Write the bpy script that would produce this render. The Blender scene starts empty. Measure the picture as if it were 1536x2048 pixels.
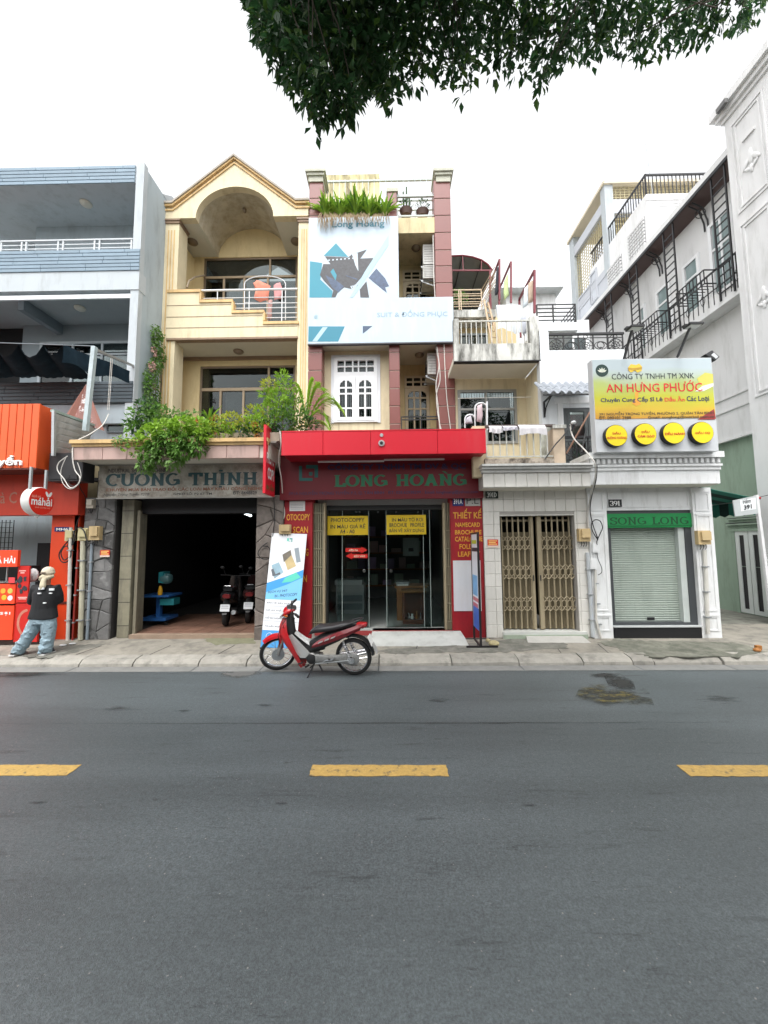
import bpy, math, random
from mathutils import Vector, Matrix, Euler, noise
rnd = random.Random(7)
SC = bpy.context.scene
COL = SC.collection
pi = math.pi

# ------------------------------------------------------------------ camera
F_PX, CAM_H = 769.0, 2.0
def cam_axes(yaw, pitch, roll):
    cy, sy, cp, sp = math.cos(yaw), math.sin(yaw), math.cos(pitch), math.sin(pitch)
    f = Vector((sy*cp, cy*cp, sp)); r = Vector((cy, -sy, 0)); u = r.cross(f)
    return math.cos(roll)*r + math.sin(roll)*u, -math.sin(roll)*r + math.cos(roll)*u, f
CR, CU, CF = cam_axes(math.radians(-0.85), math.radians(4.77), math.radians(-0.46))
cd = bpy.data.cameras.new('camera'); cam = bpy.data.objects.new('camera', cd); COL.objects.link(cam)
cd.sensor_fit = 'VERTICAL'; cd.sensor_height = 36.0; cd.lens = F_PX/2048*36.0
cd.clip_start = 0.05; cd.clip_end = 4000
cam.matrix_world = Matrix(((CR.x, CU.x, -CF.x, 0), (CR.y, CU.y, -CF.y, 0), (CR.z, CU.z, -CF.z, CAM_H), (0, 0, 0, 1)))
SC.camera = cam

# ------------------------------------------------------------------ sky, sun, exposure (bright overcast noon)
SUN_EL, SUN_AZ = math.radians(64), math.radians(190)
w = bpy.data.worlds.new('World'); SC.world = w; w.use_nodes = True
nt = w.node_tree; nt.nodes.clear()
out = nt.nodes.new('ShaderNodeOutputWorld'); bg = nt.nodes.new('ShaderNodeBackground')
sky = nt.nodes.new('ShaderNodeTexSky'); sky.sky_type = 'NISHITA'; sky.sun_disc = False
sky.sun_elevation = SUN_EL; sky.sun_rotation = SUN_AZ; sky.air_density = 1.0; sky.dust_density = 4.0; sky.ozone_density = 1.0
hs = nt.nodes.new('ShaderNodeHueSaturation'); hs.inputs['Saturation'].default_value = 0.07
tc = nt.nodes.new('ShaderNodeTexCoord'); nz = nt.nodes.new('ShaderNodeTexNoise')
nz.inputs['Scale'].default_value = 1.6; nz.inputs['Detail'].default_value = 5; nz.inputs['Roughness'].default_value = 0.55
cr = nt.nodes.new('ShaderNodeMapRange'); cr.inputs['From Min'].default_value = 0.3; cr.inputs['From Max'].default_value = 0.75
cr.inputs['To Min'].default_value = 1.35; cr.inputs['To Max'].default_value = 2.7
mul = nt.nodes.new('ShaderNodeVectorMath'); mul.operation = 'SCALE'
nt.links.new(tc.outputs['Generated'], nz.inputs['Vector']); nt.links.new(nz.outputs['Fac'], cr.inputs['Value'])
nt.links.new(sky.outputs['Color'], hs.inputs['Color']); nt.links.new(hs.outputs['Color'], mul.inputs[0])
nt.links.new(cr.outputs['Result'], mul.inputs['Scale'])
nt.links.new(mul.outputs['Vector'], bg.inputs['Color']); nt.links.new(bg.outputs['Background'], out.inputs['Surface'])
bg.inputs['Strength'].default_value = 0.15
sl = bpy.data.lights.new('sun', 'SUN'); sl.energy = 0.75; sl.angle = math.radians(26); sl.color = (1.0, 0.97, 0.92)
sun = bpy.data.objects.new('sun', sl); COL.objects.link(sun)
sdir = Vector((math.cos(SUN_EL)*math.sin(SUN_AZ), math.cos(SUN_EL)*math.cos(SUN_AZ), math.sin(SUN_EL)))
sun.rotation_euler = (-sdir).to_track_quat('-Z', 'Y').to_euler(); sun.location = (0, -4, 20)
SC.view_settings.view_transform = 'Standard'; SC.view_settings.look = 'None'
SC.view_settings.exposure = 0.68; SC.view_settings.gamma = 1.0
SC.render.engine = 'CYCLES'
try:
    SC.cycles.max_bounces = 6; SC.cycles.transparent_max_bounces = 12
except Exception: pass

# ------------------------------------------------------------------ pixel -> place at a known depth
def ray(px, py): return CR*((px-768)/F_PX) + CU*((1024-py)/F_PX) + CF
def P(px, py, Y): d = ray(px, py); t = Y/d.y; return Vector((d.x*t, Y, CAM_H + d.z*t))
def G(px, py, z=0.0): d = ray(px, py); t = (z-CAM_H)/d.z; return Vector((d.x*t, d.y*t, z))
def A(px, py, X): d = ray(px, py); t = X/d.x; return Vector((X, d.y*t, CAM_H + d.z*t))
def R(a, b, c, d, Y):
    mx, my = (a+c)/2, (b+d)/2
    return P(a, my, Y).x, P(c, my, Y).x, P(mx, d, Y).z, P(mx, b, Y).z      # x0 x1 z0 z1

# ------------------------------------------------------------------ mesh helpers
class MB:
    def __init__(s): s.v = []; s.f = []
    def poly(s, pts):
        n = len(s.v); s.v += [tuple(p) for p in pts]; s.f.append(tuple(range(n, n+len(pts)))); return s
    def box(s, x0, x1, y0, y1, z0, z1):
        if x0 > x1: x0, x1 = x1, x0
        if y0 > y1: y0, y1 = y1, y0
        if z0 > z1: z0, z1 = z1, z0
        n = len(s.v)
        s.v += [(x0,y0,z0),(x1,y0,z0),(x1,y1,z0),(x0,y1,z0),(x0,y0,z1),(x1,y0,z1),(x1,y1,z1),(x0,y1,z1)]
        s.f += [tuple(n+i for i in q) for q in ((0,3,2,1),(4,5,6,7),(0,1,5,4),(1,2,6,5),(2,3,7,6),(3,0,4,7))]
        return s
    def pbox(s, a, b, c, d, y0, y1):                       # image rectangle measured on plane y0, going back to y1
        x0, x1, z0, z1 = R(a, b, c, d, y0); return s.box(x0, x1, y0, y1, z0, z1)
    def prism(s, pts, d):
        n = len(s.v); k = len(pts); d = Vector(d)
        pts = [Vector(p) for p in pts]
        nr = Vector((0,0,0))
        for i in range(k): nr += pts[i].cross(pts[(i+1) % k])
        if nr.dot(d) > 0: pts = pts[::-1]
        s.v += [tuple(p) for p in pts] + [tuple(p+d) for p in pts]
        s.f.append(tuple(range(n, n+k))); s.f.append(tuple(range(n+2*k-1, n+k-1, -1)))
        for i in range(k):
            j = (i+1) % k; s.f.append((n+j, n+i, n+k+i, n+k+j))
        return s
    def tube(s, pts, r, n=6, caps=True, closed=False):
        pts = [Vector(p) for p in pts]; m = len(pts)
        rs = r if isinstance(r, (list, tuple)) else [r]*m
        b = len(s.v); prev = None
        for i, p in enumerate(pts):
            if closed: t = pts[(i+1) % m]-pts[i-1]
            else: t = pts[min(i+1, m-1)]-pts[max(i-1, 0)]
            if t.length < 1e-9: t = Vector((0,0,1))
            t.normalize()
            if prev is None:
                a = Vector((0,0,1)) if abs(t.z) < .9 else Vector((1,0,0)); u = t.cross(a).normalized()
            else:
                u = (prev - t*prev.dot(t))
                u = u.normalized() if u.length > 1e-6 else t.orthogonal().normalized()
            prev = u; v = t.cross(u)
            for k in range(n):
                q = p + rs[i]*(math.cos(2*pi*k/n)*u + math.sin(2*pi*k/n)*v); s.v.append(tuple(q))
        for i in range(m if closed else m-1):
            i2 = (i+1) % m
            for k in range(n):
                k2 = (k+1) % n; s.f.append((b+i*n+k, b+i*n+k2, b+i2*n+k2, b+i2*n+k))
        if caps and not closed:
            s.f.append(tuple(b+k for k in range(n-1, -1, -1))); s.f.append(tuple(b+(m-1)*n+k for k in range(n)))
        return s
    def bar(s, p, q, wd, dp=None):                         # square bar between two points
        p, q = Vector(p), Vector(q); t = (q-p).normalized(); dp = dp or wd
        a = Vector((0,1,0)) if abs(t.y) < .9 else Vector((0,0,1))
        u = t.cross(a).normalized(); v = t.cross(u).normalized()
        return s.prism([p+u*wd/2+v*dp/2, p-u*wd/2+v*dp/2, p-u*wd/2-v*dp/2, p+u*wd/2-v*dp/2], q-p)
    def lathe(s, prof, c, ax='Z', n=20):                   # prof = (radius, height) along axis
        b = len(s.v); c = Vector(c)
        for (r, h) in prof:
            for k in range(n):
                x, y = r*math.cos(2*pi*k/n), r*math.sin(2*pi*k/n)
                q = {'Z': (x, y, h), 'Y': (x, h, -y), 'X': (h, x, y)}[ax]; s.v.append(tuple(c+Vector(q)))
        for i in range(len(prof)-1):
            for k in range(n):
                k2 = (k+1) % n; s.f.append((b+i*n+k, b+i*n+k2, b+(i+1)*n+k2, b+(i+1)*n+k))
        s.f.append(tuple(b+k for k in range(n-1, -1, -1))); s.f.append(tuple(b+(len(prof)-1)*n+k for k in range(n)))
        return s
    def blob(s, c, rad, n=10, m=7, rot=None):
        b = len(s.v); c = Vector(c); rot = rot or Matrix.Identity(3)
        for i in range(m+1):
            th = pi*i/m
            for k in range(n):
                ph = 2*pi*k/n
                s.v.append(tuple(c + rot @ Vector((rad[0]*math.sin(th)*math.cos(ph), rad[1]*math.sin(th)*math.sin(ph), rad[2]*math.cos(th)))))
        for i in range(m):
            for k in range(n):
                k2 = (k+1) % n; s.f.append((b+i*n+k, b+(i+1)*n+k, b+(i+1)*n+k2, b+i*n+k2))
        return s
    def loft(s, rings, closed_ring=True, caps=True):
        b = len(s.v); n = len(rings[0])
        for rg in rings: s.v += [tuple(p) for p in rg]
        for i in range(len(rings)-1):
            for k in range(n if closed_ring else n-1):
                k2 = (k+1) % n; s.f.append((b+i*n+k, b+i*n+k2, b+(i+1)*n+k2, b+(i+1)*n+k))
        if caps and closed_ring:
            s.f.append(tuple(b+k for k in range(n-1, -1, -1))); s.f.append(tuple(b+(len(rings)-1)*n+k for k in range(n)))
        return s
    def mesh(s, name, smooth=False, ang=35):
        me = bpy.data.meshes.new(name); me.from_pydata(s.v, [], s.f); me.update()
        if smooth:
            me.polygons.foreach_set('use_smooth', [True]*len(me.polygons))
            me.set_sharp_from_angle(angle=math.radians(ang))
        return me
    def build(s, name, mat, parent=None, smooth=False, kind=None, label=None, ang=35):
        return link(name, s.mesh(name, smooth, ang), mat, parent, kind, label)

def link(name, me, mat, parent=None, kind=None, label=None, loc=None):
    o = bpy.data.objects.new(name, me); COL.objects.link(o)
    if mat is not None and me is not None and len(me.materials) == 0: me.materials.append(mat)
    if parent is not None: adopt(o, parent)
    if loc is not None: o.location = loc
    if kind: o['kind'] = kind
    if label: o['label'] = label
    return o
def world_loc(o):
    v = Vector(o.location)
    return v
def adopt(o, parent):
    o.parent = parent
    if 'wl' in LOCAL.get(parent.name, ''): return           # parts built in the thing's own coordinates
    o.matrix_parent_inverse = INV.get(parent.name, Matrix.Identity(4))
LOCAL, INV = {}, {}
def thing(name, label, cat, loc=(0,0,0), group=None, local=False, rot=None):
    o = bpy.data.objects.new(name, None); COL.objects.link(o); o.empty_display_size = .1
    o.location = loc; o['label'] = label; o['category'] = cat
    if rot is not None: o.rotation_euler = rot
    if group: o['group'] = group
    if local: LOCAL[o.name] = 'wl'
    else: INV[o.name] = Matrix.Translation(-Vector(loc))
    return o
def tag(o, label, cat, group=None):
    o['label'] = label; o['category'] = cat
    if group: o['group'] = group
    return o
def structure(o): o['kind'] = 'structure'; return o
_pm = {}
def piece(name, parent, mat, x, y, z, wx, wy, wz, q=.01, label=None):
    """box piece with a small chamfer, sharing mesh data between alike sizes; (x,y,z) is its centre"""
    key = (name, mat.name, round(wx/q), round(wy/q), round(wz/q)); me = _pm.get(key)
    if me is None:
        c = min(.006, .2*min(wx, wz)); hx, hz = wx/2, wz/2; m = MB()
        fr = [(-hx+c, -wy/2, -hz+c), (hx-c, -wy/2, -hz+c), (hx-c, -wy/2, hz-c), (-hx+c, -wy/2, hz-c)]
        md = [(-hx, -wy/2+c, -hz), (hx, -wy/2+c, -hz), (hx, -wy/2+c, hz), (-hx, -wy/2+c, hz)]
        bk = [(-hx, wy/2, -hz), (hx, wy/2, -hz), (hx, wy/2, hz), (-hx, wy/2, hz)]
        m.loft([bk, md, fr]); me = m.mesh(name); me.materials.append(mat); _pm[key] = me
    return link(name, me, None, parent, None, label, (x, y, z))

# ------------------------------------------------------------------ materials
def srgb(r, g, b):
    f = lambda c: (c/255/12.92) if c/255 <= .04045 else ((c/255+.055)/1.055)**2.4
    return (f(r), f(g), f(b))
_mats = {}
def M(name, col, rough=.75, var=.10, scale=3.0, bump=0.0, bscale=60, metal=0.0, dirt=None, damt=0.0, streak=True,
      objvar=0.0, spec=.5, coat=0.0, emit=0.0, trans=0.0, dlo=.5, dhi=.72, bdist=.01, dsc=2.2):
    if name in _mats: return _mats[name]
    m = bpy.data.materials.new(name); m.use_nodes = True; nt = m.node_tree; N, L = nt.nodes, nt.links
    b = N['Principled BSDF']; b.inputs['Roughness'].default_value = rough; b.inputs['Metallic'].default_value = metal
    b.inputs['Specular IOR Level'].default_value = spec; b.inputs['Coat Weight'].default_value = coat
    tc = N.new('ShaderNodeTexCoord'); n1 = N.new('ShaderNodeTexNoise')
    n1.inputs['Scale'].default_value = scale; n1.inputs['Detail'].default_value = 6; n1.inputs['Roughness'].default_value = .62
    geo = N.new('ShaderNodeNewGeometry')
    L.new(geo.outputs['Position'], n1.inputs['Vector'])
    mr = N.new('ShaderNodeMapRange'); mr.inputs['From Min'].default_value = .25; mr.inputs['From Max'].default_value = .75
    mr.inputs['To Min'].default_value = 1-var; mr.inputs['To Max'].default_value = 1+var*.6
    L.new(n1.outputs['Fac'], mr.inputs['Value'])
    val = mr.outputs['Result']
    if objvar:
        oi = N.new('ShaderNodeObjectInfo'); m2 = N.new('ShaderNodeMapRange')
        m2.inputs['To Min'].default_value = 1-objvar; m2.inputs['To Max'].default_value = 1+objvar*.7
        L.new(oi.outputs['Random'], m2.inputs['Value'])
        mm = N.new('ShaderNodeMath'); mm.operation = 'MULTIPLY'; L.new(val, mm.inputs[0]); L.new(m2.outputs['Result'], mm.inputs[1]); val = mm.outputs[0]
    vs = N.new('ShaderNodeVectorMath'); vs.operation = 'SCALE'; vs.inputs[0].default_value = col[:3]; L.new(val, vs.inputs['Scale'])
    c = vs.outputs['Vector']
    if dirt:
        mp = N.new('ShaderNodeMapping'); mp.inputs['Scale'].default_value = (2.4, 2.4, .5) if streak else (dsc, dsc, dsc)
        L.new(geo.outputs['Position'], mp.inputs['Vector'])
        n2 = N.new('ShaderNodeTexNoise'); n2.inputs['Scale'].default_value = 1.7; n2.inputs['Detail'].default_value = 9; n2.inputs['Roughness'].default_value = .68
        L.new(mp.outputs['Vector'], n2.inputs['Vector'])
        r2 = N.new('ShaderNodeMapRange'); r2.inputs['From Min'].default_value = dlo; r2.inputs['From Max'].default_value = dhi
        r2.inputs['To Max'].default_value = damt; L.new(n2.outputs['Fac'], r2.inputs['Value'])
        mx = N.new('ShaderNodeMix'); mx.data_type = 'RGBA'; L.new(r2.outputs['Result'], mx.inputs['Factor'])
        L.new(c, mx.inputs['A']); mx.inputs['B'].default_value = (*dirt[:3], 1); c = mx.outputs['Result']
    L.new(c, b.inputs['Base Color'])
    if bump:
        n3 = N.new('ShaderNodeTexNoise'); n3.inputs['Scale'].default_value = bscale; n3.inputs['Detail'].default_value = 4
        L.new(geo.outputs['Position'], n3.inputs['Vector'])
        bp = N.new('ShaderNodeBump'); bp.inputs['Strength'].default_value = bump; bp.inputs['Distance'].default_value = bdist
        L.new(n3.outputs['Fac'], bp.inputs['Height']); L.new(bp.outputs['Normal'], b.inputs['Normal'])
    if emit:
        b.inputs['Emission Color'].default_value = (*col[:3], 1); b.inputs['Emission Strength'].default_value = emit
    if trans:
        tr = N.new('ShaderNodeBsdfTranslucent'); L.new(c, tr.inputs['Color']); ms = N.new('ShaderNodeMixShader'); ms.inputs[0].default_value = trans
        L.new(b.outputs[0], ms.inputs[1]); L.new(tr.outputs[0], ms.inputs[2]); L.new(ms.outputs[0], N['Material Output'].inputs['Surface'])
    _mats[name] = m; return m
def glass(name, tint=(.75,.8,.8), refl=.10, rough=.0):
    if name in _mats: return _mats[name]
    m = bpy.data.materials.new(name); m.use_nodes = True; N, L = m.node_tree.nodes, m.node_tree.links
    N.remove(N['Principled BSDF']); t = N.new('ShaderNodeBsdfTransparent'); t.inputs['Color'].default_value = (*tint, 1)
    g = N.new('ShaderNodeBsdfGlossy'); g.inputs['Roughness'].default_value = rough; g.inputs['Color'].default_value = (.9,.95,.95,1)
    lw = N.new('ShaderNodeLayerWeight'); lw.inputs['Blend'].default_value = refl
    ms = N.new('ShaderNodeMixShader'); L.new(lw.outputs['Fresnel'], ms.inputs[0]); L.new(t.outputs[0], ms.inputs[1]); L.new(g.outputs[0], ms.inputs[2])
    L.new(ms.outputs[0], N['Material Output'].inputs['Surface']); _mats[name] = m; return m
def flat(r, g, b, rough=.55, var=.03, **k): return M('print_%d_%d_%d' % (r, g, b), srgb(r, g, b), rough, var, **k)

GRIME = (.05, .05, .045)
WHITE = M('white_paint', (.78,.79,.79), .6, .06, 2, .1, 40, dirt=(.28,.27,.24), damt=.5)
WHITE2 = M('cool_white_paint', (.72,.75,.77), .6, .06, 1.5, .08, 40, dirt=(.36,.36,.35), damt=.45)
DIRTYW = M('mouldy_white_paint', (.60,.60,.56), .85, .15, 4, .3, 50, dirt=(.06,.06,.05), damt=.95, dlo=.43, dhi=.62)
YEL = M('cream_yellow_paint', (.68,.59,.40), .75, .08, 2, .1, 40, dirt=(.36,.28,.15), damt=.5)
YELB = M('butter_wall_paint', (.68,.55,.31), .75, .08, 2, .1, 40, dirt=(.35,.24,.09), damt=.4)
YTRIM = M('ochre_trim_paint', (.62,.42,.19), .65, .08, 4, dirt=(.12,.08,.04), damt=.5)
BTRIM = M('brown_trim_paint', (.24,.16,.10), .6, .08, 4, dirt=GRIME, damt=.4)
CEIL = M('ceiling_plaster', (.62,.60,.52), .85, .06, 2)
VAULT = M('stained_vault_plaster', (.52,.47,.36), .85, .14, 2.2, .1, 30, dirt=(.28,.21,.12), damt=.6, streak=False, dlo=.42, dhi=.65)
GREY = M('grey_blue_paint', (.36,.42,.455), .7, .06, 1.5, .08, 40, dirt=(.20,.22,.235), damt=.55)
LGREY = M('light_grey_paint', (.43,.47,.495), .7, .06, 1.5, .05, 40, dirt=(.24,.25,.25), damt=.5)
DGREY = M('dark_grey_paint', (.16,.19,.21), .7, .08, 2)
PLANK = M('blue_plank', (.20,.275,.34), .6, .10, 6, .1, 80, objvar=.09)
DPLANK = M('slate_plank', (.055,.075,.09), .6, .12, 6, objvar=.12)
BLACK = M('black_metal', (.012,.012,.014), .45, .1, 8)
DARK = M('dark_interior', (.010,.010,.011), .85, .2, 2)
STEEL = M('galvanised_steel', (.42,.44,.45), .42, .12, 8, metal=.55)
RAILW = M('white_rail_paint', (.70,.72,.74), .4, .06, 5)
BEIGEM = M('beige_gate_metal', (.36,.30,.195), .5, .12, 8, dirt=(.12,.09,.05), damt=.5)
ORANGE = M('orange_sheet', (.74,.10,.018), .5, .08, 3, objvar=.04)
RED = M('red_sheet', (.62,.003,.02), .5, .06, 1.2, dirt=(.55,.05,.06), damt=.5, dlo=.5, dhi=.8)
DRED = M('red_board', (.34,.008,.016), .5, .1, 2, dirt=(.12,.01,.012), damt=.5)
REDM = M('maroon_paint', (.17,.018,.03), .5, .12, 5)
TILEP = M('plum_tile', (.20,.068,.058), .35, .07, 5, objvar=.10)
TILEW = M('white_wall_tile', (.74,.72,.67), .3, .04, 3, objvar=.05, dirt=(.42,.40,.36), damt=.35)
GROUT = M('grout', (.40,.38,.35), .9, .1)
GROUTL = M('pale_grout', (.66,.58,.50), .9, .1)
WOODG = M('door_cream', (.62,.52,.36), .6, .08, 6)
WWIN = M('white_window_paint', (.80,.81,.82), .45, .04, 4)
BRWN = M('bronze_frame', (.20,.15,.10), .45, .1, 6, metal=.2)
GLS = glass('window_glass', (.5,.54,.54), .30)
GLSC = glass('shop_glass', (.80,.86,.85), .24)
CURT = M('pale_curtain', (.50,.50,.52), .9, .18, 9)
CONC = M('concrete', (.36,.35,.32), .9, .2, 3, .5, 70, dirt=(.10,.10,.085), damt=.75, streak=False, dlo=.5, dhi=.7)
KERBM = M('kerb_concrete', (.31,.295,.26), .9, .25, 6, .5, 80, objvar=.10, dirt=(.10,.10,.09), damt=.7, streak=False, dlo=.5, dhi=.7)
STONE = M('cut_stone', (.17,.168,.165), .8, .3, 9, .9, 22, objvar=.5, dirt=(.42,.42,.41), damt=.55, streak=False, dlo=.55, dhi=.72)
STONEW = M('brown_grey_stone', (.20,.17,.15), .8, .3, 9, .9, 22, objvar=.35, dirt=(.07,.06,.055), damt=.6, streak=False)
MORTAR = M('dark_mortar', (.045,.042,.04), .9, .2, 8)
CHROME = M('chrome', (.75,.75,.76), .15, .05, metal=1.0)
RUBBER = M('rubber', (.014,.014,.014), .8, .2, 20)
WIREB = M('black_cable', (.015,.015,.016), .6, .1)
WIREW = M('pale_cable', (.62,.60,.56), .6, .1)
METER = M('meter_box_plastic', (.56,.42,.22), .55, .1, 8, dirt=(.2,.14,.07), damt=.4)

# ------------------------------------------------------------------ lettering
_tx = {}
def text_mesh(s, bold, depth):
    k = (s, bold, depth)
    if k not in _tx:
        c = bpy.data.curves.new('lettering', 'FONT'); c.body = s; c.size = 1; c.resolution_u = 2
        c.offset = bold; c.extrude = .5 if depth else 0
        o = bpy.data.objects.new('lettering', c); me = bpy.data.meshes.new_from_object(o)
        vs = [tuple(v.co) for v in me.vertices]; fs = [tuple(p.vertices) for p in me.polygons]
        bpy.data.objects.remove(o); bpy.data.curves.remove(c); bpy.data.meshes.remove(me); _tx[k] = (vs, fs)
    return _tx[k]
def text_on(s, org, ux, uz, width, height, mat, parent, bold=.012, depth=.0, name='lettering', slant=0, lift=.004):
    """lettering fitted into the rectangle org + a*ux*width + b*uz*height"""
    vs, fs = text_mesh(s, bold, depth)
    x0 = min(v[0] for v in vs); x1 = max(v[0] for v in vs); y0 = min(v[1] for v in vs); y1 = max(v[1] for v in vs)
    ux, uz, org = Vector(ux).normalized(), Vector(uz).normalized(), Vector(org); nn = ux.cross(uz).normalized()
    mb = MB()
    for v in vs:
        a = (v[0]-x0)/(x1-x0); b = (v[1]-y0)/(y1-y0)
        mb.v.append(tuple(org + ux*(a*width + slant*b*height) + uz*(b*height) + nn*(lift + (v[2]+.5)*depth if depth else lift)))
    mb.f = list(fs)
    return mb.build(name, mat, parent)
def text(s, a, b, c, d, Y, mat, parent, bold=.012, depth=0.0, **k):
    """lettering in the image rectangle (a,b)-(c,d) on the plane Y, facing the street"""
    x0, x1, z0, z1 = R(a, b, c, d, Y)
    return text_on(s, (x0, Y, z0), (1,0,0), (0,0,1), x1-x0, z1-z0, mat, parent, bold, depth, **k)
SLAB = {  # slab-serif capitals: width, straight strokes, arcs (cx,cy,rx,ry,a0,a1), serif feet (x,y,half width)
 'L': (.8, [(.22,0,.22,1),(.22,.06,.74,.06),(.72,0,.72,.3)], [], [(.22,.97,.2),(.22,.03,.2)]),
 'O': (.95, [], [(.47,.5,.37,.45,0,360)], []),
 'N': (1.0, [(.24,0,.24,1),(.24,.95,.76,.05),(.76,0,.76,1)], [], [(.24,.03,.18),(.2,.97,.18),(.76,.97,.18)]),
 'G': (.95, [(.5,.44,.88,.44),(.8,.44,.8,.1)], [(.47,.5,.37,.45,50,330)], []),
 'C': (.9, [(.8,.66,.8,.95)], [(.47,.5,.37,.45,50,310)], []),
 'H': (1.0, [(.24,0,.24,1),(.76,0,.76,1),(.24,.5,.76,.5)], [], [(.24,.03,.18),(.24,.97,.18),(.76,.03,.18),(.76,.97,.18)]),
 'A': (1.0, [(.2,0,.5,1),(.5,1,.8,0),(.32,.34,.68,.34)], [], [(.2,.03,.17),(.8,.03,.17),(.45,.97,.12)]),
 'U': (.95, [(.2,.35,.2,1),(.76,.35,.76,1)], [(.48,.36,.28,.31,180,360)], [(.2,.97,.17),(.76,.97,.17)]),
 'T': (.9, [(.45,0,.45,1),(.1,.94,.8,.94),(.1,.7,.1,1),(.8,.7,.8,1)], [], [(.45,.03,.2)]),
 'I': (.5, [(.25,0,.25,1)], [], [(.25,.03,.2),(.25,.97,.2)]),
 'S': (.8, [(.68,.7,.68,.96),(.12,.04,.12,.3)], [(.4,.74,.27,.21,40,270),(.4,.27,.29,.22,-140,90)], []),
 'D': (.95, [(.22,0,.22,1)], [(.3,.5,.5,.45,-90,90)], [(.22,.03,.2),(.22,.97,.2)]),
 '3': (.75, [], [(.36,.74,.27,.22,-90,160),(.36,.27,.3,.24,-160,90)], []),
 '9': (.75, [], [(.37,.68,.27,.27,0,360),(.2,.6,.46,.55,-75,15)], []),
 '1': (.55, [(.28,0,.28,1),(.28,.95,.1,.8)], [], [(.28,.03,.2)]), ' ': (.5, [], [], [])}
def slab_text(s, a, b, c, d, Y, mat, parent, th=.17, depth=.004, marks=()):
    x0, x1, z0, z1 = R(a, b, c, d, Y); tot = sum(SLAB[ch][0] for ch in s); sx = (x1-x0)/tot; sz = z1-z0
    mb = MB(); k = 0; off = 0
    def quad(pts):
        nonlocal k; k += 1; y = Y-.002-.0003*(k % 9)
        mb.prism([(x0+(off+p[0])*sx, y, z0+p[1]*sz) for p in pts], (0, depth, 0))
    def stroke(p, q, t):
        dx, dy = q[0]-p[0], q[1]-p[1]; l = math.hypot(dx, dy) or 1; nx, ny = -dy/l*t/2, dx/l*t/2
        quad([(p[0]+nx, p[1]+ny), (q[0]+nx, q[1]+ny), (q[0]-nx, q[1]-ny), (p[0]-nx, p[1]-ny)])
    for ch in s:
        wd, st, ar, sf = SLAB[ch]
        for q in st: stroke(q[:2], q[2:], th if abs(q[0]-q[2]) < .35 else th*.7)
        for (cx, cy, rx, ry, a0, a1) in ar:
            n = max(6, int((a1-a0)/22)); pr = None
            for i in range(n+1):
                an = math.radians(a0+(a1-a0)*i/n); tx = th*(.55+.45*abs(math.cos(an)))/2
                pt = ((cx+(rx+tx)*math.cos(an), cy+(ry+tx*.8)*math.sin(an)), (cx+(rx-tx)*math.cos(an), cy+(ry-tx*.8)*math.sin(an)))
                if pr: quad([pr[0], pt[0], pt[1], pr[1]])
                pr = pt
        for (x, y, hw) in sf: quad([(x-hw, y-.035), (x+hw, y-.035), (x+hw, y+.035), (x-hw, y+.035)])
        off += wd
    for (u, v, q) in marks:                                # accents: polygons in letter units
        off = u; quad([(p[0], v+p[1]) for p in q])
    return mb.build('lettering', mat, parent)
def print_poly(pts, Y, mat, parent, name='print', lift=.003):
    return MB().prism([P(x, y, Y-lift) for x, y in pts], (0, .002, 0)).build(name, mat, parent)
def disc(mb, c, r, ax, h, n=24): return mb.lathe([(r, 0), (r, h)], c, ax, n)
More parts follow.
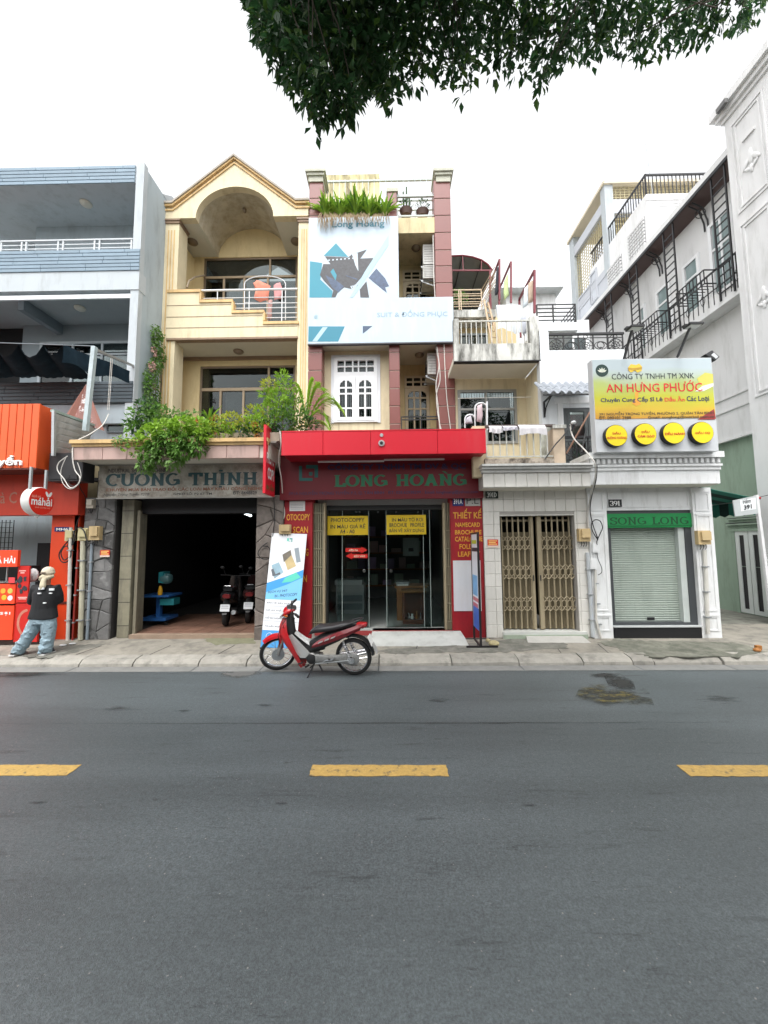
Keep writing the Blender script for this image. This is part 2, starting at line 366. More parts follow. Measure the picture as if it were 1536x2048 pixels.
# ================================================================== GROUND
YF, YU, YK = 7.7, 10.1, 6.49            # shop fronts, set-back upper storeys, kerb line
def road_mat():
    m = bpy.data.materials.new('asphalt'); m.use_nodes = True; N, L = m.node_tree.nodes, m.node_tree.links; b = N['Principled BSDF']
    g = N.new('ShaderNodeNewGeometry')
    def nz(scale, det, vec=None, rough=.6):
        n = N.new('ShaderNodeTexNoise'); n.inputs['Scale'].default_value = scale; n.inputs['Detail'].default_value = det; n.inputs['Roughness'].default_value = rough
        L.new(vec or g.outputs['Position'], n.inputs['Vector']); return n.outputs['Fac']
    def mp(sc, loc=(0,0,0)):
        q = N.new('ShaderNodeMapping'); q.inputs['Scale'].default_value = sc; q.inputs['Location'].default_value = loc; L.new(g.outputs['Position'], q.inputs['Vector']); return q.outputs['Vector']
    def rng(v, a, b_, c, d):
        q = N.new('ShaderNodeMapRange'); q.interpolation_type = 'SMOOTHSTEP'
        for k, x in zip(('From Min','From Max','To Min','To Max'), (a, b_, c, d)): q.inputs[k].default_value = x
        L.new(v, q.inputs['Value']); return q.outputs['Result']
    def mul(a, b_):
        q = N.new('ShaderNodeMath'); q.operation = 'MULTIPLY'; L.new(a, q.inputs[0]); L.new(b_, q.inputs[1]); return q.outputs[0]
    big = rng(nz(.45, 4), .3, .7, .86, 1.1)
    fine = mul(rng(nz(75, 3, rough=.8), .30, .70, .66, 1.34), rng(nz(24, 4, rough=.75), .3, .7, .84, 1.16))
    lane = rng(nz(1, 3, mp((.10, 1.3, 1))), .3, .7, .82, 1.13)
    st = rng(nz(1.0, 7, mp((1.0, 8, 1), (3.1, .4, 0)), .7), .57, .69, 1.0, .55)          # scuffs dragged along the road
    st2 = rng(nz(1.0, 8, mp((2.6, 11, 1), (9.2, 7.7, 0)), .75), .62, .68, 1.0, .45)
    v = N.new('ShaderNodeTexVoronoi'); v.inputs['Scale'].default_value = 34; L.new(g.outputs['Position'], v.inputs['Vector'])
    chip = rng(v.outputs['Distance'], .10, .22, 1.0, 0.0)
    pick = rng(nz(31, 2), .60, .64, 0, 1); chip = mul(chip, pick)
    val = mul(mul(mul(big, fine), lane), mul(st, st2))
    vs = N.new('ShaderNodeVectorMath'); vs.operation = 'SCALE'; vs.inputs[0].default_value = (.080,.095,.101); L.new(val, vs.inputs['Scale'])
    mx = N.new('ShaderNodeMix'); mx.data_type = 'RGBA'; L.new(chip, mx.inputs['Factor']); L.new(vs.outputs[0], mx.inputs['A']); mx.inputs['B'].default_value = (.24,.235,.22,1)
    # mud brought up to the kerb
    L.new(mx.outputs['Result'], b.inputs['Base Color'])
    b.inputs['Roughness'].default_value = .48; b.inputs['Specular IOR Level'].default_value = .65
    bp = N.new('ShaderNodeBump'); bp.inputs['Strength'].default_value = .55; bp.inputs['Distance'].default_value = .006
    L.new(nz(170, 3), bp.inputs['Height']); L.new(bp.outputs[0], b.inputs['Normal']); return m
ASPH = road_mat()
structure(MB().poly([(-900,-900,-.05),(900,-900,-.05),(900,900,-.05),(-900,900,-.05)]).build('ground', M('bare_ground', (.16,.15,.13), .95, .2, .3)))
mb = MB(); n = 40
road = structure(MB().poly([(-80,-9,0),(80,-9,0),(80,YK+.03,0),(-80,YK+.03,0)]).build('road', ASPH))
PAINT = M('yellow_road_paint', (.50,.325,.095), .7, .22, 30, .5, 120, dirt=(.10,.09,.07), damt=.8, streak=False, dlo=.56, dhi=.66, dsc=7)
for x0 in (-10.6, -7.33, -4.06, -.72, 2.55, 5.82, 9.1):
    rd = random.Random(int(x0*10)); jj = lambda a=.006: rd.uniform(-a, a)
    MB().prism([(x0+1.21*k/24, 3.5+jj(), .002) for k in range(25)]+[(x0+1.21+jj(), 3.5+.165*k/5, .002) for k in range(1, 5)]+[(x0+1.21*(1-k/24), 3.665+jj(), .002) for k in range(25)]+[(x0+jj(), 3.665-.165*k/5, .002) for k in range(1, 5)], (0, 0, .003)).build('lane_dash', PAINT, road)
# mossy wet stain run from the gutter, and a few tar/wet marks
def splat(name, pts, z, mat, parent, sub=4, amp=.03, seed=1):
    r = random.Random(seed); o = []
    for i in range(len(pts)):
        a, b = Vector(pts[i]), Vector(pts[(i+1) % len(pts)])
        for k in range(sub): q = a.lerp(b, k/sub); o.append((q.x+r.uniform(-amp, amp)*1.6, q.y+r.uniform(-amp, amp), z))
    return MB().poly(o[::-1] if sum((o[i][0]*o[(i+1) % len(o)][1]-o[(i+1) % len(o)][0]*o[i][1]) for i in range(len(o))) < 0 else o).build(name, mat, parent)
g2 = lambda l: [tuple(G(x, y).xy) for x, y in l]
WETM = M('damp_asphalt', (.030,.032,.032), .5, .35, 8, .5, 120)
def moss_mat():
    m = M('mossy_damp_asphalt', (.035,.037,.033), .6, .4, 10, .5, 110, dirt=(.20,.17,.03), damt=.9, streak=False, dlo=.50, dhi=.60); return m
def stain(name, rect, z, cols, sharp=.5, cut=.25, scale=(3,7), seed=0):
    '''thin sheet whose ragged outline comes from noise over an oval; cols = dark tone, moss tone, moss amount'''
    m = bpy.data.materials.new(name); m.use_nodes = True; N, L = m.node_tree.nodes, m.node_tree.links; b = N['Principled BSDF']; b.inputs['Roughness'].default_value = .6
    tc = N.new('ShaderNodeTexCoord'); vm = N.new('ShaderNodeVectorMath'); vm.operation = 'MULTIPLY_ADD'; vm.inputs[1].default_value = (2,2,0); vm.inputs[2].default_value = (-1,-1,0); L.new(tc.outputs['Generated'], vm.inputs[0])
    ln = N.new('ShaderNodeVectorMath'); ln.operation = 'LENGTH'; L.new(vm.outputs[0], ln.inputs[0])
    geo = N.new('ShaderNodeNewGeometry'); mp = N.new('ShaderNodeMapping'); mp.inputs['Scale'].default_value = (scale[0], scale[1], 1); mp.inputs['Location'].default_value = (seed, seed*1.7, 0); L.new(geo.outputs['Position'], mp.inputs['Vector'])
    n = N.new('ShaderNodeTexNoise'); n.inputs['Scale'].default_value = 1; n.inputs['Detail'].default_value = 8; n.inputs['Roughness'].default_value = .7; L.new(mp.outputs[0], n.inputs['Vector'])
    a = N.new('ShaderNodeMath'); a.operation = 'MULTIPLY_ADD'; L.new(n.outputs['Fac'], a.inputs[0]); a.inputs[1].default_value = 1.8; a.inputs[2].default_value = -.62
    d = N.new('ShaderNodeMath'); d.operation = 'SUBTRACT'; L.new(a.outputs[0], d.inputs[0]); L.new(ln.outputs['Value'], d.inputs[1])
    r = N.new('ShaderNodeMapRange'); r.inputs['From Min'].default_value = -cut; r.inputs['From Max'].default_value = -cut+sharp; r.inputs['To Max'].default_value = .92; L.new(d.outputs[0], r.inputs['Value'])
    n2 = N.new('ShaderNodeTexNoise'); n2.inputs['Scale'].default_value = 9; n2.inputs['Detail'].default_value = 6; n2.inputs['Roughness'].default_value = .75; L.new(mp.outputs[0], n2.inputs['Vector']); n2.inputs['Scale'].default_value = 2.3
    r2 = N.new('ShaderNodeMapRange'); r2.inputs['From Min'].default_value = .50; r2.inputs['From Max'].default_value = .60; r2.inputs['To Max'].default_value = cols[2]; L.new(n2.outputs['Fac'], r2.inputs['Value'])
    mx = N.new('ShaderNodeMix'); mx.data_type = 'RGBA'; L.new(r2.outputs[0], mx.inputs['Factor']); mx.inputs['A'].default_value = (*cols[0], 1); mx.inputs['B'].default_value = (*cols[1], 1); L.new(mx.outputs['Result'], b.inputs['Base Color'])
    t = N.new('ShaderNodeBsdfTransparent'); ms = N.new('ShaderNodeMixShader'); L.new(r.outputs[0], ms.inputs[0]); L.new(t.outputs[0], ms.inputs[1]); L.new(b.outputs[0], ms.inputs[2]); L.new(ms.outputs[0], N['Material Output'].inputs['Surface'])
    return MB().poly([(x, y, z) for x, y in rect]).build(name, m, road)
DMP = ((.022,.023,.022), (.19,.15,.03), 0.0); MOS = ((.026,.027,.022), (.20,.16,.035), .9)
q4 = lambda l: [tuple(G(x, y).xy) for x, y in l]
stain('moss_stain', q4([(1135,1428),(1315,1428),(1290,1362),(1165,1362)]), .0062, MOS, .5, .35, (3.2,5), 1.3)
stain('damp_trail', q4([(1225,1390),(1275,1390),(1262,1350),(1205,1346)]), .0048, DMP, .5, .5, (5,5), 2)
stain('damp_trail', q4([(1165,1356),(1262,1362),(1245,1342),(1160,1342)]), .0040, DMP, .5, .35, (4,9), 4)
stain('damp_trail', q4([(-60,1362),(170,1356),(170,1337),(-60,1337)]), .0044, DMP, .6, .3, (2,6), 7)
for k, (x, y, wd, hh) in enumerate(((528,1411,70,9),(875,1402,90,12),(370,1422,60,8),(1440,1400,120,18),(565,1608,60,7),(80,1606,60,7),(1060,1612,80,8),(240,1418,130,10),(1000,1448,120,7))):
    stain('tar_mark', q4([(x-wd/2,y+hh),(x+wd/2,y+hh),(x+wd/2,y-hh),(x-wd/2,y-hh)]), .0034, ((.03,.031,.032), (.05,.05,.05), .3), .9, .15, (5,16), k*3.1)
stain('road_seam', [(-9,4.43),(9,4.50),(9,4.54),(-9,4.47)], .0036, ((.035,.036,.037), (.04,.04,.04), .3), 1.2, .25, (2.2,30), 5)
stain('cement_spill', q4([(440,1358),(525,1358),(522,1336),(445,1337)]), .0046, ((.13,.13,.125), (.10,.10,.095), .6), .4, .6, (5,8), 3)
# gutter slabs, kerb stones
kx = [-15.2,-14.1,-13.0,-12.1,-11.0,-10.0,-9.0,-7.9,-6.95,-5.85,-5.2,-4.3,-3.2,-2.4,-2.1,-1.2,-.2,1.0,2.1,3.15,3.95,4.3,5.4,6.2,7.2,8.3,9.4,10.5,11.6,12.7,13.8,15.0]
kb = structure(thing('kerb', '', '', (0, YK, 0)))
for k in ('label', 'category'): del kb[k]
GUT = M('gutter_concrete', (.21,.21,.20), .85, .2, 5, .4, 80, objvar=.08)
for i in range(len(kx)-1):
    x0, x1 = kx[i]+.008, kx[i+1]-.008; r = random.Random(i); dz = r.uniform(-.012, .012); dy = r.uniform(-.015, .015)
    sec = [(YK+.015+dy, -.02), (YK+.03+dy, .045+dz), (YK+.10+dy, .098+dz), (YK+.30, .122+dz*.5), (YK+.30, -.02)]
    b = MB(); nseg = 4; rings = []
    for k in range(nseg+1):
        x = x0+(x1-x0)*k/nseg; j = r.uniform(-.006, .006); rings.append([(x, y+(j if q < 3 else 0), z+(r.uniform(-.004, .004) if 0 < q < 4 else 0)) for q, (y, z) in enumerate(sec)])
    b.loft(rings).build('kerb_stone', KERBM, kb)
    if i % 2 == 0:
        MB().prism([(x0, YK-.24, .0025), (kx[min(i+2, len(kx)-1)]-.012, YK-.24, .0025), (kx[min(i+2, len(kx)-1)]-.012, YK+.005, .0025), (x0, YK+.005, .0025)], (0, 0, .003)).build('gutter_slab', GUT, kb)
# pavement: a gently uneven concrete sheet rising to the shop fronts
mb = MB(); NX, NY = 150, 12; y0, y1 = YK+.295, 8.6
pz = lambda x, y: .118 + .05*max(0, (y-y0)/(YF-y0)) + .012*noise.noise(Vector((x*.8, y*1.4, 0))) + .006*noise.noise(Vector((x*3, y*3, 2)))
for j in range(NY+1):
    for i in range(NX+1):
        x = -17+34*i/NX; y = y0+(y1-y0)*j/NY; mb.v.append((x, y, pz(x, y)))
for j in range(NY):
    for i in range(NX): a = j*(NX+1)+i; mb.f.append((a, a+1, a+NX+2, a+NX+1))
PAVE = M('pavement_concrete', (.275,.255,.215), .9, .22, 2.2, .5, 60, dirt=(.12,.115,.10), damt=.8, streak=False, dlo=.46, dhi=.68)
pave = structure(mb.build('pavement', PAVE, smooth=True))
def patch(name, pts, mat, h=.012, seed=1, amp=.05):
    r = random.Random(seed); o = []
    for i in range(len(pts)):
        a, b = Vector(pts[i]), Vector(pts[(i+1) % len(pts)])
        for k in range(8): q = a.lerp(b, k/8); o.append((q.x+r.uniform(-amp, amp), q.y+r.uniform(-amp, amp)))
    return MB().prism([(x, y, pz(x, y)-.01) for x, y in o], (0, 0, .01+h)).build(name, mat, pave)
g3 = lambda l: [tuple(G(x, y, .15).xy) for x, y in l]
DK = M('damp_concrete', (.19,.185,.16), .9, .35, 5, .6, 50, dirt=(.10,.10,.085), damt=.8, streak=False, dlo=.45, dhi=.6)
patch('cement_patch', g3([(735,1299),(918,1288),(1030,1279),(1130,1283),(1133,1294),(1010,1301),(900,1302),(800,1304)]), DK, .006, 2)
patch('cement_patch', g3([(1195,1284),(1236,1279),(1300,1283),(1470,1284),(1530,1300),(1480,1310),(1300,1308),(1250,1300)]), M('mossy_concrete', (.18,.18,.145), .9, .4, 5, .6, 50, dirt=(.075,.08,.06), damt=.85, streak=False, dlo=.44, dhi=.62), .005, 4)
patch('cement_patch', g3([(60,1296),(140,1290),(215,1288),(150,1302),(90,1312),(40,1310)]), DK, .005, 6)
patch('cement_patch', g3([(400,1276),(505,1276),(512,1286),(430,1290)]), M('green_concrete', (.19,.19,.12), .9, .3, 5, .4, 70), .004, 7)
# pavement slab joints near the kerb
for x in (-6.6,-5.5,-4.2,-3.0,-1.7,.4,1.5,2.9,3.7,5.0,6.1):
    MB().prism([(x, y0+.01, pz(x, y0)+.0005), (x+.012, y0+.01, pz(x, y0)+.0005), (x+.10, y0+.5, pz(x, y0+.5)+.002), (x+.085, y0+.5, pz(x, y0+.5)+.002)], (0, 0, .003)).build('joint', MORTAR, pave)
# entrance ramps
def ramp(name, x0, x1, yb, yf, zt, mat, skew=.1):
    r = random.Random(int(x0*10)); rings = []
    for k in range(9):
        t = k/8; xt = x0+(x1-x0)*t; xb = xt+skew*(2*t-1); j = r.uniform(-.012, .012)
        rings.append([(xt, yb+.3, .0), (xt, yb+.3, zt), (xt, yb, zt), ((xt+xb)/2, (yb+yf)/2+j, (zt+pz(xb, yf))/2+.02), (xb, yf+j, pz(xb, yf)+.004), (xb, yf+j, .0)])
    return MB().loft(rings).build(name, mat, pave, smooth=True, ang=50)
RAMPM = M('whitish_cement', (.43,.44,.42), .9, .14, 5, .6, 50, dirt=(.25,.25,.23), damt=.6, streak=False)
ramp('entrance_ramp', -.36, 1.36, 7.68, 7.20, .30, RAMPM, .06)
xa, xb = P(1055,1275,7.6).x, P(1160,1275,7.6).x
ramp('entrance_ramp', xa, xb, 7.72, 7.35, .24, M('ribbed_cement', (.42,.41,.38), .9, .14, 6, .5, 50), .08)
# alley
alley = structure(MB().prism([(6.2, 8.0, .10), (9.6, 8.0, .10), (9.6, 60, .10), (6.2, 60, .10)], (0, 0, .075)).build('alley', M('alley_concrete', (.21,.21,.18), .85, .25, 1.6, .4, 60, dirt=(.08,.08,.065), damt=.8, streak=False, dlo=.45, dhi=.65)))
# ================================================================== BUILDING HELPERS
def window(parent, x0, x1, z0, z1, Y, cols=(), rows=(), fw=.05, dp=.06, fm=None, gm=None, name='window', holes=None):
    """frame mesh as a part, every pane a sub-part; cols/rows are fractions of the inner dividers"""
    fm, gm = fm or BRWN, gm or GLS; m = MB()
    m.box(x0, x1, Y, Y+dp, z0, z0+fw); m.box(x0, x1, Y, Y+dp, z1-fw, z1); m.box(x0, x0+fw, Y, Y+dp, z0+fw, z1-fw); m.box(x1-fw, x1, Y, Y+dp, z0+fw, z1-fw)
    xs = [x0+fw] + [x0+(x1-x0)*c for c in cols] + [x1-fw]; zs = [z0+fw] + [z0+(z1-z0)*r for r in rows] + [z1-fw]
    for x in xs[1:-1]: m.box(x-fw*.4, x+fw*.4, Y+.004, Y+dp-.004, z0+fw, z1-fw)
    for z in zs[1:-1]: m.box(x0+fw, x1-fw, Y+.008, Y+dp-.008, z-fw*.4, z+fw*.4)
    f = m.build(name, fm, parent)
    for i in range(len(xs)-1):
        for j in range(len(zs)-1):
            a, b = xs[i]+(.4*fw if i else 0), xs[i+1]-(.4*fw if i < len(xs)-2 else 0); c, d = zs[j]+(.4*fw if j else 0), zs[j+1]-(.4*fw if j < len(zs)-2 else 0)
            MB().box(a, b, Y+dp*.5, Y+dp*.5+.006, c, d).build('pane', gm, f)
    return f
def ceiling_lamp(parent, px, py, Y, zc, r=.13, mat=None):
    p = P(px, py, Y); 
    d = ray(px, py); t = (zc-CAM_H)/d.z; q = Vector((d.x*t, d.y*t, zc))
    MB().lathe([(r, 0), (r*1.05, -.02), (r*.9, -.055), (r*.5, -.085), (.01, -.095)][::-1], q, 'Z', 18).build('ceiling_lamp', mat or BRWN, parent, True)
def joined(name, mat, parent, boxes, smooth=False, **k):
    e = .004; nrm = [tuple(x for i in (0, 2, 4) for x in sorted(b[i:i+2])) for b in boxes]; grp = list(range(len(boxes)))
    for i, a in enumerate(nrm):                            # boxes that do not touch become pieces of their own
        for j in range(i):
            b = nrm[j]
            if all(a[q] <= b[q+1]+e and b[q] <= a[q+1]+e for q in (0, 2, 4)):
                gi, gj = grp[i], grp[j]; grp = [gj if g == gi else g for g in grp]
    o = None
    for g in dict.fromkeys(grp):
        m = MB()
        for b, q in zip(boxes, grp):
            if q == g: m.box(*b)
        o = m.build(name, mat, parent, smooth, **k)
    return o

# ================================================================== GREY HOUSE ON THE LEFT
Y1 = 9.1; XS = -6.54                                     # front plane and party-side wall
h1 = thing('grey_house', 'grey-blue house with plank-faced balconies at the left edge', 'house', (-8, Y1, 0))
zt = P(140, 331, Y1).z; zc2 = P(140, 366, Y1).z; zr = P(140, 478, Y1).z; zb1 = P(140, 502, Y1).z; zb0 = P(140, 545, Y1).z
zw0 = P(140, 582, Y1).z; zg = P(140, 589, Y1).z; zl = P(140, 597, Y1).z; zc1 = P(140, 603, Y1).z
zp1 = P(200, 763, Y1).z; zp0 = P(200, 806, Y1).z
XL = -9.55
joined('wall', GREY, h1, [(XS-.001, XS+.26, Y1+.16, 14.0, .0, zt-.05)], label='blue-grey side wall')      # side wall to the neighbour
joined('column', LGREY, h1, [(P(270,400,Y1).x, XS+.262, Y1, Y1+.159, 3.0, zt+.03)])
joined('roof_slab', LGREY, h1, [(XL-3, P(270,340,Y1).x-.002, Y1+.04, 13.8, zc2, zt-.02)])
MB().prism([(XS+.05, 9.9, zt-.06), (XS+.05, 11.2, zt-.06), (XS+.05, 11.2, zt+.30), (XS+.05, 10.35, zt+.30)], (.22, 0, 0)).build('parapet', LGREY, h1)
joined('roof_tank_wall', LGREY, h1, [(XS-.1, XS+.3, 11.4, 12.2, zt-.06, zt+.55)])
def planks(parent, x0, x1, z0, z1, Y, rows, mat, seed, L=1.15, mesh_d=.022):
    r = random.Random(seed); hz = (z1-z0)/rows
    for j in range(rows):
        x = x0; off = r.uniform(.3, 1)*L
        while x < x1-.02:
            e = min(x1, x+off); 
            if x1-e < .15: e = x1
            piece('plank', parent, mat, (x+e)/2, Y-mesh_d/2, z0+(j+.5)*hz, e-x-.006, mesh_d, hz-.012); x = e; off = L
planks(h1, XL-1.5, P(269,345,Y1).x, zc2, zt, Y1+.04, 5, PLANK, 1)
joined('balcony_wall', LGREY, h1, [(XL-3, P(281,520,Y1).x, Y1-.02, Y1+.12, zb0, zb1-.01)])
planks(h1, XL-1.5, P(281,520,Y1).x, zb0, zb1, Y1-.021, 6, PLANK, 2)
joined('beam', LGREY, h1, [(XL-3, P(279,560,Y1).x, Y1-.02, Y1+.25, zw0, zb0-.002)])
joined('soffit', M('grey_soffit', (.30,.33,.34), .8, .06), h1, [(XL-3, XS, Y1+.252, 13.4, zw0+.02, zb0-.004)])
joined('blind_box', WHITE2, h1, [(XL-3, P(270,400,Y1).x-.004, Y1+.01, Y1+.06, zl, zg)])
joined('back_wall', GREY, h1, [(P(70,450,10.4).x, XS, 10.45, 10.6, zb1-1.0, zc2-.002)])
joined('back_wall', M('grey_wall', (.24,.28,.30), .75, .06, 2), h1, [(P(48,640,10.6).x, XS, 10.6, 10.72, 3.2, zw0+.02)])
joined('side_wall', LGREY, h1, [(XL-2.4, XL-2.2, Y1+.3, 13, 3.2, zb0-.01)])
MB().box(XL-.1, XL+.06, Y1+.3, 10.6, zw0-.28, zw0+.015).build('cross_beam', DGREY, h1)
ceiling_lamp(h1, 172, 406, Y1, zc2-.002, .14, M('lamp_glass', (.6,.58,.5), .4)); ceiling_lamp(h1, 160, 615, Y1, zw0+.018, .13, M('lamp_glass', (.6,.58,.5), .4))
# balcony rail
m = MB(); xa, xb = XL-2.5, P(264,490,Y1).x
m.box(xa, xb, Y1+.02, Y1+.08, zr-.02, zr+.015)
for t in (.33, .66): m.box(xa, xb, Y1+.04, Y1+.06, zb1+(zr-zb1)*t-.012, zb1+(zr-zb1)*t+.012)
for px in (0, 41, 50, 114, 124, 187, 197, 261): x = P(px, 490, Y1).x; m.box(x-.02, x+.02, Y1+.025, Y1+.075, zb1-.02, zr-.031)
m.build('balcony_rail', M('grey_rail', (.48,.51,.53), .4), h1)
# first floor window behind the awning, dark plank balustrade
x0, x1, z0, z1 = R(78, 683, 268, 760, 10.55); window(h1, x0, x1, z0-.8, z1, 10.53, (.35, .66), (.8,), .07, .07, LGREY)
joined('balcony_wall', DGREY, h1, [(XL-3, P(266,785,Y1).x-.002, Y1+.0, Y1+.12, zp0, zp1-.004)])
planks(h1, XL-1.5, P(266,785,Y1).x-.002, zp0, zp1, Y1-.001, 6, DPLANK, 3, .9)
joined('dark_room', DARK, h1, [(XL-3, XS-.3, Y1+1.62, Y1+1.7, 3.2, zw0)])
joined('floor_slab', GREY, h1, [(XL-3, XS+.1, Y1+.05, 13, zp0-.5, zp0-.02)])
joined('lower_wall', GREY, h1, [(XL-3, XS+.255, Y1+.20, Y1+.35, 0, zp0-.52)])
x0, x1, z0, z1 = R(215, 843, 250, 866, Y1+.2); window(h1, x0, x1, z0, z1, Y1+.15, (), (), .03, .045, DGREY)
# the neighbour beyond, seen through the open side of the balcony
nb = thing('cream_house', 'pale house beyond the grey balcony at the very left edge', 'house', (-12.5, 10, 0))
joined('wall', M('pale_cream', (.66,.62,.54), .8, .08), nb, [(-16, -12.3, 10.2, 15, 0, 10.2)])
joined('roof_slab', LGREY, nb, [(-16, -12.0, 9.6, 15, 10.21, 10.5)])
m = MB()
for k in range(5): m.box(-12.29, -12.25, 9.7, 13, 8.0+k*.25, 8.04+k*.25)
m.build('balcony_rail', RAILW, nb)
# awning of dark blue cloth hung in swags from wires
aw = thing('swagged_awning', 'dark navy cloth awning hanging in swags under the grey balcony', 'awning', (-8.5, 8.0, 5.5))
NAVY = M('navy_canvas', (.007,.018,.028), .9, .3, 6, .2, 60, dirt=(.02,.04,.055), damt=.5, spec=.15)
def cloth(p00, p10, p01, p11, nu, nv, f):
    g = []
    for j in range(nv+1):
        row = []
        for i in range(nu+1):
            u, v = i/nu, j/nv; p = (Vector(p00)*(1-u)+Vector(p10)*u)*(1-v)+(Vector(p01)*(1-u)+Vector(p11)*u)*v
            row.append(p+Vector(f(u, v)))
        g.append(row)
    m = MB(); m.loft(g, closed_ring=False, caps=False); return m
YA, YB = 7.75, 9.15
pa = [P(-110, 684, YA), P(-60, 686, YA), P(-12, 688, YA), P(37, 689, YA), P(86, 690, YA), P(125, 690, YA)]
pb = [P(-60, 752, YB), P(-15, 752, YB), P(28, 752, YB), P(75, 752, YB), P(128, 753, YB), P(182, 756, YB)]
# each swag sags between two bars running from the front to the back
for i in range(len(pa)-1):
    sag = .27 if i < 4 else .20
    m = cloth(pa[i], pa[i+1], pb[i], pb[i+1], 12, 5, lambda u, v, s=sag: (0, 0, -4*u*(1-u)*(s*(1-v)+.05*v)+.012*math.sin(23*u+9*v)))
    m.build('cloth_swag', NAVY, aw, True, ang=80)
    MB().bar(pa[i], pb[i], .012).build('cloth_bar', NAVY, aw)
q0, q1, q2, q3 = P(124, 688, YA), P(262, 742, YB-.1), P(124, 725, YA), P(258, 762, YB-.1)
cloth(q2, q3, q0, q1, 16, 6, lambda u, v: (.03*math.sin(9*u+2*v), 0, (1-v)*(.05*math.sin(11*u)-.06*math.sin(3*u)))).build('cloth_valance', NAVY, aw, True, ang=80)
MB().bar(P(186, 697, YA), P(269, 733, YB), .05, .05).build('support_beam', STEEL, aw)
MB().bar(P(189, 694, YA), P(171, 862, YA-.0), .085, .085).build('post', M('pale_blue_post', (.42,.50,.52), .6, .25, 6, dirt=(.6,.62,.62), damt=.6), aw)
MB().bar(P(-110, 682, YA), P(189, 692, YA), .015).build('front_beam', DGREY, aw)
for dx in (0, 3): MB().tube([P(222+dx, 716, 8.4), P(215+dx, 820, 8.4)], .006, 5).build('pull_rope', WIREW, aw)
# folded brown parasol behind the corrugated panel
ps = thing('folded_parasol', 'folded brown-pink parasol with white flower print behind the corrugated panel', 'parasol', P(170, 850, 8.3))
tip = P(172, 768, 8.35); BR = M('brown_canvas', (.28,.13,.10), .8, .2, 6)
PK = M('pink_canvas', (.27,.14,.12), .8, .25, 7, dirt=(.75,.72,.72), damt=.9, streak=False, dlo=.56, dhi=.6)
for a, b, mt in (((130,833),(148,840),BR),((148,840),(172,852),PK),((172,852),(180,855),BR),((180,855),(198,858),PK),((198,858),(209,862),BR)):
    pA, pB = P(*a, 8.25), P(*b, 8.25); mid = (pA+pB)/2+Vector((0,-.07,0))
    MB().poly([tip, pA, mid, pB][::1]).build('canopy_fold', mt, ps)
MB().tube([tip+Vector((0,.05,.06)), tip+Vector((0,.05,-1.7))], .02, 8).build('pole', STEEL, ps)

# ================================================================== ORANGE SHOP
XO = P(152, 1180, YF).x
sh = thing('orange_shop', 'orange-fronted snack shop at the left edge with red fascia', 'shop', (-7.6, YF, 0))
SHR = M('shop_red', (.50,.035,.010), .55, .1, 3, dirt=(.16,.015,.008), damt=.4)
x0, x1, z0, z1 = R(97, 1030, 152, 1281, YF)
joined('pillar', M('shop_orange', (.66,.055,.010), .5, .08, 3), sh, [(x0, x1, YF, YF+.4, .1, P(120,1030,YF).z)])
joined('fascia', SHR, sh, [(-12.5, P(158,980,7.5).x, 7.5, 7.72, P(80,1030,7.5).z, P(80,935,7.5).z+.2)])
joined('back_wall', M('shop_beige', (.42,.37,.28), .8, .1), sh, [(-12.5, x0, 9.6, 9.7, 0, 3.4)])
joined('ceiling', CEIL, sh, [(-12.5, XO, 7.74, 9.0, 2.95, 3.0)])
joined('side_wall', M('shop_beige', (.42,.37,.28)), sh, [(x0, x0+.2, YF+.42, 9.6, 0, 2.94)])
MB().pbox(72, 1086, 97, 1190, 8.4, 8.5).build('dark_opening', DARK, sh)
m = MB()
for k in range(9): m.pbox(-20, 1045+k*10, 24, 1046+k*10, 8.9, 8.91)
for k in range(5): m.pbox(-8+k*8, 1040, -7+k*8, 1135, 8.88, 8.89)
m.build('wire_shelf', BLACK, sh)
joined('skirting', M('dark_seam', (.10,.015,.008), .6), sh, [(x0, x1+.005, YF-.012, YF-.001, P(120,1206,YF).z-.02, P(120,1203,YF).z)])
# box sign over the shop: vertical orange ribs
bs = thing('box_sign', 'ribbed orange box sign with white lettering over the snack shop', 'sign', (-7.2, 6.9, 4))
YS = 6.95
z1s, z0s = P(40, 808, YS).z, P(40, 936, YS).z; xr = P(76, 880, YS).x
joined('box_core', ORANGE, bs, [(-12.5, xr-.03, YS+.03, YS+.55, z0s, z1s)], label='plain orange end panel')
x = xr; rw = .145; k = 0
while x > -10.5:
    piece('rib_panel', bs, ORANGE, x-rw/2, YS+.012, (z0s+z1s)/2, rw-.012, .036, z1s-z0s); x -= rw
text('Nguyễn Trọng Tuyển', -235, 913, 46, 937, YS-.007, flat(240,240,238), bs, .02, .03)
joined('trim', M('dark_seam', (.10,.015,.008)), bs, [(-12.5, xr+.01, YS-.004, YS+.5, z0s-.03, z0s-.002)])
text('và C', -10, 984, 34, 1007, 7.5, M('faded_lettering', (.40,.16,.11), .7), sh, .01)
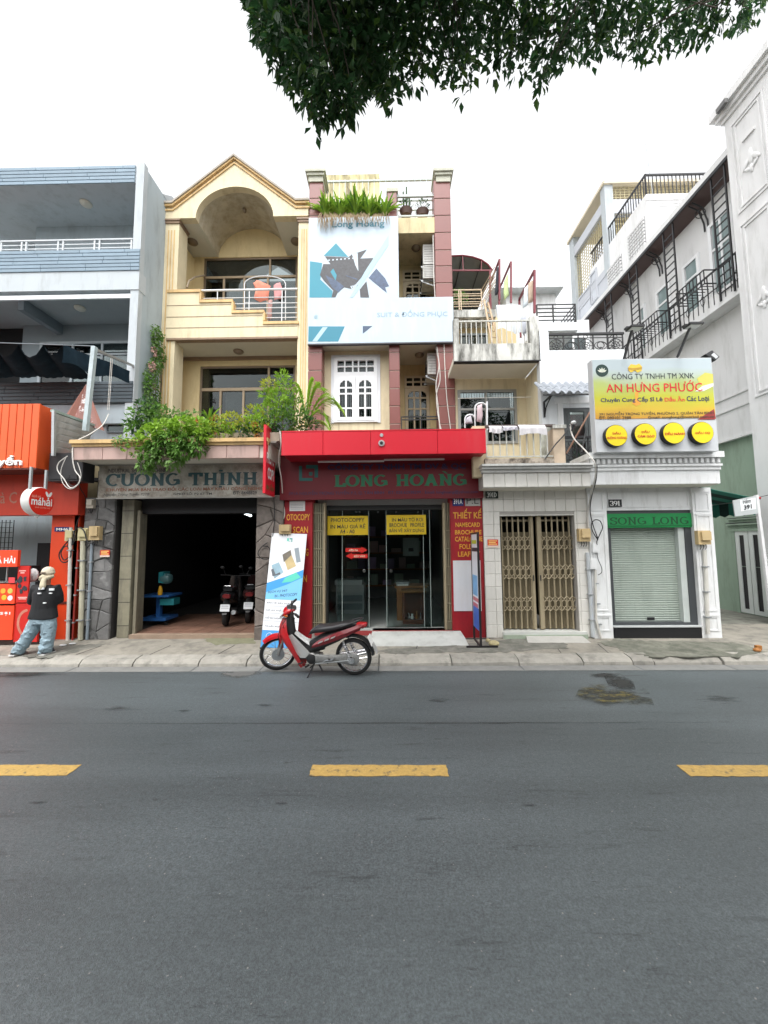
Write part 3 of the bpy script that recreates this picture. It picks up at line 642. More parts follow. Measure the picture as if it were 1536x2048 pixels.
# round hanging sign
rs = thing('round_sign', 'round red and white drum sign hanging on two rods over the shop', 'sign', P(75, 1003, 6.75))
c = P(75, 1003, 6.75); rr = .255
MB().lathe([(rr*.97, -.075), (rr, -.06), (rr, .06), (rr*.97, .075)], c, 'X', 40).build('drum', M('drum_white', (.72,.72,.70), .4, .08, 6), rs, True, ang=40)
MB().lathe([(rr*.955, 0), (rr*.955, .006)], c+Vector((.0735, 0, 0)), 'X', 40).build('face', flat(226,44,24), rs)
MB().lathe([(.012, 0), (.03, .03), (.03, .05)], c+Vector((0, 0, -rr-.05)), 'Z', 10).build('bulb', WHITE, rs)
for dy in (-.16, .14): MB().bar(c+Vector((0, dy, rr*.8)), c+Vector((0, dy, rr+.34)), .035).build('hanger', STEEL, rs)
fo = c+Vector((.0805, 0, 0))
text_on('máhải', fo+Vector((0, -.205, -.075)), (0,1,0), (0,0,1), .41, .16, flat(245,245,242), rs, .02, lift=.002)
text_on('bánh mì', fo+Vector((0, -.20, .055)), (0,1,0), (0,0,1), .17, .055, flat(250,190,170), rs, .0, lift=.002)
text_on('CHẢ CÁ MÁ HẢI', fo+Vector((0, -.13, -.125)), (0,1,0), (0,0,1), .30, .035, flat(250,190,170), rs, .0, lift=.002)
for sgn, tl in ((-1, .5), (1, -.5)):
    cc = fo+Vector((.003, .125+sgn*.033, .14)); pts = []
    for k in range(12):
        a = 2*pi*k/12; y, z = .026*math.cos(a), .055*math.sin(a); pts.append(cc+Vector((0, y*math.cos(tl)-z*math.sin(tl)*sgn*sgn, y*math.sin(tl)+z*math.cos(tl))))
    MB().poly(pts).build('leaf_mark', flat(245,245,242), rs)
# blue number plate
def plate(label, s, rect, Y, bgm, fgm, th=.025, slab=False, bold=.02):
    x0, x1, z0, z1 = R(*rect, Y); o = thing('number_plate', label, 'plate', ((x0+x1)/2, Y, (z0+z1)/2))
    joined('board', bgm, o, [(x0, x1, Y-th, Y-.001, z0, z1)])
    a, b, c_, d = rect; mx, my = (c_-a)*.10, (d-b)*.2
    if slab: slab_text(s, a+mx, b+my, c_-mx, d-my*.9, Y-th, fgm, o, .2, .002)
    else: text(s, a+mx, b+my, c_-mx, d-my, Y-th, fgm, o, bold)
    return o
NAVYP = flat(22, 40, 105); WP = flat(238,238,236)
plate('small blue number plate on the orange pillar', 'MH6', (110,1054,139,1063), YF-.004, NAVYP, WP, .01)
# ================================================================== CREAM GABLED HOUSE (second from left)
h2 = thing('gabled_house', 'cream yellow house with arched gable and stepped balcony over the dark garage', 'house', (-4.1, YU, 0))
X2L, X2R = P(318, 600, YU).x, P(616, 600, YU).x
GX = lambda px, py=500: P(px, py, YU).x
GZ = lambda py, px=468: P(px, py, YU).z
YW = 11.55                                               # recessed window wall
# --- ground floor: stone pillars, garage
def stone_pillar(parent, px0, px1, py0, py1, Y, dp, mat, seed, rows, cols, side=None):
    x0, x1, z0, z1 = R(px0, py0, px1, py1, Y)
    joined('pillar_core', MORTAR, parent, [(x0, x1, Y+.02, Y+dp, z0, z1)])
    r = random.Random(seed); gx = []; 
    P2 = {}
    for j in range(rows+1):
        for i in range(cols+1):
            u = i/cols; v = j/rows
            if 0 < i < cols: u += r.uniform(-.32, .32)/cols
            if 0 < j < rows: v += r.uniform(-.40, .40)/rows
            P2[i, j] = (x0+(x1-x0)*u, z0+(z1-z0)*v)
    for j in range(rows):
        i = 0
        while i < cols:
            q = [P2[i, j], P2[i+1, j], P2[i+1, j+1], P2[i, j+1]]
            if r.random() < .3 and i+1 < cols: q = [P2[i, j], P2[i+1, j], P2[i+2, j], P2[i+2, j+1], P2[i+1, j+1], P2[i, j+1]]; i += 1
            elif r.random() < .3: a = r.uniform(.3, .7); q.insert(1, ((q[0][0]*(1-a)+q[1][0]*a), (q[0][1]*(1-a)+q[1][1]*a)-(.03 if j else 0)))
            i += 1
            cx = sum(p[0] for p in q)/len(q); cz = sum(p[1] for p in q)/len(q); h = r.uniform(.012, .035)
            sh_ = lambda p, k: (cx+(p[0]-cx)*k, cz+(p[1]-cz)*k)
            g = .008; L_ = max(abs(p[0]-cx)+abs(p[1]-cz) for p in q); k0 = 1-g/L_*1.6; k1 = k0-.10
            m = MB(); o = [(p[0], Y+.025, p[1]) for p in (sh_(p, k0) for p in q)]; md = [(p[0], Y-h*.5, p[1]) for p in (sh_(p, k0) for p in q)]; fr = [(p[0], Y-h-r.uniform(-.004,.008), p[1]) for p in (sh_(p, k1) for p in q)]
            m.loft([o, md, fr]); m.build('stone', mat, parent)
stone_pillar(h2, 164, 226, 995, 1280, YF, .5, STONE, 3, 11, 3)
stone_pillar(h2, 511, 566, 990, 1290, YF-.05, .4, STONEW, 5, 10, 2)
x0, x1, z0, z1 = R(226, 1000, 262, 1276, YF+.05)
joined('door_jamb', M('dirty_cream_tile', (.26,.24,.17), .6, .25, 4, dirt=GRIME, damt=.8, dlo=.42), h2, [(x0+.13, x1, YF+.06, YF+.5, z0, z1)])
for k in range(6): joined('jamb_seam', MORTAR, h2, [(x0+.128, x1+.002, YF+.057, YF+.062, z0+(z1-z0)*(k+.5)/6, z0+(z1-z0)*(k+.5)/6+.012)])
xg0, xg1 = P(262, 1140, YF).x, P(512, 1140, YF).x
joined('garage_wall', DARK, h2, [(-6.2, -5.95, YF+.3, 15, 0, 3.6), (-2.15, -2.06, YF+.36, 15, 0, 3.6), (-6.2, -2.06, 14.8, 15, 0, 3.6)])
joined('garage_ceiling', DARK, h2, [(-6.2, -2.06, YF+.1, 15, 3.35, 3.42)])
joined('shutter_box', BLACK, h2, [(xg0, xg1, YF+.25, YF+.55, P(380,1027,YF+.25).z, 3.34)])
joined('roller_guide', M('dull_guide', (.20,.18,.13), .6, .2), h2, [(xg0+.0, xg0+.06, YF+.12, YF+.18, .2, P(260,1030,YF).z+.1)])
# garage floor tiles
TERR = M('terracotta_tile', (.24,.13,.09), .55, .2, 4, objvar=.22, dirt=(.10,.07,.05), damt=.6, streak=False)
joined('threshold', M('worn_threshold', (.30,.22,.16), .8, .2, 5), h2, [(xg0, xg1, YF+.02, YF+.16, .1, .245)])
fl = joined('garage_floor', MORTAR, h2, [(-6.0, -2.1, YF+.17, 14.9, .1, .232)])
for j in range(7):
    for i in range(9):
        xx = xg0-.05+i*.31; 
        MB().box(xx+.004, xx+.304, YF+.18+j*.31, YF+.48+j*.31, .232, .24).build('floor_tile', TERR, fl)
# fascia and cornice of the front extension, terrace behind it
YFs = 6.95
zf0, zf1, zcn = P(350, 918, YFs).z, P(350, 892, YFs).z, P(350, 880, YFs).z
xf0, xf1 = P(146, 910, YFs).x, P(537, 910, YFs).x
PINK = M('pink_fascia_panel', (.48,.33,.29), .6, .08, 3, objvar=.05, dirt=(.14,.11,.09), damt=.6)
joined('terrace_slab', CEIL, h2, [(xf0, xf1, YFs+.02, YW, zf0+.01, zcn-.05)])
xx = xf0
for wd in (.56, .46, .62, .62, .62, .60):
    e = min(xf1, xx+wd); piece('fascia_panel', h2, PINK, (xx+e)/2, YFs+.006, (zf0+zf1)/2, e-xx-.006, .03, zf1-zf0-.004); xx = e
joined('cornice', YTRIM, h2, [(xf0-.03, xf1, YFs-.07, YFs+.10, zf1+.055, zcn+.01), (xf0-.015, xf1, YFs-.03, YFs+.10, zf1+.002, zf1+.053)])
joined('terrace_floor', CONC, h2, [(xf0+.05, -2.12, YFs+.12, YW, zcn-.04, zcn-.01)])
joined('party_wall', M('side_cream', (.55,.46,.28), .8, .1), h2, [(X2L-.02, X2L+.06, YF, 14, 0, zcn-.06)])
# low planter boxes on the terrace edge
joined('planter', M('dirty_planter', (.42,.36,.28), .85, .25, 4, dirt=GRIME, damt=.7), h2, [(P(300,870,7.1).x, P(560,870,7.1).x, YFs+.12, YFs+.42, zcn-.01, zcn+.16)])
# --- shop board of the garage
gb = thing('garage_board', 'weathered tin board with blue lettering above the dark garage opening', 'sign', P(370, 965, 7.4))
Yg = 7.42; x0, x1, z0, z1 = R(197, 930, 545, 994, Yg)
TIN = M('weathered_tin', (.40,.38,.33), .6, .22, 2.2, dirt=(.10,.075,.05), damt=.85, streak=False, dlo=.42, dhi=.66)
joined('board', TIN, gb, [(x0, x1, Yg, Yg+.03, z0, z1)]); joined('frame', M('board_frame', (.25,.24,.22), .6), gb, [(x0-.02, x1+.02, Yg-.012, Yg+.04, z0-.025, z0-.001), (x0-.02, x1+.02, Yg-.012, Yg+.04, z1+.001, z1+.02)])
BL = M('teal_lettering', (.02,.065,.075), .6, .2, 6); RD = M('rust_lettering', (.22,.07,.03), .6, .2, 6); DKL = M('dark_lettering', (.04,.042,.045), .7, .2)
slab_text('CUONG THINH', 212, 946, 516, 971, Yg, BL, gb, .23, .004, marks=[(1.95, 1.06, [(.15,.16),(.38,0),(.5,0),(.3,.16)]), (1.78, .9, [(0,.0),(.12,.0),(.16,.18),(.04,.18)]), (2.75, .9, [(0,.0),(.12,.0),(.16,.18),(.04,.18)]), (7.15, 1.08, [(.02,0),(.26,0),(.26,.14),(.02,.14)]), (7.15, -.2, [(.04,0),(.24,0),(.24,.12),(.04,.12)])])
text('CHUYÊN MUA BÁN TRAO ĐỔI CÁC LOẠI MÁY KHÂU CÔNG NGHIỆP', 213, 972, 533, 983, Yg, RD, gb, .018)
text('Nguyễn Trọng Tuyển P2TB', 207, 985, 298, 993, Yg, DKL, gb, .0, slant=.25); text('GPKD SỐ: P2 67 TM', 347, 983, 424, 990, Yg, DKL, gb, .012); text('ĐT: 8448829', 466, 982, 514, 989, Yg, DKL, gb, .012)
text('INDUSTRIAL SEWING MACHINES', 216, 937, 336, 945, Yg, DKL, gb, .012)
# --- columns
def fluted(parent, px0, px1, py0, py1, mat):
    x0, x1, z0, z1 = R(px0, py0, px1, py1, YU)
    joined('column', YEL, parent, [(x0, x1, YU, YU+.45, z0, z1)])
    m = MB()
    for k in range(3):
        x = x0+(x1-x0)*(.3+.2*k); m.box(x-.014, x+.014, YU-.012, YU-.001, z0+.2, z1-.32)
    m.build('column_rib', YTRIM, parent)
    joined('capital', BTRIM, parent, [(x0-.05, x1+.03, YU-.05, YU+.5, z1-.05, z1-.001), (x0-.025, x1+.015, YU-.03, YU+.48, z1-.12, z1-.051)])
zt2 = GZ(440)
fluted(h2, 320, 350, 440, 905, YEL); fluted(h2, 595, 618, 437, 870, YEL)
joined('side_wall', YELB, h2, [(X2L-.03, X2L+.18, YU+.45, 14, 3.0, zt2-.01), (X2R-.12, X2R-.01, YU+.45, 14, 3.0, zt2-.01)])
# --- gable with barrel vault
zs = GZ(436); xg, za = GX(470, 330), GZ(322)
eL, eR = GX(323, 425), GX(617, 425); ze = GZ(413)
cx = GX(469.5, 436); aw_ = (GX(547, 436)-GX(392, 436))/2; ah = GZ(375)-zs
NA = 24; arc = [(cx-aw_*math.cos(pi*k/NA), zs+ah*math.sin(pi*k/NA)) for k in range(NA+1)]
m = MB(); Yg0, Yg1 = YU-.03, YU+.17
# front face as strips between arch and roofline
def roofz(x): return ze+(za-ze)*(1-abs(x-xg)/((xg-(eL+.35)) if x < xg else ((eR-.35)-xg))) if eL+.35 < x < eR-.35 else ze
xs = sorted(set([eL, eL+.35, eR-.35, eR, xg]+[p[0] for p in arc])); 
def az(x):
    if x <= cx-aw_ or x >= cx+aw_: return zs
    return zs+ah*math.sqrt(max(0, 1-((x-cx)/aw_)**2))
for a, b in zip(xs[:-1], xs[1:]):
    m.poly([(a, Yg0, az(a)), (b, Yg0, az(b)), (b, Yg0, roofz(b)), (a, Yg0, roofz(a))])
    m.poly([(a, Yg1, roofz(a)), (b, Yg1, roofz(b)), (b, Yg1, az(b)), (a, Yg1, az(a))])
    m.poly([(a, Yg0, roofz(a)), (b, Yg0, roofz(b)), (b, Yg1, roofz(b)), (a, Yg1, roofz(a))])
    m.poly([(a, Yg1, az(a)), (b, Yg1, az(b)), (b, Yg0, az(b)), (a, Yg0, az(a))])
m.build('gable', YEL, h2)
m = MB()                                                  # vault surface
rg0 = [(x, Yg1, z) for x, z in arc]; rg1 = [(x, YW, z) for x, z in arc]; m.loft([rg1, rg0], closed_ring=False, caps=False)
m.build('vault', VAULT, h2, True, ang=60)
joined('soffit', CEIL, h2, [(eL+.05, cx-aw_, Yg1+.001, YW, zs, zs+.12), (cx+aw_, eR-.05, Yg1+.001, YW, zs, zs+.12)])
# gable wall above window, inside the vault
m = MB(); zlw = GZ(515); 
zwt = P(468, 510, YW).z
m.poly([(x, YW+.001, z) for x, z in arc]); m.build('tympanum', YELB, h2)
x0, x1, z0, z1 = R(406, 514, 594, 640, YW)
joined('back_wall', YELB, h2, [(X2L, x0, YW, YW+.15, zcn, zs+.1), (x1, X2R, YW, YW+.15, zcn, zs+.1), (x0, x1, YW, YW+.15, z1, zs-.001)])
zfl2 = GZ(684); 
# roof edge mouldings
def mould(mat, off, th, y0):
    m = MB(); pts = [(eL-.03, ze), (eL+.35, ze), (xg, za), (eR-.35, ze), (eR+.03, ze)]
    up = [(p[0], p[1]+off+th) for p in pts]; lo = [(p[0], p[1]+off) for p in pts]
    for i in range(4): m.prism([(lo[i][0], y0, lo[i][1]), (lo[i+1][0], y0, lo[i+1][1]), (up[i+1][0], y0, up[i+1][1]), (up[i][0], y0, up[i][1])], (0, Yg1-y0+.1, 0))
    m.build('roof_moulding', mat, h2)
mould(YTRIM, -.13, .045, Yg0-.03); mould(YTRIM, -.02, .06, Yg0-.07); mould(M('weathered_cap', (.36,.32,.27), .8, .2), .042, .06, Yg0-.10)
RS = M('roof_sheet', (.25,.22,.20), .8, .15)
for xe in (eL, eR): MB().prism([(xe, Yg1+.1, ze+.02), (xg, Yg1+.1, za+.02), (xg, Yg1+.1, za+.08), (xe, Yg1+.1, ze+.08)], (0, 4, 0)).build('roof', RS, h2)
ceiling_lamp(h2, 385, 483, YU, zs-.001, .15); ceiling_lamp(h2, 592, 482, YU, zs-.001, .15)
MB().blob(P(489, 421, 10.75), (.06,.06,.085)).build('vault_lamp', BRWN, h2, True)
# window of the upper floor
wf = window(h2, x0, x1, z0-.5, z1, YW+.03, (), (), .06, .07, BRWN, GLS)
def cell(x0, x1, z0, z1, Y, parent, curtain=None):
    pass
tz = P(500, 552, YW).z
m = MB(); m.box(x0+.06, x1-.06, YW+.025, YW+.09, tz-.04, tz+.03)
for px, a, b in ((539, z1-.06, tz), (447, tz, z0-.5), (488, tz, z0-.5), (535, tz, z0-.5)): xx = P(px, 560, YW).x; m.box(xx-.03, xx+.03, YW+.027, YW+.088, min(a, b), max(a, b))
m.build('mullion', M('bronze_mullion', (.36,.27,.17), .45, .1), wf)
joined('curtain', CURT, h2, [(P(450,560,YW).x, x1-.05, YW+.3, YW+.32, z0-.5, tz)])
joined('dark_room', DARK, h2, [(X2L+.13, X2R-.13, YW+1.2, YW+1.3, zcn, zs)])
# --- stepped balcony front
zb = GZ(676); steps = [(334, 583, 399), (399, 603, 464), (464, 624, 527), (527, 646, 596)]
YB2 = YU-.02
m = MB(); mt = MB(); groove = MB()
for a, zpy, b in steps:
    xa, xb, zz = GX(a, 630), GX(b, 630), GZ(zpy, (a+b)/2)
    m.box(xa, xb, YB2, YB2+.14, zb, zz-.05)
    mt.box(xa, xb+.03, YB2-.03, YB2+.16, zz-.049, zz+.03)
for i in range(3):
    xb = GX(steps[i][2], 630); mt.box(xb, xb+.055, YB2-.03, YB2+.16, GZ(steps[i+1][1], 470)+.031, GZ(steps[i][1], 430)-.05)
for py in (610, 633, 655):
    zz = GZ(py); xe = GX({610: 462, 633: 525, 655: 595}[py], 630); groove.box(GX(334, 630), xe, YB2-.006, YB2-.001, zz-.008, zz+.008)
m.build('balcony_wall', YEL, h2); mt.build('balcony_trim', YTRIM, h2); groove.build('balcony_seam', BTRIM, h2)
joined('balcony_edge', BTRIM, h2, [(GX(334, 676), GX(596, 676), YB2-.03, YB2+.2, zb-.055, zb-.001)])
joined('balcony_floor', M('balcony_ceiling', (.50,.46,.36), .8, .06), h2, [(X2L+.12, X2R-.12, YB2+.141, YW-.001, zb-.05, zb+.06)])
# rail
m = MB(); zt_ = GZ(578, 460); xa, xb = GX(341, 580), GX(594, 580)
m.tube([(xa, YU+.05, zt_), (xb, YU+.05, zt_)], .028, 8)
for px, top in ((385, 583), (433, 603), (497, 624), (563, 646)):
    x = GX(px, 600); m.tube([(x, YU+.05, GZ(top, px)), (x, YU+.05, zt_)], .014, 6)
for py, a in ((593, 399), (605, 399), (614, 464), (625, 464), (634, 527), (643, 527)):
    m.tube([(GX(a, py), YU+.05, GZ(py, 500)), (xb, YU+.05, GZ(py, 500))], .011, 6)
m.build('balcony_rail', RAILW, h2, True)
MB().tube([P(374, 575, YU+.4), P(378, 562, YU+.5), P(390, 554, YU+.9), P(409, 551, YW-.03)], .025, 8).build('drain_pipe', M('brown_pipe', (.35,.28,.2), .6), h2, True)
# clothes rack with arched top, and washing
rk = thing('clothes_rack', 'white arched clothes rack on the cream stepped balcony', 'rack', P(525, 640, 10.5))
Yr = 10.45; m = MB(); pts = [P(489, 640, Yr), P(489, 570, Yr)]
pts += [P(489+ 41*(1-math.cos(t)), 568-16*math.sin(t)**1.0, Yr) for t in [pi*k/10 for k in range(11)]] + [P(571, 570, Yr), P(571, 640, Yr)]
m.tube(pts, .014, 6); m.tube([P(489, 605, Yr), P(571, 605, Yr)], .010, 6); m.tube([P(489, 640, Yr+.3), P(489, 575, Yr)], .012, 6); m.tube([P(571, 640, Yr+.3), P(571, 575, Yr)], .012, 6)
m.build('tube_frame', RAILW, rk, True)
def garment(name, label, pts, Y, mat, cat='garment', group=None, thick=.05, seed=1):
    """hanging cloth: outline subdivided into a wavy double-sided sheet with depth"""
    r = random.Random(seed); pw = [P(x, y, Y) for x, y in pts]; n = len(pw)
    c = sum(pw, Vector())/n; rings = []
    for sgn, k in ((-1, .55), (-1, .88), (0, 1.0), (1, .88), (1, .55)):
        ring = []
        for i, p in enumerate(pw):
            for q in (0, .5):
                a = p.lerp(pw[(i+1) % n], q); v = c+(a-c)*k; ring.append(v+Vector((0, sgn*thick*(1.1-.6*k)+.02*math.sin(9*a.x*3+a.z*5), 0)))
        rings.append(ring)
    return tag(MB().loft(rings).build(name, mat, None, True, ang=70), label, cat, group)
garment('pink_shirt', 'coral pink shirt hanging over the cream balcony rail', [(506,566),(513,560),(528,565),(541,572),(536,600),(520,604),(508,598),(511,580)], 10.4, M('coral_cloth', (.62,.22,.15), .9, .15, 9))
garment('rose_towel', 'pale rose cloth on the arched rack beside the coral shirt', [(547,570),(560,564),(566,580),(562,598),(548,600)], 10.42, M('rose_cloth', (.60,.28,.28), .9, .2, 9))
garment('black_garment', 'black garment at the right end of the arched rack', [(560,570),(569,570),(571,588),(564,606),(556,602)], 10.50, M('black_cloth', (.02,.02,.022), .9, .2, 9))
garment('striped_trousers', 'faded pink trousers hanging below the rack on the balcony', [(536,600),(545,600),(544,637),(535,640)], 10.44, M('faded_pink', (.46,.28,.26), .9, .25, 14))
# --- first floor recess: niche, window
YW1 = 11.1
zc_ = zb-.056
x0, x1, z0, z1 = R(398, 731, 590, 870, YW1)
joined('recess_wall', YELB, h2, [(X2L+.12, x0, YW1, YW1+.15, zcn-.02, zc_+.01), (x1, X2R-.12, YW1, YW1+.15, zcn-.02, zc_+.01), (x0, x1, YW1, YW1+.15, z1, zc_+.01)])
joined('ceiling_moulding', BTRIM, h2, [(X2L+.121, X2R-.121, YW1-.08, YW1-.001, zc_-.09, zc_), (X2L+.121, X2L+.2, YU+.46, YW1-.081, zc_-.09, zc_)])
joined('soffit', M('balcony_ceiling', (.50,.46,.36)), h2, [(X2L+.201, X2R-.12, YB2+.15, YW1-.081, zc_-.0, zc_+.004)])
ceiling_lamp(h2, 477, 702, YU, zc_-.002, .14)
wf = window(h2, x0, x1, z0, z1, YW1+.03, (), (), .06, .07, BRWN, GLS)
tz = P(500, 777, YW1).z; m = MB(); m.box(x0+.06, x1-.06, YW1+.025, YW1+.09, tz-.05, tz+.04)
for px, a, b in ((536, z1-.06, tz), (440, tz, z0), (486, tz, z0), (536, tz, z0)): xx = P(px, 790, YW1).x; m.box(xx-.03, xx+.03, YW1+.027, YW1+.088, min(a, b), max(a, b))
m.build('mullion', M('bronze_mullion', (.36,.27,.17), .45, .1), wf)
joined('curtain', CURT, h2, [(P(442,800,YW1).x, x1-.05, YW1+.3, YW1+.32, z0, tz)])
# pointed niche window in the side wall
Xn = X2L+.18; m = MB(); sp = [(737+0, 0)]
nich = [(345, 830), (345, 757), (350, 743), (358, 737)]
Ya, Yb_ = 10.55, 10.95; zn0, zn1, zn2 = P(345, 850, 10.6).z, P(345, 765, 10.6).z, P(352, 735, 10.7).z
ym = (Ya+Yb_)/2; out_ = [(Ya-.07, zn0), (Ya-.07, zn1), (ym, zn2+.08), (Yb_+.07, zn1), (Yb_+.07, zn0)]; inn = [(Ya, zn0), (Ya, zn1-.03), (ym, zn2), (Yb_, zn1-.03), (Yb_, zn0)]
for i in range(4): m.prism([(Xn+.001, *out_[i]), (Xn+.001, *out_[i+1]), (Xn+.001, *inn[i+1]), (Xn+.001, *inn[i])], (.05, 0, 0))
fr = m.build('niche_window', YTRIM, h2); MB().prism([(Xn+.002, y, z) for y, z in inn], (.012, 0, 0)).build('pane', M('pale_glass', (.55,.58,.60), .2, .1), fr)
# ================================================================== PHOTOCOPY HOUSE (plum tiled pillars, red shop front)
h3 = thing('tiled_house', 'narrow house with plum tiled pillars above the red photocopy shop', 'house', (-.1, YU, 0))
# --- red pilasters
def rbox(name, mat, parent, rect, y0, y1, **k): return MB().pbox(*rect, y0, y1).build(name, mat, parent, **k)
rbox('pilaster', DRED, h3, (566, 995, 624, 1280), YF, YF+.3); rbox('pilaster', DRED, h3, (903, 990, 968, 1278), YF, YF+.3)
YL = M('yellow_lettering', (.75,.36,.04), .5, .12, 12)
for s, r in (('P OTOCOPY', (566,1028,620,1041)), ('SCAN', (586,1053,616,1066)), ('G', (611,1097,617,1112)), ('N', (606,1150,614,1164))): text(s, *r, YF-.002, YL, h3, .02)
for s, r in (('THIẾT KẾ', (906,1017,963,1037)), ('NAMECARD', (911,1045,960,1054)), ('BROCHURE', (910,1060,963,1069)), ('CATALOGUE', (910,1073,965,1083)), ('FOLDER', (919,1088,958,1098)), ('LEAFLET', (916,1103,960,1113))): text(s, *r, YF-.002, YL, h3, .02)
rbox('white_panel', M('white_vinyl', (.66,.66,.68), .45, .06, 3, dirt=(.5,.46,.40), damt=.3), h3, (907,1121,962,1222), YF-.012, YF-.002)
rbox('notice', M('paper_notice', (.70,.69,.68), .7, .05), h3, (579,1002,610,1022), YF-.008, YF-.002)
m = MB()
for k in range(4): m.pbox(581, 1008+k*3.2, 606, 1009+k*3.2, YF-.0095, YF-.0085)
m.build('print', M('grey_print', (.35,.35,.36), .7), h3)
plate('blue house number plate 391A on the red pilaster', '391A', (905,994,927,1012), YF-.004, NAVYP, WP, .012)
plate('grey plate with dark letters beside the 391A number plate', 'P.L', (930,991,960,1012), YF-.004, M('aluminium_plate', (.40,.38,.36), .4, .1, 8, metal=.3), DKL, .012, bold=.0)
plate('green-black house number plate 391D on the white tiled wall', '391D', (971,982,996,997), 7.64, M('dark_green_plate', (.015,.03,.025), .5), WP, .012, slab=True)
# --- main board (awning shade is put into its dark red)
mb_ = thing('shop_board', 'dark red shop board with green and blue lettering under the red awning', 'sign', P(760, 960, 7.6))
Yb = 7.58; rbox('board', M('shaded_red_board', (.15,.005,.012), .5, .1, 2), mb_, (560,908,966,998), Yb, Yb+.08)
GRN = M('green_lettering', (.012,.16,.07), .45, .15, 6); NVL = M('navy_lettering', (.03,.025,.09), .5, .15)
slab_text('LONG HOANG', 668, 949, 934, 972, Yb, GRN, mb_, .25, .02, marks=[(7.4, 1.06, [(.0,.2),(.25,0),(.4,0),(.2,.2)])])
text('CÔNG TY TNHH TM DV & QC', 655, 925, 932, 941, Yb, NVL, mb_, .03, .006)
text('391A NGUYỄN TRỌNG TUYỂN P.2, Q. TÂN BÌNH   ĐT: 028.62938299   Email: longhoang@yahoo.com', 578, 979, 956, 990, Yb, NVL, mb_, .01)
LT = M('logo_teal', (.01,.13,.12), .5)
for pts in (((598,932),(604,932),(604,956),(625,956),(625,962),(598,962)), ((612,930),(636,930),(636,955),(629,955),(629,937),(612,937)), ((618,944),(625,944),(625,951),(618,951))): print_poly(pts, Yb, LT, mb_, 'logo_mark', .006)
# --- awning box
ya = 6.95; aw3 = thing('red_awning', 'bright red sheet metal awning box over the photocopy shop', 'awning', P(765, 890, ya))
x0, x1, z0, z1 = R(563, 862, 972, 909, ya)
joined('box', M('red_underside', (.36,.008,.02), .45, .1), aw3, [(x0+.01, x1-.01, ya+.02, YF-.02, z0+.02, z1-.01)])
for a, b in ((563, 646), (646, 741), (741, 875), (875, 972)):
    xa, xb = P(a, 888, ya).x, P(b, 888, ya).x; piece('panel', aw3, RED, (xa+xb)/2, ya+.006, (z0+z1)/2, xb-xa-.004, .028, z1-z0, q=.002)
joined('rim', RED, aw3, [(x0, x1, ya-.012, ya+.05, z1+.001, z1+.02)])
for r in ((636,921,768,924), (768,917,889,920)): MB().pbox(*r, 7.25, 7.29).build('tube_lamp', M('pale_tube', (.62,.58,.56), .4), aw3)
m = MB(); c1 = P(763, 886, ya-.03); c2 = P(763, 870, ya-.02)
m.lathe([(.055, 0), (.06, .01), (.06, .04)], c1, 'Y', 20); m.lathe([(.032, 0), (.034, .01), (.034, .03)], c2, 'Y', 16)
sp = m.build('floodlight', M('lamp_body', (.45,.45,.45), .4, .1, metal=.3), aw3, True)
MB().lathe([(.03, 0), (.03, .006)], c1+Vector((0,-.007,0)), 'Y', 16).build('lens', BLACK, sp)
# --- perpendicular PHOTO COPY blade
bl = thing('blade_sign', 'red projecting sign reading PHOTO COPY at the left end of the awning', 'sign', P(545, 925, 6.9))
pn0, pn1 = P(533, 849, 6.86), P(532, 986, 6.86); Xb = pn0.x
pf = 7.42
joined('panel', RED, bl, [(Xb-.05, Xb, 6.86, pf, pn1.z, pn0.z)])
zq = lambda py: P(535, py, 6.9).z
for s, a, b in (('PHOTO', 903, 925), ('COPY', 932, 956)): text_on(s, (Xb, 6.90 if s == 'PHOTO' else 6.97, zq(b)), (0,1,0), (0,0,1), .44 if s == 'PHOTO' else .40, zq(a)-zq(b), WP, bl, .03)
text_on('IN ẤN', (Xb, 6.92, zq(978)), (0,1,0), (0,0,1), .42, zq(963)-zq(978), M('dull_green', (.10,.14,.04), .6), bl, .03)
# --- shop front: folded gates, glass, inside
YG = 8.05
zsl = .30
joined('shop_floor', M('pale_floor_tile', (.40,.42,.40), .3, .1, 2), h3, [(-1.62, 1.42, YF+.03, 12.5, .1, zsl)])
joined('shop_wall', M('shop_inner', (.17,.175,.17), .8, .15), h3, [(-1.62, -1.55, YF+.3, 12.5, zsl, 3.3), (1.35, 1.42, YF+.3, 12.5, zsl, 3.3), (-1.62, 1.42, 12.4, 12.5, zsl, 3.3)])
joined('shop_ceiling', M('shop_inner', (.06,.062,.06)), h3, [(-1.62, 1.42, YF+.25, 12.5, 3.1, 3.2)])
joined('sill', M('red_sill', (.30,.04,.04), .5), h3, [(-1.5, 1.35, YF+.0, YF+.028, .22, zsl+.008)])
GATE = M('gate_stack_metal', (.26,.24,.16), .5, .18, 8, dirt=(.08,.07,.05), damt=.6)
for a, b in ((624, 650), (888, 903)):
    x0, x1, z0, z1 = R(a, 1006, b, 1256, YF+.1); n = 7 if b-a > 20 else 4
    gt = MB()
    for k in range(n): xx = x0+(x1-x0)*(k+.5)/n; gt.box(xx-.011, xx+.011, YF+.10, YF+.24, zsl, z1)
    for k in range(7): zz = zsl+(z1-zsl)*(k+.4)/7; gt.box(x0, x1, YF+.09, YF+.10, zz, zz+.02)
    o = tag(gt.build('folding_gate', GATE), 'folded steel gate stacked at the %s of the photocopy entrance' % ('left' if a < 700 else 'right'), 'gate')
    joined('end_post', BEIGEM, o, [((x1-.035) if a < 700 else x0, x1 if a < 700 else x0+.035, YF+.08, YF+.25, zsl, z1+.01)])
rbox('door_head', M('steel_head', (.34,.36,.35), .4, .1, metal=.4), h3, (636,998,895,1010), YF+.28, YF+.42)
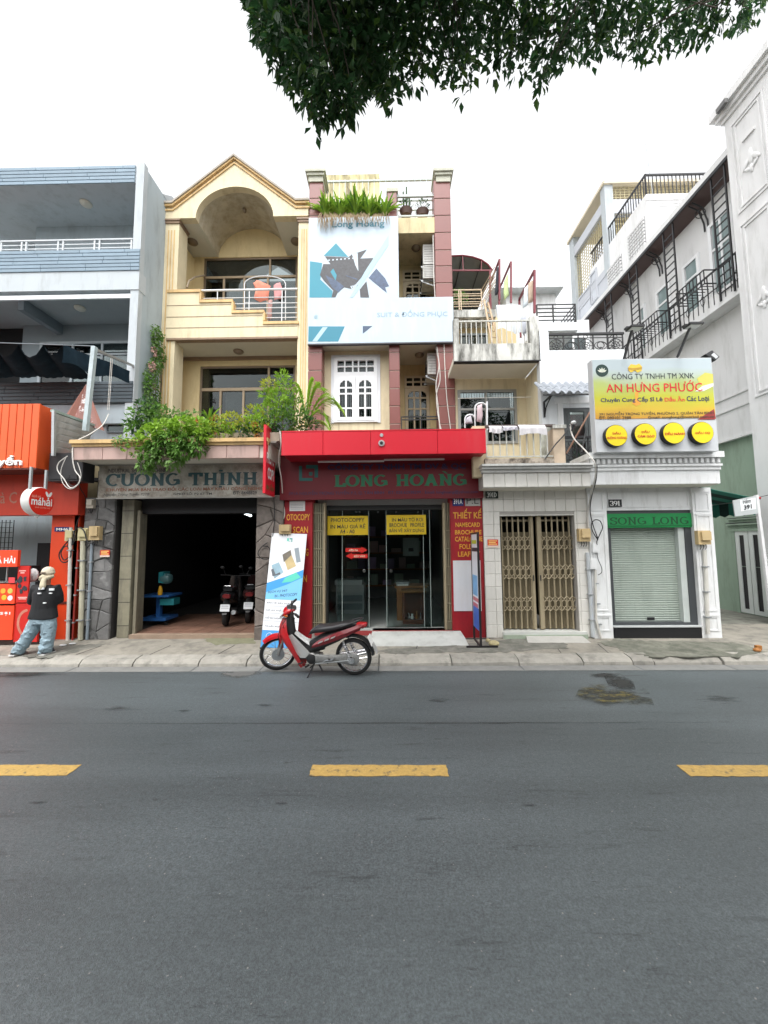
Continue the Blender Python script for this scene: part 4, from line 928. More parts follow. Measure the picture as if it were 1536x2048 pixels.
fx = [P(px, 1130, YG).x for px in (657, 685, 738, 773, 847, 860, 890)]; zg1 = P(770, 1020, YG).z; zg0 = zsl+.01
gf = joined('glass_front', M('dark_frame', (.04,.042,.042), .4), h3, [(fx[0]-.08, fx[-1]+.04, YG-.03, YG+.03, zg1, zg1+.16), (fx[0]-.06, fx[0], YG-.03, YG+.03, zg0, zg1), (fx[-1], fx[-1]+.05, YG-.03, YG+.03, zg0, zg1)])
EDGE = M('glass_edge', (.30,.36,.34), .2)
for a, b, y in ((fx[0], fx[1], YG), (fx[1]-.1, fx[2], YG-.04), (fx[3], fx[5], YG-.04), (fx[4], fx[6], YG)):
    MB().box(a, b, y, y+.008, zg0, zg1-.01).build('pane', GLSC, gf)
for x in (fx[1], fx[2], fx[3], fx[4], fx[5]): MB().box(x-.006, x+.006, YG-.045, YG-.03, zg0, zg1-.01).build('pane_edge', EDGE, gf)
for px in (728, 782): MB().lathe([(.03, 0), (.036, .01), (.036, .03)], P(px, 1142, YG-.075), 'Y', 16).build('handle', CHROME, gf, True)
m = MB()
for px in (712, 720, 792, 836, 756): m.lathe([(.012, 0), (.012, .02)], P(px, 1024, YG-.07), 'Y', 8)
m.build('roller', CHROME, gf)
YEB = M('yellow_banner', (.72,.50,.012), .5, .06, 3); YY = YG-.075
for lab, rect, lines in (('yellow photocopy price banner on the left glass door', (655,1032,736,1070), (('PHOTOCOPPY',662,1036,729,1044),('IN MÀU GIÁ RẺ',661,1047,731,1057),('A4 - A0',680,1059,709,1067))),
                         ('yellow colour print banner on the right glass door', (773,1030,852,1069), (('IN MÀU TỜ RƠI',784,1034,846,1043),('BROCHUE   PROFILE',779,1046,848,1054),('BẢN VẼ XÂY DỰNG',779,1056,848,1066)))):
    o = thing('yellow_banner', lab, 'banner', P(rect[0]+40, 1050, YY)); rbox('sheet', YEB, o, rect, YY, YY+.012)
    for s, a, b, c, d in lines: text(s, a, b, c, d, YY, DKL, o, .009)
for py, dr, s in ((1100, 1, 'KÉO RA'), (1112, -1, 'KÉO VÀO')):
    o = thing('door_arrow', 'red arrow sticker reading %s on the left glass door' % s, 'sticker', P(712, py, YY)); 
    pts = [(691,py-4),(722,py-4),(722,py-7),(735,py),(722,py+7),(722,py+4),(691,py+4)]
    if dr < 0: pts = [(1426-x, y) for x, y in pts]
    MB().prism([P(x, y, YY-.002) for x, y in pts], (0, .008, 0)).build('sheet', flat(205,30,20), o); text(s, 698 if dr > 0 else 708, py-2.5, 716 if dr > 0 else 730, py+2.5, YY-.003, flat(250,215,190), o, .02)
# altar cabinet and desk inside
WD = M('varnished_wood', (.30,.13,.04), .35, .25, 9); WDR = M('red_brown_wood', (.16,.05,.022), .4, .25, 9)
al = thing('altar_cabinet', 'small red-brown wooden shrine cabinet on the shop floor behind the glass', 'cabinet', P(828, 1245, 8.4))
Ya = 8.35; x0, x1, z0, z1 = R(806, 1185, 850, 1246, Ya)
joined('side', WDR, al, [(x0, x0+.04, Ya, Ya+.35, zsl, z1), (x1-.04, x1, Ya, Ya+.35, zsl, z1)]); joined('top', WD, al, [(x0-.03, x1+.03, Ya-.02, Ya+.37, z1+.001, z1+.035)])
joined('back', WDR, al, [(x0+.04, x1-.04, Ya+.32, Ya+.35, zsl, z1)]); joined('base', WDR, al, [(x0+.041, x1-.041, Ya-.02, Ya+.319, zsl, zsl+.09)])
for k, (dx, h, mt) in enumerate(((.12, .13, CHROME), (.20, .10, WHITE), (.30, .16, WD), (.38, .12, CHROME))):
    MB().lathe([(.03, 0), (.035, h*.4), (.02, h*.7), (.028, h)], (x0+dx, Ya+.12, zsl+.092), 'Z', 10).build('offering_cup', mt, al, True)
dk = thing('reception_desk', 'yellow-brown wooden desk behind the right glass door', 'desk', P(815, 1230, 8.8))
x0, x1, z0, z1 = R(794, 1176, 842, 1250, 8.75)
joined('top', WD, dk, [(x0-.05, x1+.15, 8.73, 9.3, z1, z1+.05)]); joined('leg_panel', WD, dk, [(x0, x0+.12, 8.75, 9.25, zsl, z1-.001), (x1, x1+.1, 8.75, 9.25, zsl, z1-.001)])
pr = thing('printer', 'grey office machine on the desk behind the glass', 'printer', P(802, 1170, 8.9)); x0, x1, z0, z1 = R(792, 1164, 818, 1176, 8.85)
joined('body', M('printer_grey', (.30,.32,.33), .5), pr, [(x0, x1, 8.85, 9.15, z0+.03, z1)]); joined('tray', WHITE, pr, [(x0+.03, x1-.03, 8.78, 8.849, z0+.06, z0+.09)])

# --- upper floors: plum tile pillars
def tiled_pillar(px0, px1, py0, py1, Y, dp, courses, cap=False):
    x0, x1, z0, z1 = R(px0, py0, px1, py1, Y)
    joined('pillar', GROUTL, h3, [(x0+.006, x1-.006, Y+.012, Y+dp-.006, z0, z1)])
    zs = [P((px0+px1)/2, c, Y).z for c in courses if py0 < c < py1]; zs = [z1]+zs+[z0]
    for a, b in zip(zs[:-1], zs[1:]):
        piece('tile', h3, TILEP, (x0+x1)/2, Y+.003, (a+b)/2, x1-x0, .018, a-b-.022)
        if Y > 9: 
            for xx, s in ((x0, -1), (x1, 1)):                # return tiles on the flanks
                MB().box(xx-.009, xx+.009, Y+.013, Y+dp, b+.011, a-.011).build('tile', TILEP, h3)
rowsL = [397, 431, 465, 500, 532, 566, 600, 634, 670, 705, 741, 777, 812, 848, 884]
tiled_pillar(617, 644, 362, 905, YU, .45, rowsL); tiled_pillar(873, 906, 360, 905, YU, .45, rowsL); tiled_pillar(779, 799, 595, 905, YU, .35, rowsL); tiled_pillar(775, 793, 384, 445, YU, .3, [420])
CAPM = M('grey_green_capital', (.46,.46,.38), .75, .15, 6, dirt=(.2,.2,.16), damt=.5)
for a, b, t in ((612, 652, 345), (866, 906, 344)):
    x0, x1, z0, z1 = R(a, t, b, 364, YU)
    joined('capital', CAPM, h3, [(x0, x1, YU-.12, YU+.55, z1-.07, z1), (x0+.04, x1-.04, YU-.08, YU+.52, z1-.15, z1-.071), (x0+.08, x1-.08, YU-.04, YU+.48, z0-.02, z1-.151)])
    MB().lathe([(.09, 0), (.07, .04), (.03, .08), (.045, .11), (.01, .17)], ((x0+x1)/2, YU+.2, z1), 'Z', 12).build('finial', CAPM, h3, True)
joined('small_capital', CAPM, h3, [(P(773,380,YU).x, P(796,380,YU).x, YU-.03, YU+.33, P(784,384,YU).z, P(784,377,YU).z)])
X3L, X3R = P(617,600,YU).x, P(906,600,YU).x
zr3 = P(760, 436, YU).z
joined('roof_slab', M('cream_slab', (.60,.50,.30), .8, .12, 4, dirt=(.2,.17,.1), damt=.6), h3, [(X3L+.02, X3R-.02, YU+.012, 14, P(838,465,YU).z, zr3)])
joined('parapet', YELB, h3, [(P(645,420,YU).x, P(775,420,YU).x, YU+.03, YU+.15, zr3+.001, P(700,418,YU).z)])
# floor slabs, recess walls
zf3 = P(760, 687, YU).z; Yr1, Yr2 = 10.5, 11.4
joined('floor_slab', M('balcony_ceiling', (.50,.46,.36)), h3, [(X3L+.02, X3R-.02, YU+.02, 14, zf3, zf3+.28)])
joined('side_wall', YELB, h3, [(X3L+.0, X3L+.1, YU+.45, 14, 3.2, zr3-.3), (X3R-.1, X3R-.01, YU+.45, 14, 3.2, zr3-.3), (P(782,750,YU).x, P(797,750,YU).x, YU+.351, Yr2, 3.2, zf3-.001)])
xm = P(790, 750, YU).x
def holed(parent, x0, x1, z0, z1, hx0, hx1, hz0, hz1, Y, th, mat, name='wall'):
    joined(name, mat, parent, [(x0, hx0, Y, Y+th, z0, z1), (hx1, x1, Y, Y+th, z0, z1), (hx0, hx1, Y, Y+th, hz1, z1), (hx0, hx1, Y, Y+th, z0, hz0)])
wx0, wx1, wz0, wz1 = R(668, 716, 755, 845, Yr1)
holed(h3, X3L+.1, xm, 3.3, zf3-.001, wx0, wx1, wz0, wz1, Yr1, .12, YEL)
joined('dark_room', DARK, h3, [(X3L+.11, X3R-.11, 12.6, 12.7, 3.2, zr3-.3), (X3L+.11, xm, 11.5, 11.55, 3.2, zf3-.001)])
# white shuttered window
wn = joined('window', WWIN, h3, [(wx0, wx1, Yr1-.05, Yr1+.06, wz1-.09, wz1), (wx0, wx1, Yr1-.05, Yr1+.06, wz0, wz0+.09), (wx0, wx0+.1, Yr1-.05, Yr1+.06, wz0+.09, wz1-.09), (wx1-.1, wx1, Yr1-.05, Yr1+.06, wz0+.09, wz1-.09)])
joined('window_surround', M('window_surround', (.70,.72,.75), .6), h3, [(wx0-.08, wx1+.08, Yr1-.03, Yr1-.001, wz1+.001, wz1+.08), (wx0-.08, wx0-.001, Yr1-.03, Yr1-.001, wz0-.02, wz1), (wx1+.001, wx1+.08, Yr1-.03, Yr1-.001, wz0-.02, wz1)])
ztr = P(711, 752, Yr1).z
m = MB(); m.box(wx0+.1, wx1-.1, Yr1-.045, Yr1+.055, ztr-.06, ztr+.10)
gx0, gx1 = wx0+.1, wx1-.1; gw = gx1-gx0
for f in (.2, .42, .58, .8): m.box(gx0+gw*f-.02, gx0+gw*f+.02, Yr1-.04, Yr1+.05, ztr+.1, wz1-.09)
zz = (ztr+.1+wz1-.09)/2; m.box(gx0, gx1, Yr1-.03, Yr1+.04, zz-.02, zz+.02); m.build('transom', WWIN, wn)
for f0, f1 in ((.0,.2),(.2,.42),(.42,.58),(.58,.8),(.8,1.)):
    for za_, zb_ in ((ztr+.1, zz), (zz, wz1-.09)): MB().box(gx0+gw*f0+.021, gx0+gw*f1-.021, Yr1+.01, Yr1+.016, za_+.01, zb_-.01).build('pane', GLS, wn)
def casement(parent, x0, x1, z0, z1, Y, ncol, mat, rows, arch=True, name='casement'):
    """leaf with rails, stepped-arch tops and one pane per light"""
    m = MB(); st = .09; wd = (x1-x0-2*st)/ncol
    m.box(x0, x0+st, Y-.03, Y+.03, z0, z1); m.box(x1-st, x1, Y-.03, Y+.03, z0, z1); m.box(x0+st, x1-st, Y-.03, Y+.03, z0, z0+st); m.box(x0+st, x1-st, Y-.03, Y+.03, z1-st, z1)
    for i in range(1, ncol): m.box(x0+st+wd*i-.025, x0+st+wd*i+.025, Y-.028, Y+.028, z0+st, z1-st)
    zz = [z0+(z1-z0)*r for r in rows]
    for z in zz: m.box(x0+st, x1-st, Y-.026, Y+.026, z-.022, z+.022)
    if arch:
        for sx, xa in ((1, x0+st), (-1, x1-st)): m.prism([(xa, Y-.029, z1-st+.001), (xa+sx*wd*.5, Y-.029, z1-st+.001), (xa+sx*wd*.42, Y-.029, z1-st-.035), (xa+sx*wd*.18, Y-.029, z1-st-.055), (xa, Y-.029, z1-st-.12)], (0, .055, 0))
    f = m.build(name, mat, parent); zz = [z0+st]+zz+[z1-st]; g = MB()
    for i in range(ncol):
        for a, b in zip(zz[:-1], zz[1:]):
            MB().box(x0+st+wd*i+.02, x0+st+wd*(i+1)-.02, Y+.0, Y+.005, a+.01, b-.01).build('pane', GLS, f)
        for k in (1, 2): g.box(x0+st+wd*(i+k/3)-.007, x0+st+wd*(i+k/3)+.007, Y+.05, Y+.064, z0+st, z1-st)
    g.build('grille', mat, f); return f
xmm = (gx0+gx1)/2; zt3 = ztr-.065
casement(h3, gx0-.02, xmm-.004, wz0+.05, zt3, Yr1-.03, 2, WWIN, (.28, .62, .76)); casement(h3, xmm+.004, gx1+.02, wz0+.05, zt3, Yr1-.035, 2, WWIN, (.28, .62, .76))
m = MB()
for px in (678, 748): xx = P(px, 855, Yr1).x; m.box(xx-.006, xx+.006, Yr1-.01, Yr1-.001, wz0-.28, wz0-.02)
m.build('rust_streak', M('rust_stain', (.25,.18,.10), .9), h3)
# right bay: doors on both floors
def bay(zc, rect_door, ztran, lampx, lampy, zfloor):
    x0, x1, z0, z1 = R(*rect_door, Yr2)
    holed(h3, xm, X3R-.1, zfloor, zc, x0, x1, z0, z1, Yr2, .12, YELB)
    zt = P((rect_door[0]+rect_door[2])/2, ztran, Yr2).z
    window(h3, x0, x1, zt, z1, Yr2-.02, (.34, .67), (.5,), .06, .06, WOODG, GLS, 'transom_window'); casement(h3, x0+.01, x1-.01, z0, zt-.01, Yr2+.02, 3, WOODG, (.32, .70, .86), True, 'door')
    ceiling_lamp(h3, lampx, lampy, YU, zc-.002, .13)
bay(zf3, (810, 752, 860, 915), 776, 839, 709, 3.3)
zcb = P(838, 465, YU).z
bay(zcb, (806, 541, 858, 640), 562, 832, 495, zf3+.2)
# small black balustrade at the door, black rails
m = MB(); x0, x1, z0, z1 = R(803, 833, 881, 862, YU+.05)
for zz in (z1, z1-.08, z0+.05): m.box(x0, x1, YU+.04, YU+.07, zz-.02, zz+.01)
for k in (0, .5, 1): xx = x0+(x1-x0)*k; m.box(xx-.014, xx+.014, YU+.035, YU+.075, z0-.2, z1)
m.build('door_rail', BLACK, h3)
# roof railing, cream stair house behind
PALEG = M('pale_green_rail', (.42,.46,.44), .55, .1)
m = MB(); zt_ = P(760, 361, 10.6).z; xa, xb = P(650,361,10.6).x, P(870,361,10.6).x
m.box(xa, xb, 10.58, 10.63, zt_-.03, zt_+.02)
for k in range(19): xx = xa+(xb-xa)*(k+.5)/19; m.box(xx-.012, xx+.012, 10.59, 10.62, zr3, zt_+.05)
for py in (401, 420): zz = P(830, py, 10.6).z; m.box(P(795,400,10.6).x, xb, 10.585, 10.625, zz-.012, zz+.012)
m.box(P(793,386,YU).x, P(872,386,YU).x, YU+.06, YU+.11, P(830,389,YU).z, P(830,384,YU).z); m.box(P(793,386,YU).x, P(872,386,YU).x, YU+.06, YU+.09, P(830,429,YU).z, P(830,426,YU).z)
m.build('roof_rail', PALEG, h3)
rh = joined('stair_house', M('mouldy_yellow', (.62,.55,.30), .85, .15, 4, dirt=(.06,.05,.04), damt=.85, dlo=.44, dhi=.66), h3, [(P(652,380,12).x, P(759,380,12).x, 12, 14, zr3, P(705,349,12).z)])
# billboard
bb = thing('fashion_billboard', 'pale blue stepped billboard with torn dark suit print on the tiled house', 'billboard', P(760, 600, 9.98))
YBb = 9.96; x0, x1, z0, z1 = R(617, 434, 797, 596, YBb); _, x2, z00, z02 = R(617, 596, 907, 685, YBb)
BBM = M('pale_blue_vinyl', (.43,.52,.60), .45, .04, 1.5, dirt=(.55,.62,.68), damt=.4)
MB().prism([(x0, YBb, z00), (x2, YBb, z00), (x2, YBb, z02), (x1, YBb, z02), (x1, YBb, z1), (x0, YBb, z1)], (0, .07, 0)).build('panel', BBM, bb)
joined('frame', M('dark_edge', (.05,.05,.06), .5), bb, [(x0, x2, YBb+.0, YBb+.09, z00-.035, z00-.001)])
TEAL = flat(44,132,152); TEAL2 = flat(40,122,144); SUIT = M('suit_print', (.045,.047,.055), .5, .5, 14); SUITB = M('suit_blue', (.05,.085,.16), .5, .5, 14); PALE = flat(184,198,208); PALE2 = flat(160,186,198); DSL = flat(62,80,104)
def art(pts, mat, k): # crop coordinates of the print (340 px over 1536)
    print_poly([(600+x/4.5176, 320+y/4.5176) for x, y in pts], YBb, mat, bb, 'print', .003+.0012*k)
art([(90,915),(200,930),(185,1080),(295,1185),(285,1242),(85,1242)], TEAL, 0)
art([(215,865),(325,752),(435,875)], TEAL, 0)
art([(225,870),(435,880),(470,850),(525,835),(605,808),(545,890),(660,885),(665,935),(590,1020),(530,1090),(465,1165),(400,1150),(340,1200),(320,1240),(285,1242),(300,1180),(215,1090),(180,1040),(210,940),(275,940)], SUIT, 1)
art([(275,1010),(300,980),(332,1040),(322,1090)], TEAL, 2); art([(230,1040),(330,1090),(395,1140),(350,1195),(290,1150)], SUITB, 2)
art([(620,1065),(690,980),(770,1070),(805,1140),(770,1150),(785,1200),(740,1165)], SUITB, 1); art([(540,1170),(600,1095),(625,1242),(545,1242)], SUIT, 1)
art([(450,1242),(480,1242),(800,770),(800,680),(600,985)], PALE2, 2); art([(470,850),(520,840),(527,1005),(500,950)], PALE, 2)
for k in range(7): art([(255+k*36,900-k*3),(270+k*36,898-k*3),(270+k*36,910-k*3),(255+k*36,912-k*3)], PALE, 2)
for k in range(4): art([(455+k*16,1140),(465+k*16,1135-k*6),(475+k*16,1165-k*10),(468+k*16,1168-k*10)], PALE, 2)
art([(415,1040),(520,1075),(515,1082),(420,1050)], SUITB, 2)
art([(78,1503),(405,1503),(345,1640),(75,1640)], TEAL2, 0); art([(205,1510),(250,1510),(155,1638),(110,1638)], PALE2, 1); art([(567,1500),(655,1500),(567,1570)], DSL, 0)
text('Long Hoàng', 664, 441, 769, 458, YBb, flat(70,130,150), bb, .025); text('SUIT & ĐỒNG PHỤC', 754, 619, 895, 636, YBb, flat(142,164,180), bb, .012); text('@', 628, 630, 636, 638, YBb, flat(120,160,170), bb, .0)
# air conditioners
def aircon(label, px0, py0, px1, py1, Y, Yb_):
    """outdoor unit on the right wall of the bay: fan side faces the bay"""
    a, b = P(px0, (py0+py1)/2, Y), P(px1, (py0+py1)/2, Y); z0, z1 = P(px0, py1, Y).z, P(px0, py0, Y).z
    o = thing('air_conditioner', label, 'air conditioner', (a.x, Y, z0), 'air conditioner units in the right bay'); x1 = X3R-.13
    joined('casing', M('ac_white', (.60,.60,.57), .5, .12, 5, dirt=(.2,.18,.14), damt=.6), o, [(a.x, x1, Y, Y+.75, z0, z1)])
    m = MB()
    for k in range(7): zz = z0+(z1-z0)*(k+1)/8; m.box(a.x+.03, x1-.03, Y-.006, Y-.001, zz-.008, zz+.008)
    m.build('vent_slat', M('ac_slat', (.35,.35,.33), .6), o)
    m = MB(); c = Vector((a.x-.001, Y+.42, (z0+z1)/2)); rr_ = (z1-z0)*.4
    for q in (1, .66, .33): m.tube([c+Vector((0, rr_*q*math.cos(t), rr_*q*math.sin(t))) for t in [2*pi*k/20 for k in range(20)]], .008, 5, closed=True)
    m.build('fan_guard', BLACK, o)
    m = MB(); m.bar((a.x-.05, Y+.1, z0-.02), (x1, Y+.1, z0-.02), .035); m.bar((a.x-.05, Y+.65, z0-.02), (x1, Y+.65, z0-.02), .035); m.bar((a.x-.03, Y+.1, z0-.04), (x1, Y+.1, z0-.3), .025)
    m.build('bracket', STEEL, o)
aircon('white air conditioner hung high beside the upper billboard opening', 846, 489, 866, 528, YU+.3, 0)
aircon('second dusty air conditioner below, behind the upper unit bracket', 846, 530, 867, 556, YU+.32, 0)
aircon('white air conditioner on the wall over the lower balcony door', 855, 706, 876, 748, YU+.3, 0)
po = thing('wall_poster', 'white poster on the dark wall inside the shop behind the right glass door', 'poster', P(822, 1090, 10.5)); rbox('sheet', M('poster_paper', (.45,.50,.48), .7, .1), po, (806,1076,838,1112), 10.5, 10.51); rbox('print', BLACK, po, (817,1096,827,1103), 10.49, 10.498)
cpm = thing('photocopier', 'grey photocopier standing inside behind the left glass door', 'photocopier', P(700, 1240, 9.6)); x0, x1, z0, z1 = R(672, 1160, 728, 1240, 9.6)
CPG = M('copier_grey', (.34,.35,.36), .5, .1); joined('body', CPG, cpm, [(x0, x1, 9.6, 10.3, zsl, z1-.12)]); joined('scanner_lid', M('copier_light', (.5,.51,.52), .5), cpm, [(x0-.03, x1-.05, 9.58, 10.2, z1-.118, z1)]); joined('paper_tray', DGREY, cpm, [(x0+.04, x1-.04, 9.585, 9.599, zsl+.1, zsl+.25), (x0+.04, x1-.04, 9.585, 9.599, zsl+.3, zsl+.45)])
shf = thing('paper_shelf', 'shelf of paper reams along the back of the photocopy shop', 'shelf', P(760, 1200, 12.2))
for k in range(4): joined('board', WD, shf, [(-1.4, 1.2, 12.0, 12.38, .7+.5*k, .74+.5*k)])
rp = random.Random(3)
for k in range(4):
    x = -1.35
    while x < 1.0: wq_ = rp.uniform(.15, .32); hq = rp.uniform(.12, .36); joined('paper_ream', M('ream_%d' % rp.randrange(4), (rp.uniform(.3,.6), rp.uniform(.3,.55), rp.uniform(.3,.5)), .7), shf, [(x, x+wq_, 12.05, 12.33, .742+.5*k, .742+.5*k+hq)]); x += wq_+rp.uniform(.02, .2)
# ================================================================== WHITE TILED HOUSE (391D)
YT = 7.66
h4 = thing('white_tiled_house', 'narrow house with white tiled front, folding gates and mouldy balconies', 'house', (2.9, YT, 0))
X4L, X4R = P(969, 1130, YT).x, P(1182, 1130, YT).x
def ztile(py): return P(1075, py, YT).z
dx0, dx1 = P(1003, 1145, YT).x, P(1154, 1145, YT).x; dz1 = ztile(1029); ztop = ztile(978)
joined('wall', GROUT, h4, [(X4L, dx0, YT+.012, YT+.3, .1, ztop), (dx1, X4R, YT+.012, YT+.3, .1, ztop), (dx0, dx1, YT+.012, YT+.3, dz1, ztop)])
TW, TH = .205, .245
z = .17; j = 0
while z < ztop-.03:
    zz = min(z+TH, ztop); x = X4L; e_ = []
    while x < X4R-.01:
        xe = min(x+TW, X4R); segs = [(x, xe)]
        if z < dz1-.01:
            segs = []
            if x < dx0: segs.append((x, min(xe, dx0)))
            if xe > dx1: segs.append((max(x, dx1), xe))
        for a, b in segs:
            if b-a > .02 and zz-z > .02: piece('tile', h4, TILEW, (a+b)/2, YT+.005, (z+zz)/2, b-a-.005, .016, zz-z-.005)
        x = xe
    z = zz
joined('lintel_edge', TILEW, h4, [(dx0, dx1, YT+.0, YT+.25, dz1-.02, dz1-.001)])
# projecting band and cornice
Yc = 7.2; x0, x1, z0, z1 = R(966, 945, 1181, 974, Yc)
joined('band', GROUT, h4, [(x0+.005, x1-.002, Yc+.012, YT+.2, z0, z1)])
k = 0; x = x0
while x < x1-.03: xe = min(x+.205, x1); piece('tile', h4, TILEW, (x+xe)/2, Yc+.004, (z0+z1)/2, xe-x-.005, .016, z1-z0-.004); x = xe
for i, (a, b, o) in enumerate(((930, 934, .16), (934.3, 939, .11), (939.3, 945, .05))):
    joined('cornice', M('grey_white_cornice', (.60,.60,.58), .6, .1, 4, dirt=(.25,.25,.23), damt=.5), h4, [(x0-o*.3, x1, Yc-o, YT, P(1075, b, Yc).z, P(1075, a, Yc).z)])
joined('soffit', CEIL, h4, [(x0+.01, x1, Yc+.02, YT+.0, z0-.012, z0-.001)])
# threshold
joined('threshold', M('pale_step', (.56,.57,.54), .7, .1, 4), h4, [(dx0-.02, dx1+.12, YT-.06, YT+.28, .12, P(1080,1263,YT).z)])
joined('threshold_face', M('green_step', (.36,.42,.33), .8, .2, 5), h4, [(dx0-.021, dx1+.121, YT-.075, YT-.061, .1, P(1080,1268,YT).z)])
zth = P(1080,1263,YT).z
joined('hall', M('hall_dark', (.05,.047,.04), .9), h4, [(dx0-.1, dx0-.05, YT+.31, 10, .2, 3), (dx1+.05, dx1+.1, YT+.31, 10, .2, 3), (dx0-.1, dx1+.1, 10, 10.1, .2, 3), (dx0-.1, dx1+.1, YT+.31, 10, 2.9, 3)])
# folding gates: vertical channels with scissor braces over sheet slats
def fold_gate(label, xa, xb, n, Y):
    o = thing('folding_gate', label, 'gate', ((xa+xb)/2, Y, zth), 'beige folding gates of the white tiled house')
    z0, z1 = zth+.02, dz1-.03; w_ = (xb-xa)/n; dark = M('gate_leaf', (.17,.14,.085), .55, .15, 6)
    for k in range(n+1):
        x = xa+w_*k; MB().box(x-.012, x+.012, Y-.018, Y+.018, z0, z1).build('channel', BEIGEM, o)
    for k in range(n):
        x = xa+w_*(k+.5); MB().prism([(x-w_*.5+.014, Y+.022, z0), (x, Y+.055, z0), (x+w_*.5-.014, Y+.022, z0), (x, Y+.060, z0)], (0, 0, (z1-z0)*.86)).build('leaf_slat', dark, o)
        m = MB()
        for f in (.22, .50, .76):
            zc = z0+(z1-z0)*f; hh = .14
            for s in (-1, 1):
                p = [(x+s*w_*(.5-.0), Y-.024, zc+hh)] + [(x+s*w_*(.5-.5*math.sin(pi*t/2)), Y-.024, zc+hh*(1-.45*t)) for t in (.35, .7, 1.0)]
                q = [(x+s*w_*.5, Y-.024, zc-hh)] + [(x+s*w_*(.5-.5*math.sin(pi*t/2)), Y-.024, zc-hh*(1-.45*t)) for t in (.35, .7, 1.0)]
                m.tube(p, .011, 4); m.tube(q, .011, 4)
                m.tube([(x, Y-.022, zc+hh*.55), (x+s*w_*.36, Y-.022, zc+.04), (x+s*w_*.36, Y-.022, zc-.04), (x, Y-.022, zc-hh*.55)], .010, 4)
        m.build('scissor_brace', BEIGEM, o, kind='stuff')
    for t in (.04, .965): zz = z0+(z1-z0)*t; MB().box(xa, xb, Y+.062, Y+.075, zz-.02, zz+.02).build('crossbar', BEIGEM, o)
    return o
gl = [P(px, 1145, YT+.12).x for px in (1006, 1069, 1077, 1152)]
g1 = fold_gate('left leaf of the beige folding gate, up to the dark gap', gl[0], gl[1]-.06, 5, YT+.14); g2_ = fold_gate('right leaf of the beige folding gate, wider than the left', gl[2]+.08, gl[3]+.02, 6, YT+.14)
joined('lock_stile', BEIGEM, g1, [(gl[1]-.05, gl[1], YT+.10, YT+.18, zth+.02, dz1-.02)]); joined('lock_stile', BEIGEM, g2_, [(gl[2]+.0, gl[2]+.065, YT+.10, YT+.18, zth+.02, dz1-.02)])
for o, x in ((g1, gl[1]-.04), (g2_, gl[2]+.02)): joined('lock', BLACK, o, [(x, x+.02, YT+.09, YT+.099, 1.25, 1.36)])
# --- front balcony (first floor) with railing
zc1_ = P(1075, 930, Yc).z
joined('balcony_kerb', M('mouldy_kerb', (.46,.40,.33), .9, .3, 5, .5, 40, dirt=(.05,.04,.03), damt=.95, streak=False, dlo=.42, dhi=.6), h4, [(P(971,925,Yc).x, P(1110,925,Yc).x, Yc+.02, Yc+.17, zc1_+.001, P(1040,916,Yc).z)])
joined('balcony_floor', CONC, h4, [(X4L, X4R, Yc+.171, YU, zc1_-.1, zc1_+.03)])
m = MB(); zr_ = P(1050, 853, Yc+.05).z; zb_ = P(1040, 913, Yc+.05).z; xa, xb = P(974,880,Yc).x, P(1110,880,Yc).x
m.box(xa, xb, Yc+.04, Yc+.07, zb_-.012, zb_+.012)
for k in range(11): xx = xa+(xb-xa)*k/10; m.box(xx-.010, xx+.010, Yc+.045, Yc+.065, zb_, zr_)
m.build('balcony_rail', M('white_bar', (.55,.56,.52), .5, .2, 8, dirt=(.25,.2,.15), damt=.5), h4)
MB().box(P(972,853,Yc).x, P(1112,853,Yc).x, Yc+.02, Yc+.09, zr_-.012, zr_+.03).build('handrail', M('rusty_rail', (.10,.07,.06), .6, .3, 9), h4)
joined('end_pier', M('peach_pier', (.55,.44,.33), .85, .2, 5, dirt=(.25,.22,.18), damt=.7), h4, [(P(1108,890,Yc).x, P(1131,890,Yc).x, Yc+.02, Yc+.35, zc1_, P(1120,856,Yc).z)])
joined('end_pier_top', DIRTYW, h4, [(P(1106,856,Yc).x, P(1133,856,Yc).x, Yc+.0, Yc+.37, P(1120,856,Yc).z, P(1120,849,Yc).z)])
joined('low_wall', YEL, h4, [(P(945,865,Yc+.1).x, P(974,865,Yc+.1).x, Yc+.1, Yc+.25, zc1_-.2, P(960,852,Yc+.1).z)])
def drape(name, label, pts_top, drop, Y, mat, group=None, fold=.02, seed=1, cat='cloth'):
    r = random.Random(seed); n = 18; rg = []
    for j in range(7):
        v = j/6; row = []
        for i in range(n+1):
            u = i/n; p = Vector(pts_top[0]).lerp(Vector(pts_top[1]), u); d = drop*(1+.10*math.sin(5*u+seed))
            row.append((p.x+.01*math.sin(30*u+3*v), Y+(.02-.05*min(1, v*3))-fold*math.sin(18*u+seed)*v, p.z-d*v))
        rg.append(row)
    back = [[(x, y+.07, z+(0.005)) for x, y, z in row] for row in rg]
    m = MB(); m.loft([back[3], back[0], rg[0]]+rg[1:], closed_ring=False, caps=False); return tag(m.build(name, mat, None, True, ang=80), label, cat, group)
drape('white_towel', 'white towel hanging over the right end of the front balcony rail', (P(1036,849,Yc), P(1091,849,Yc)), .20, Yc, M('white_cloth', (.66,.64,.66), .9, .12, 10), None, .015, 2)
drape('white_cloth', 'narrow white cloth over the left end of the front balcony rail', (P(977,851,Yc), P(1004,851,Yc)), .15, Yc, M('white_cloth', (.66,.64,.66)), None, .02, 5)
drape('grey_cloth', 'thin pale cloth between the two towels on the front balcony rail', (P(1004,851,Yc), P(1034,851,Yc)), .10, Yc, M('pale_lilac_cloth', (.56,.54,.60), .9, .12, 10), None, .02, 7)
MB_ = MB(); MB_.prism([P(x, y, Yc+.3) for x, y in ((1092,853),(1104,853),(1108,880),(1106,910),(1090,912),(1086,895))], (0, .18, 0))
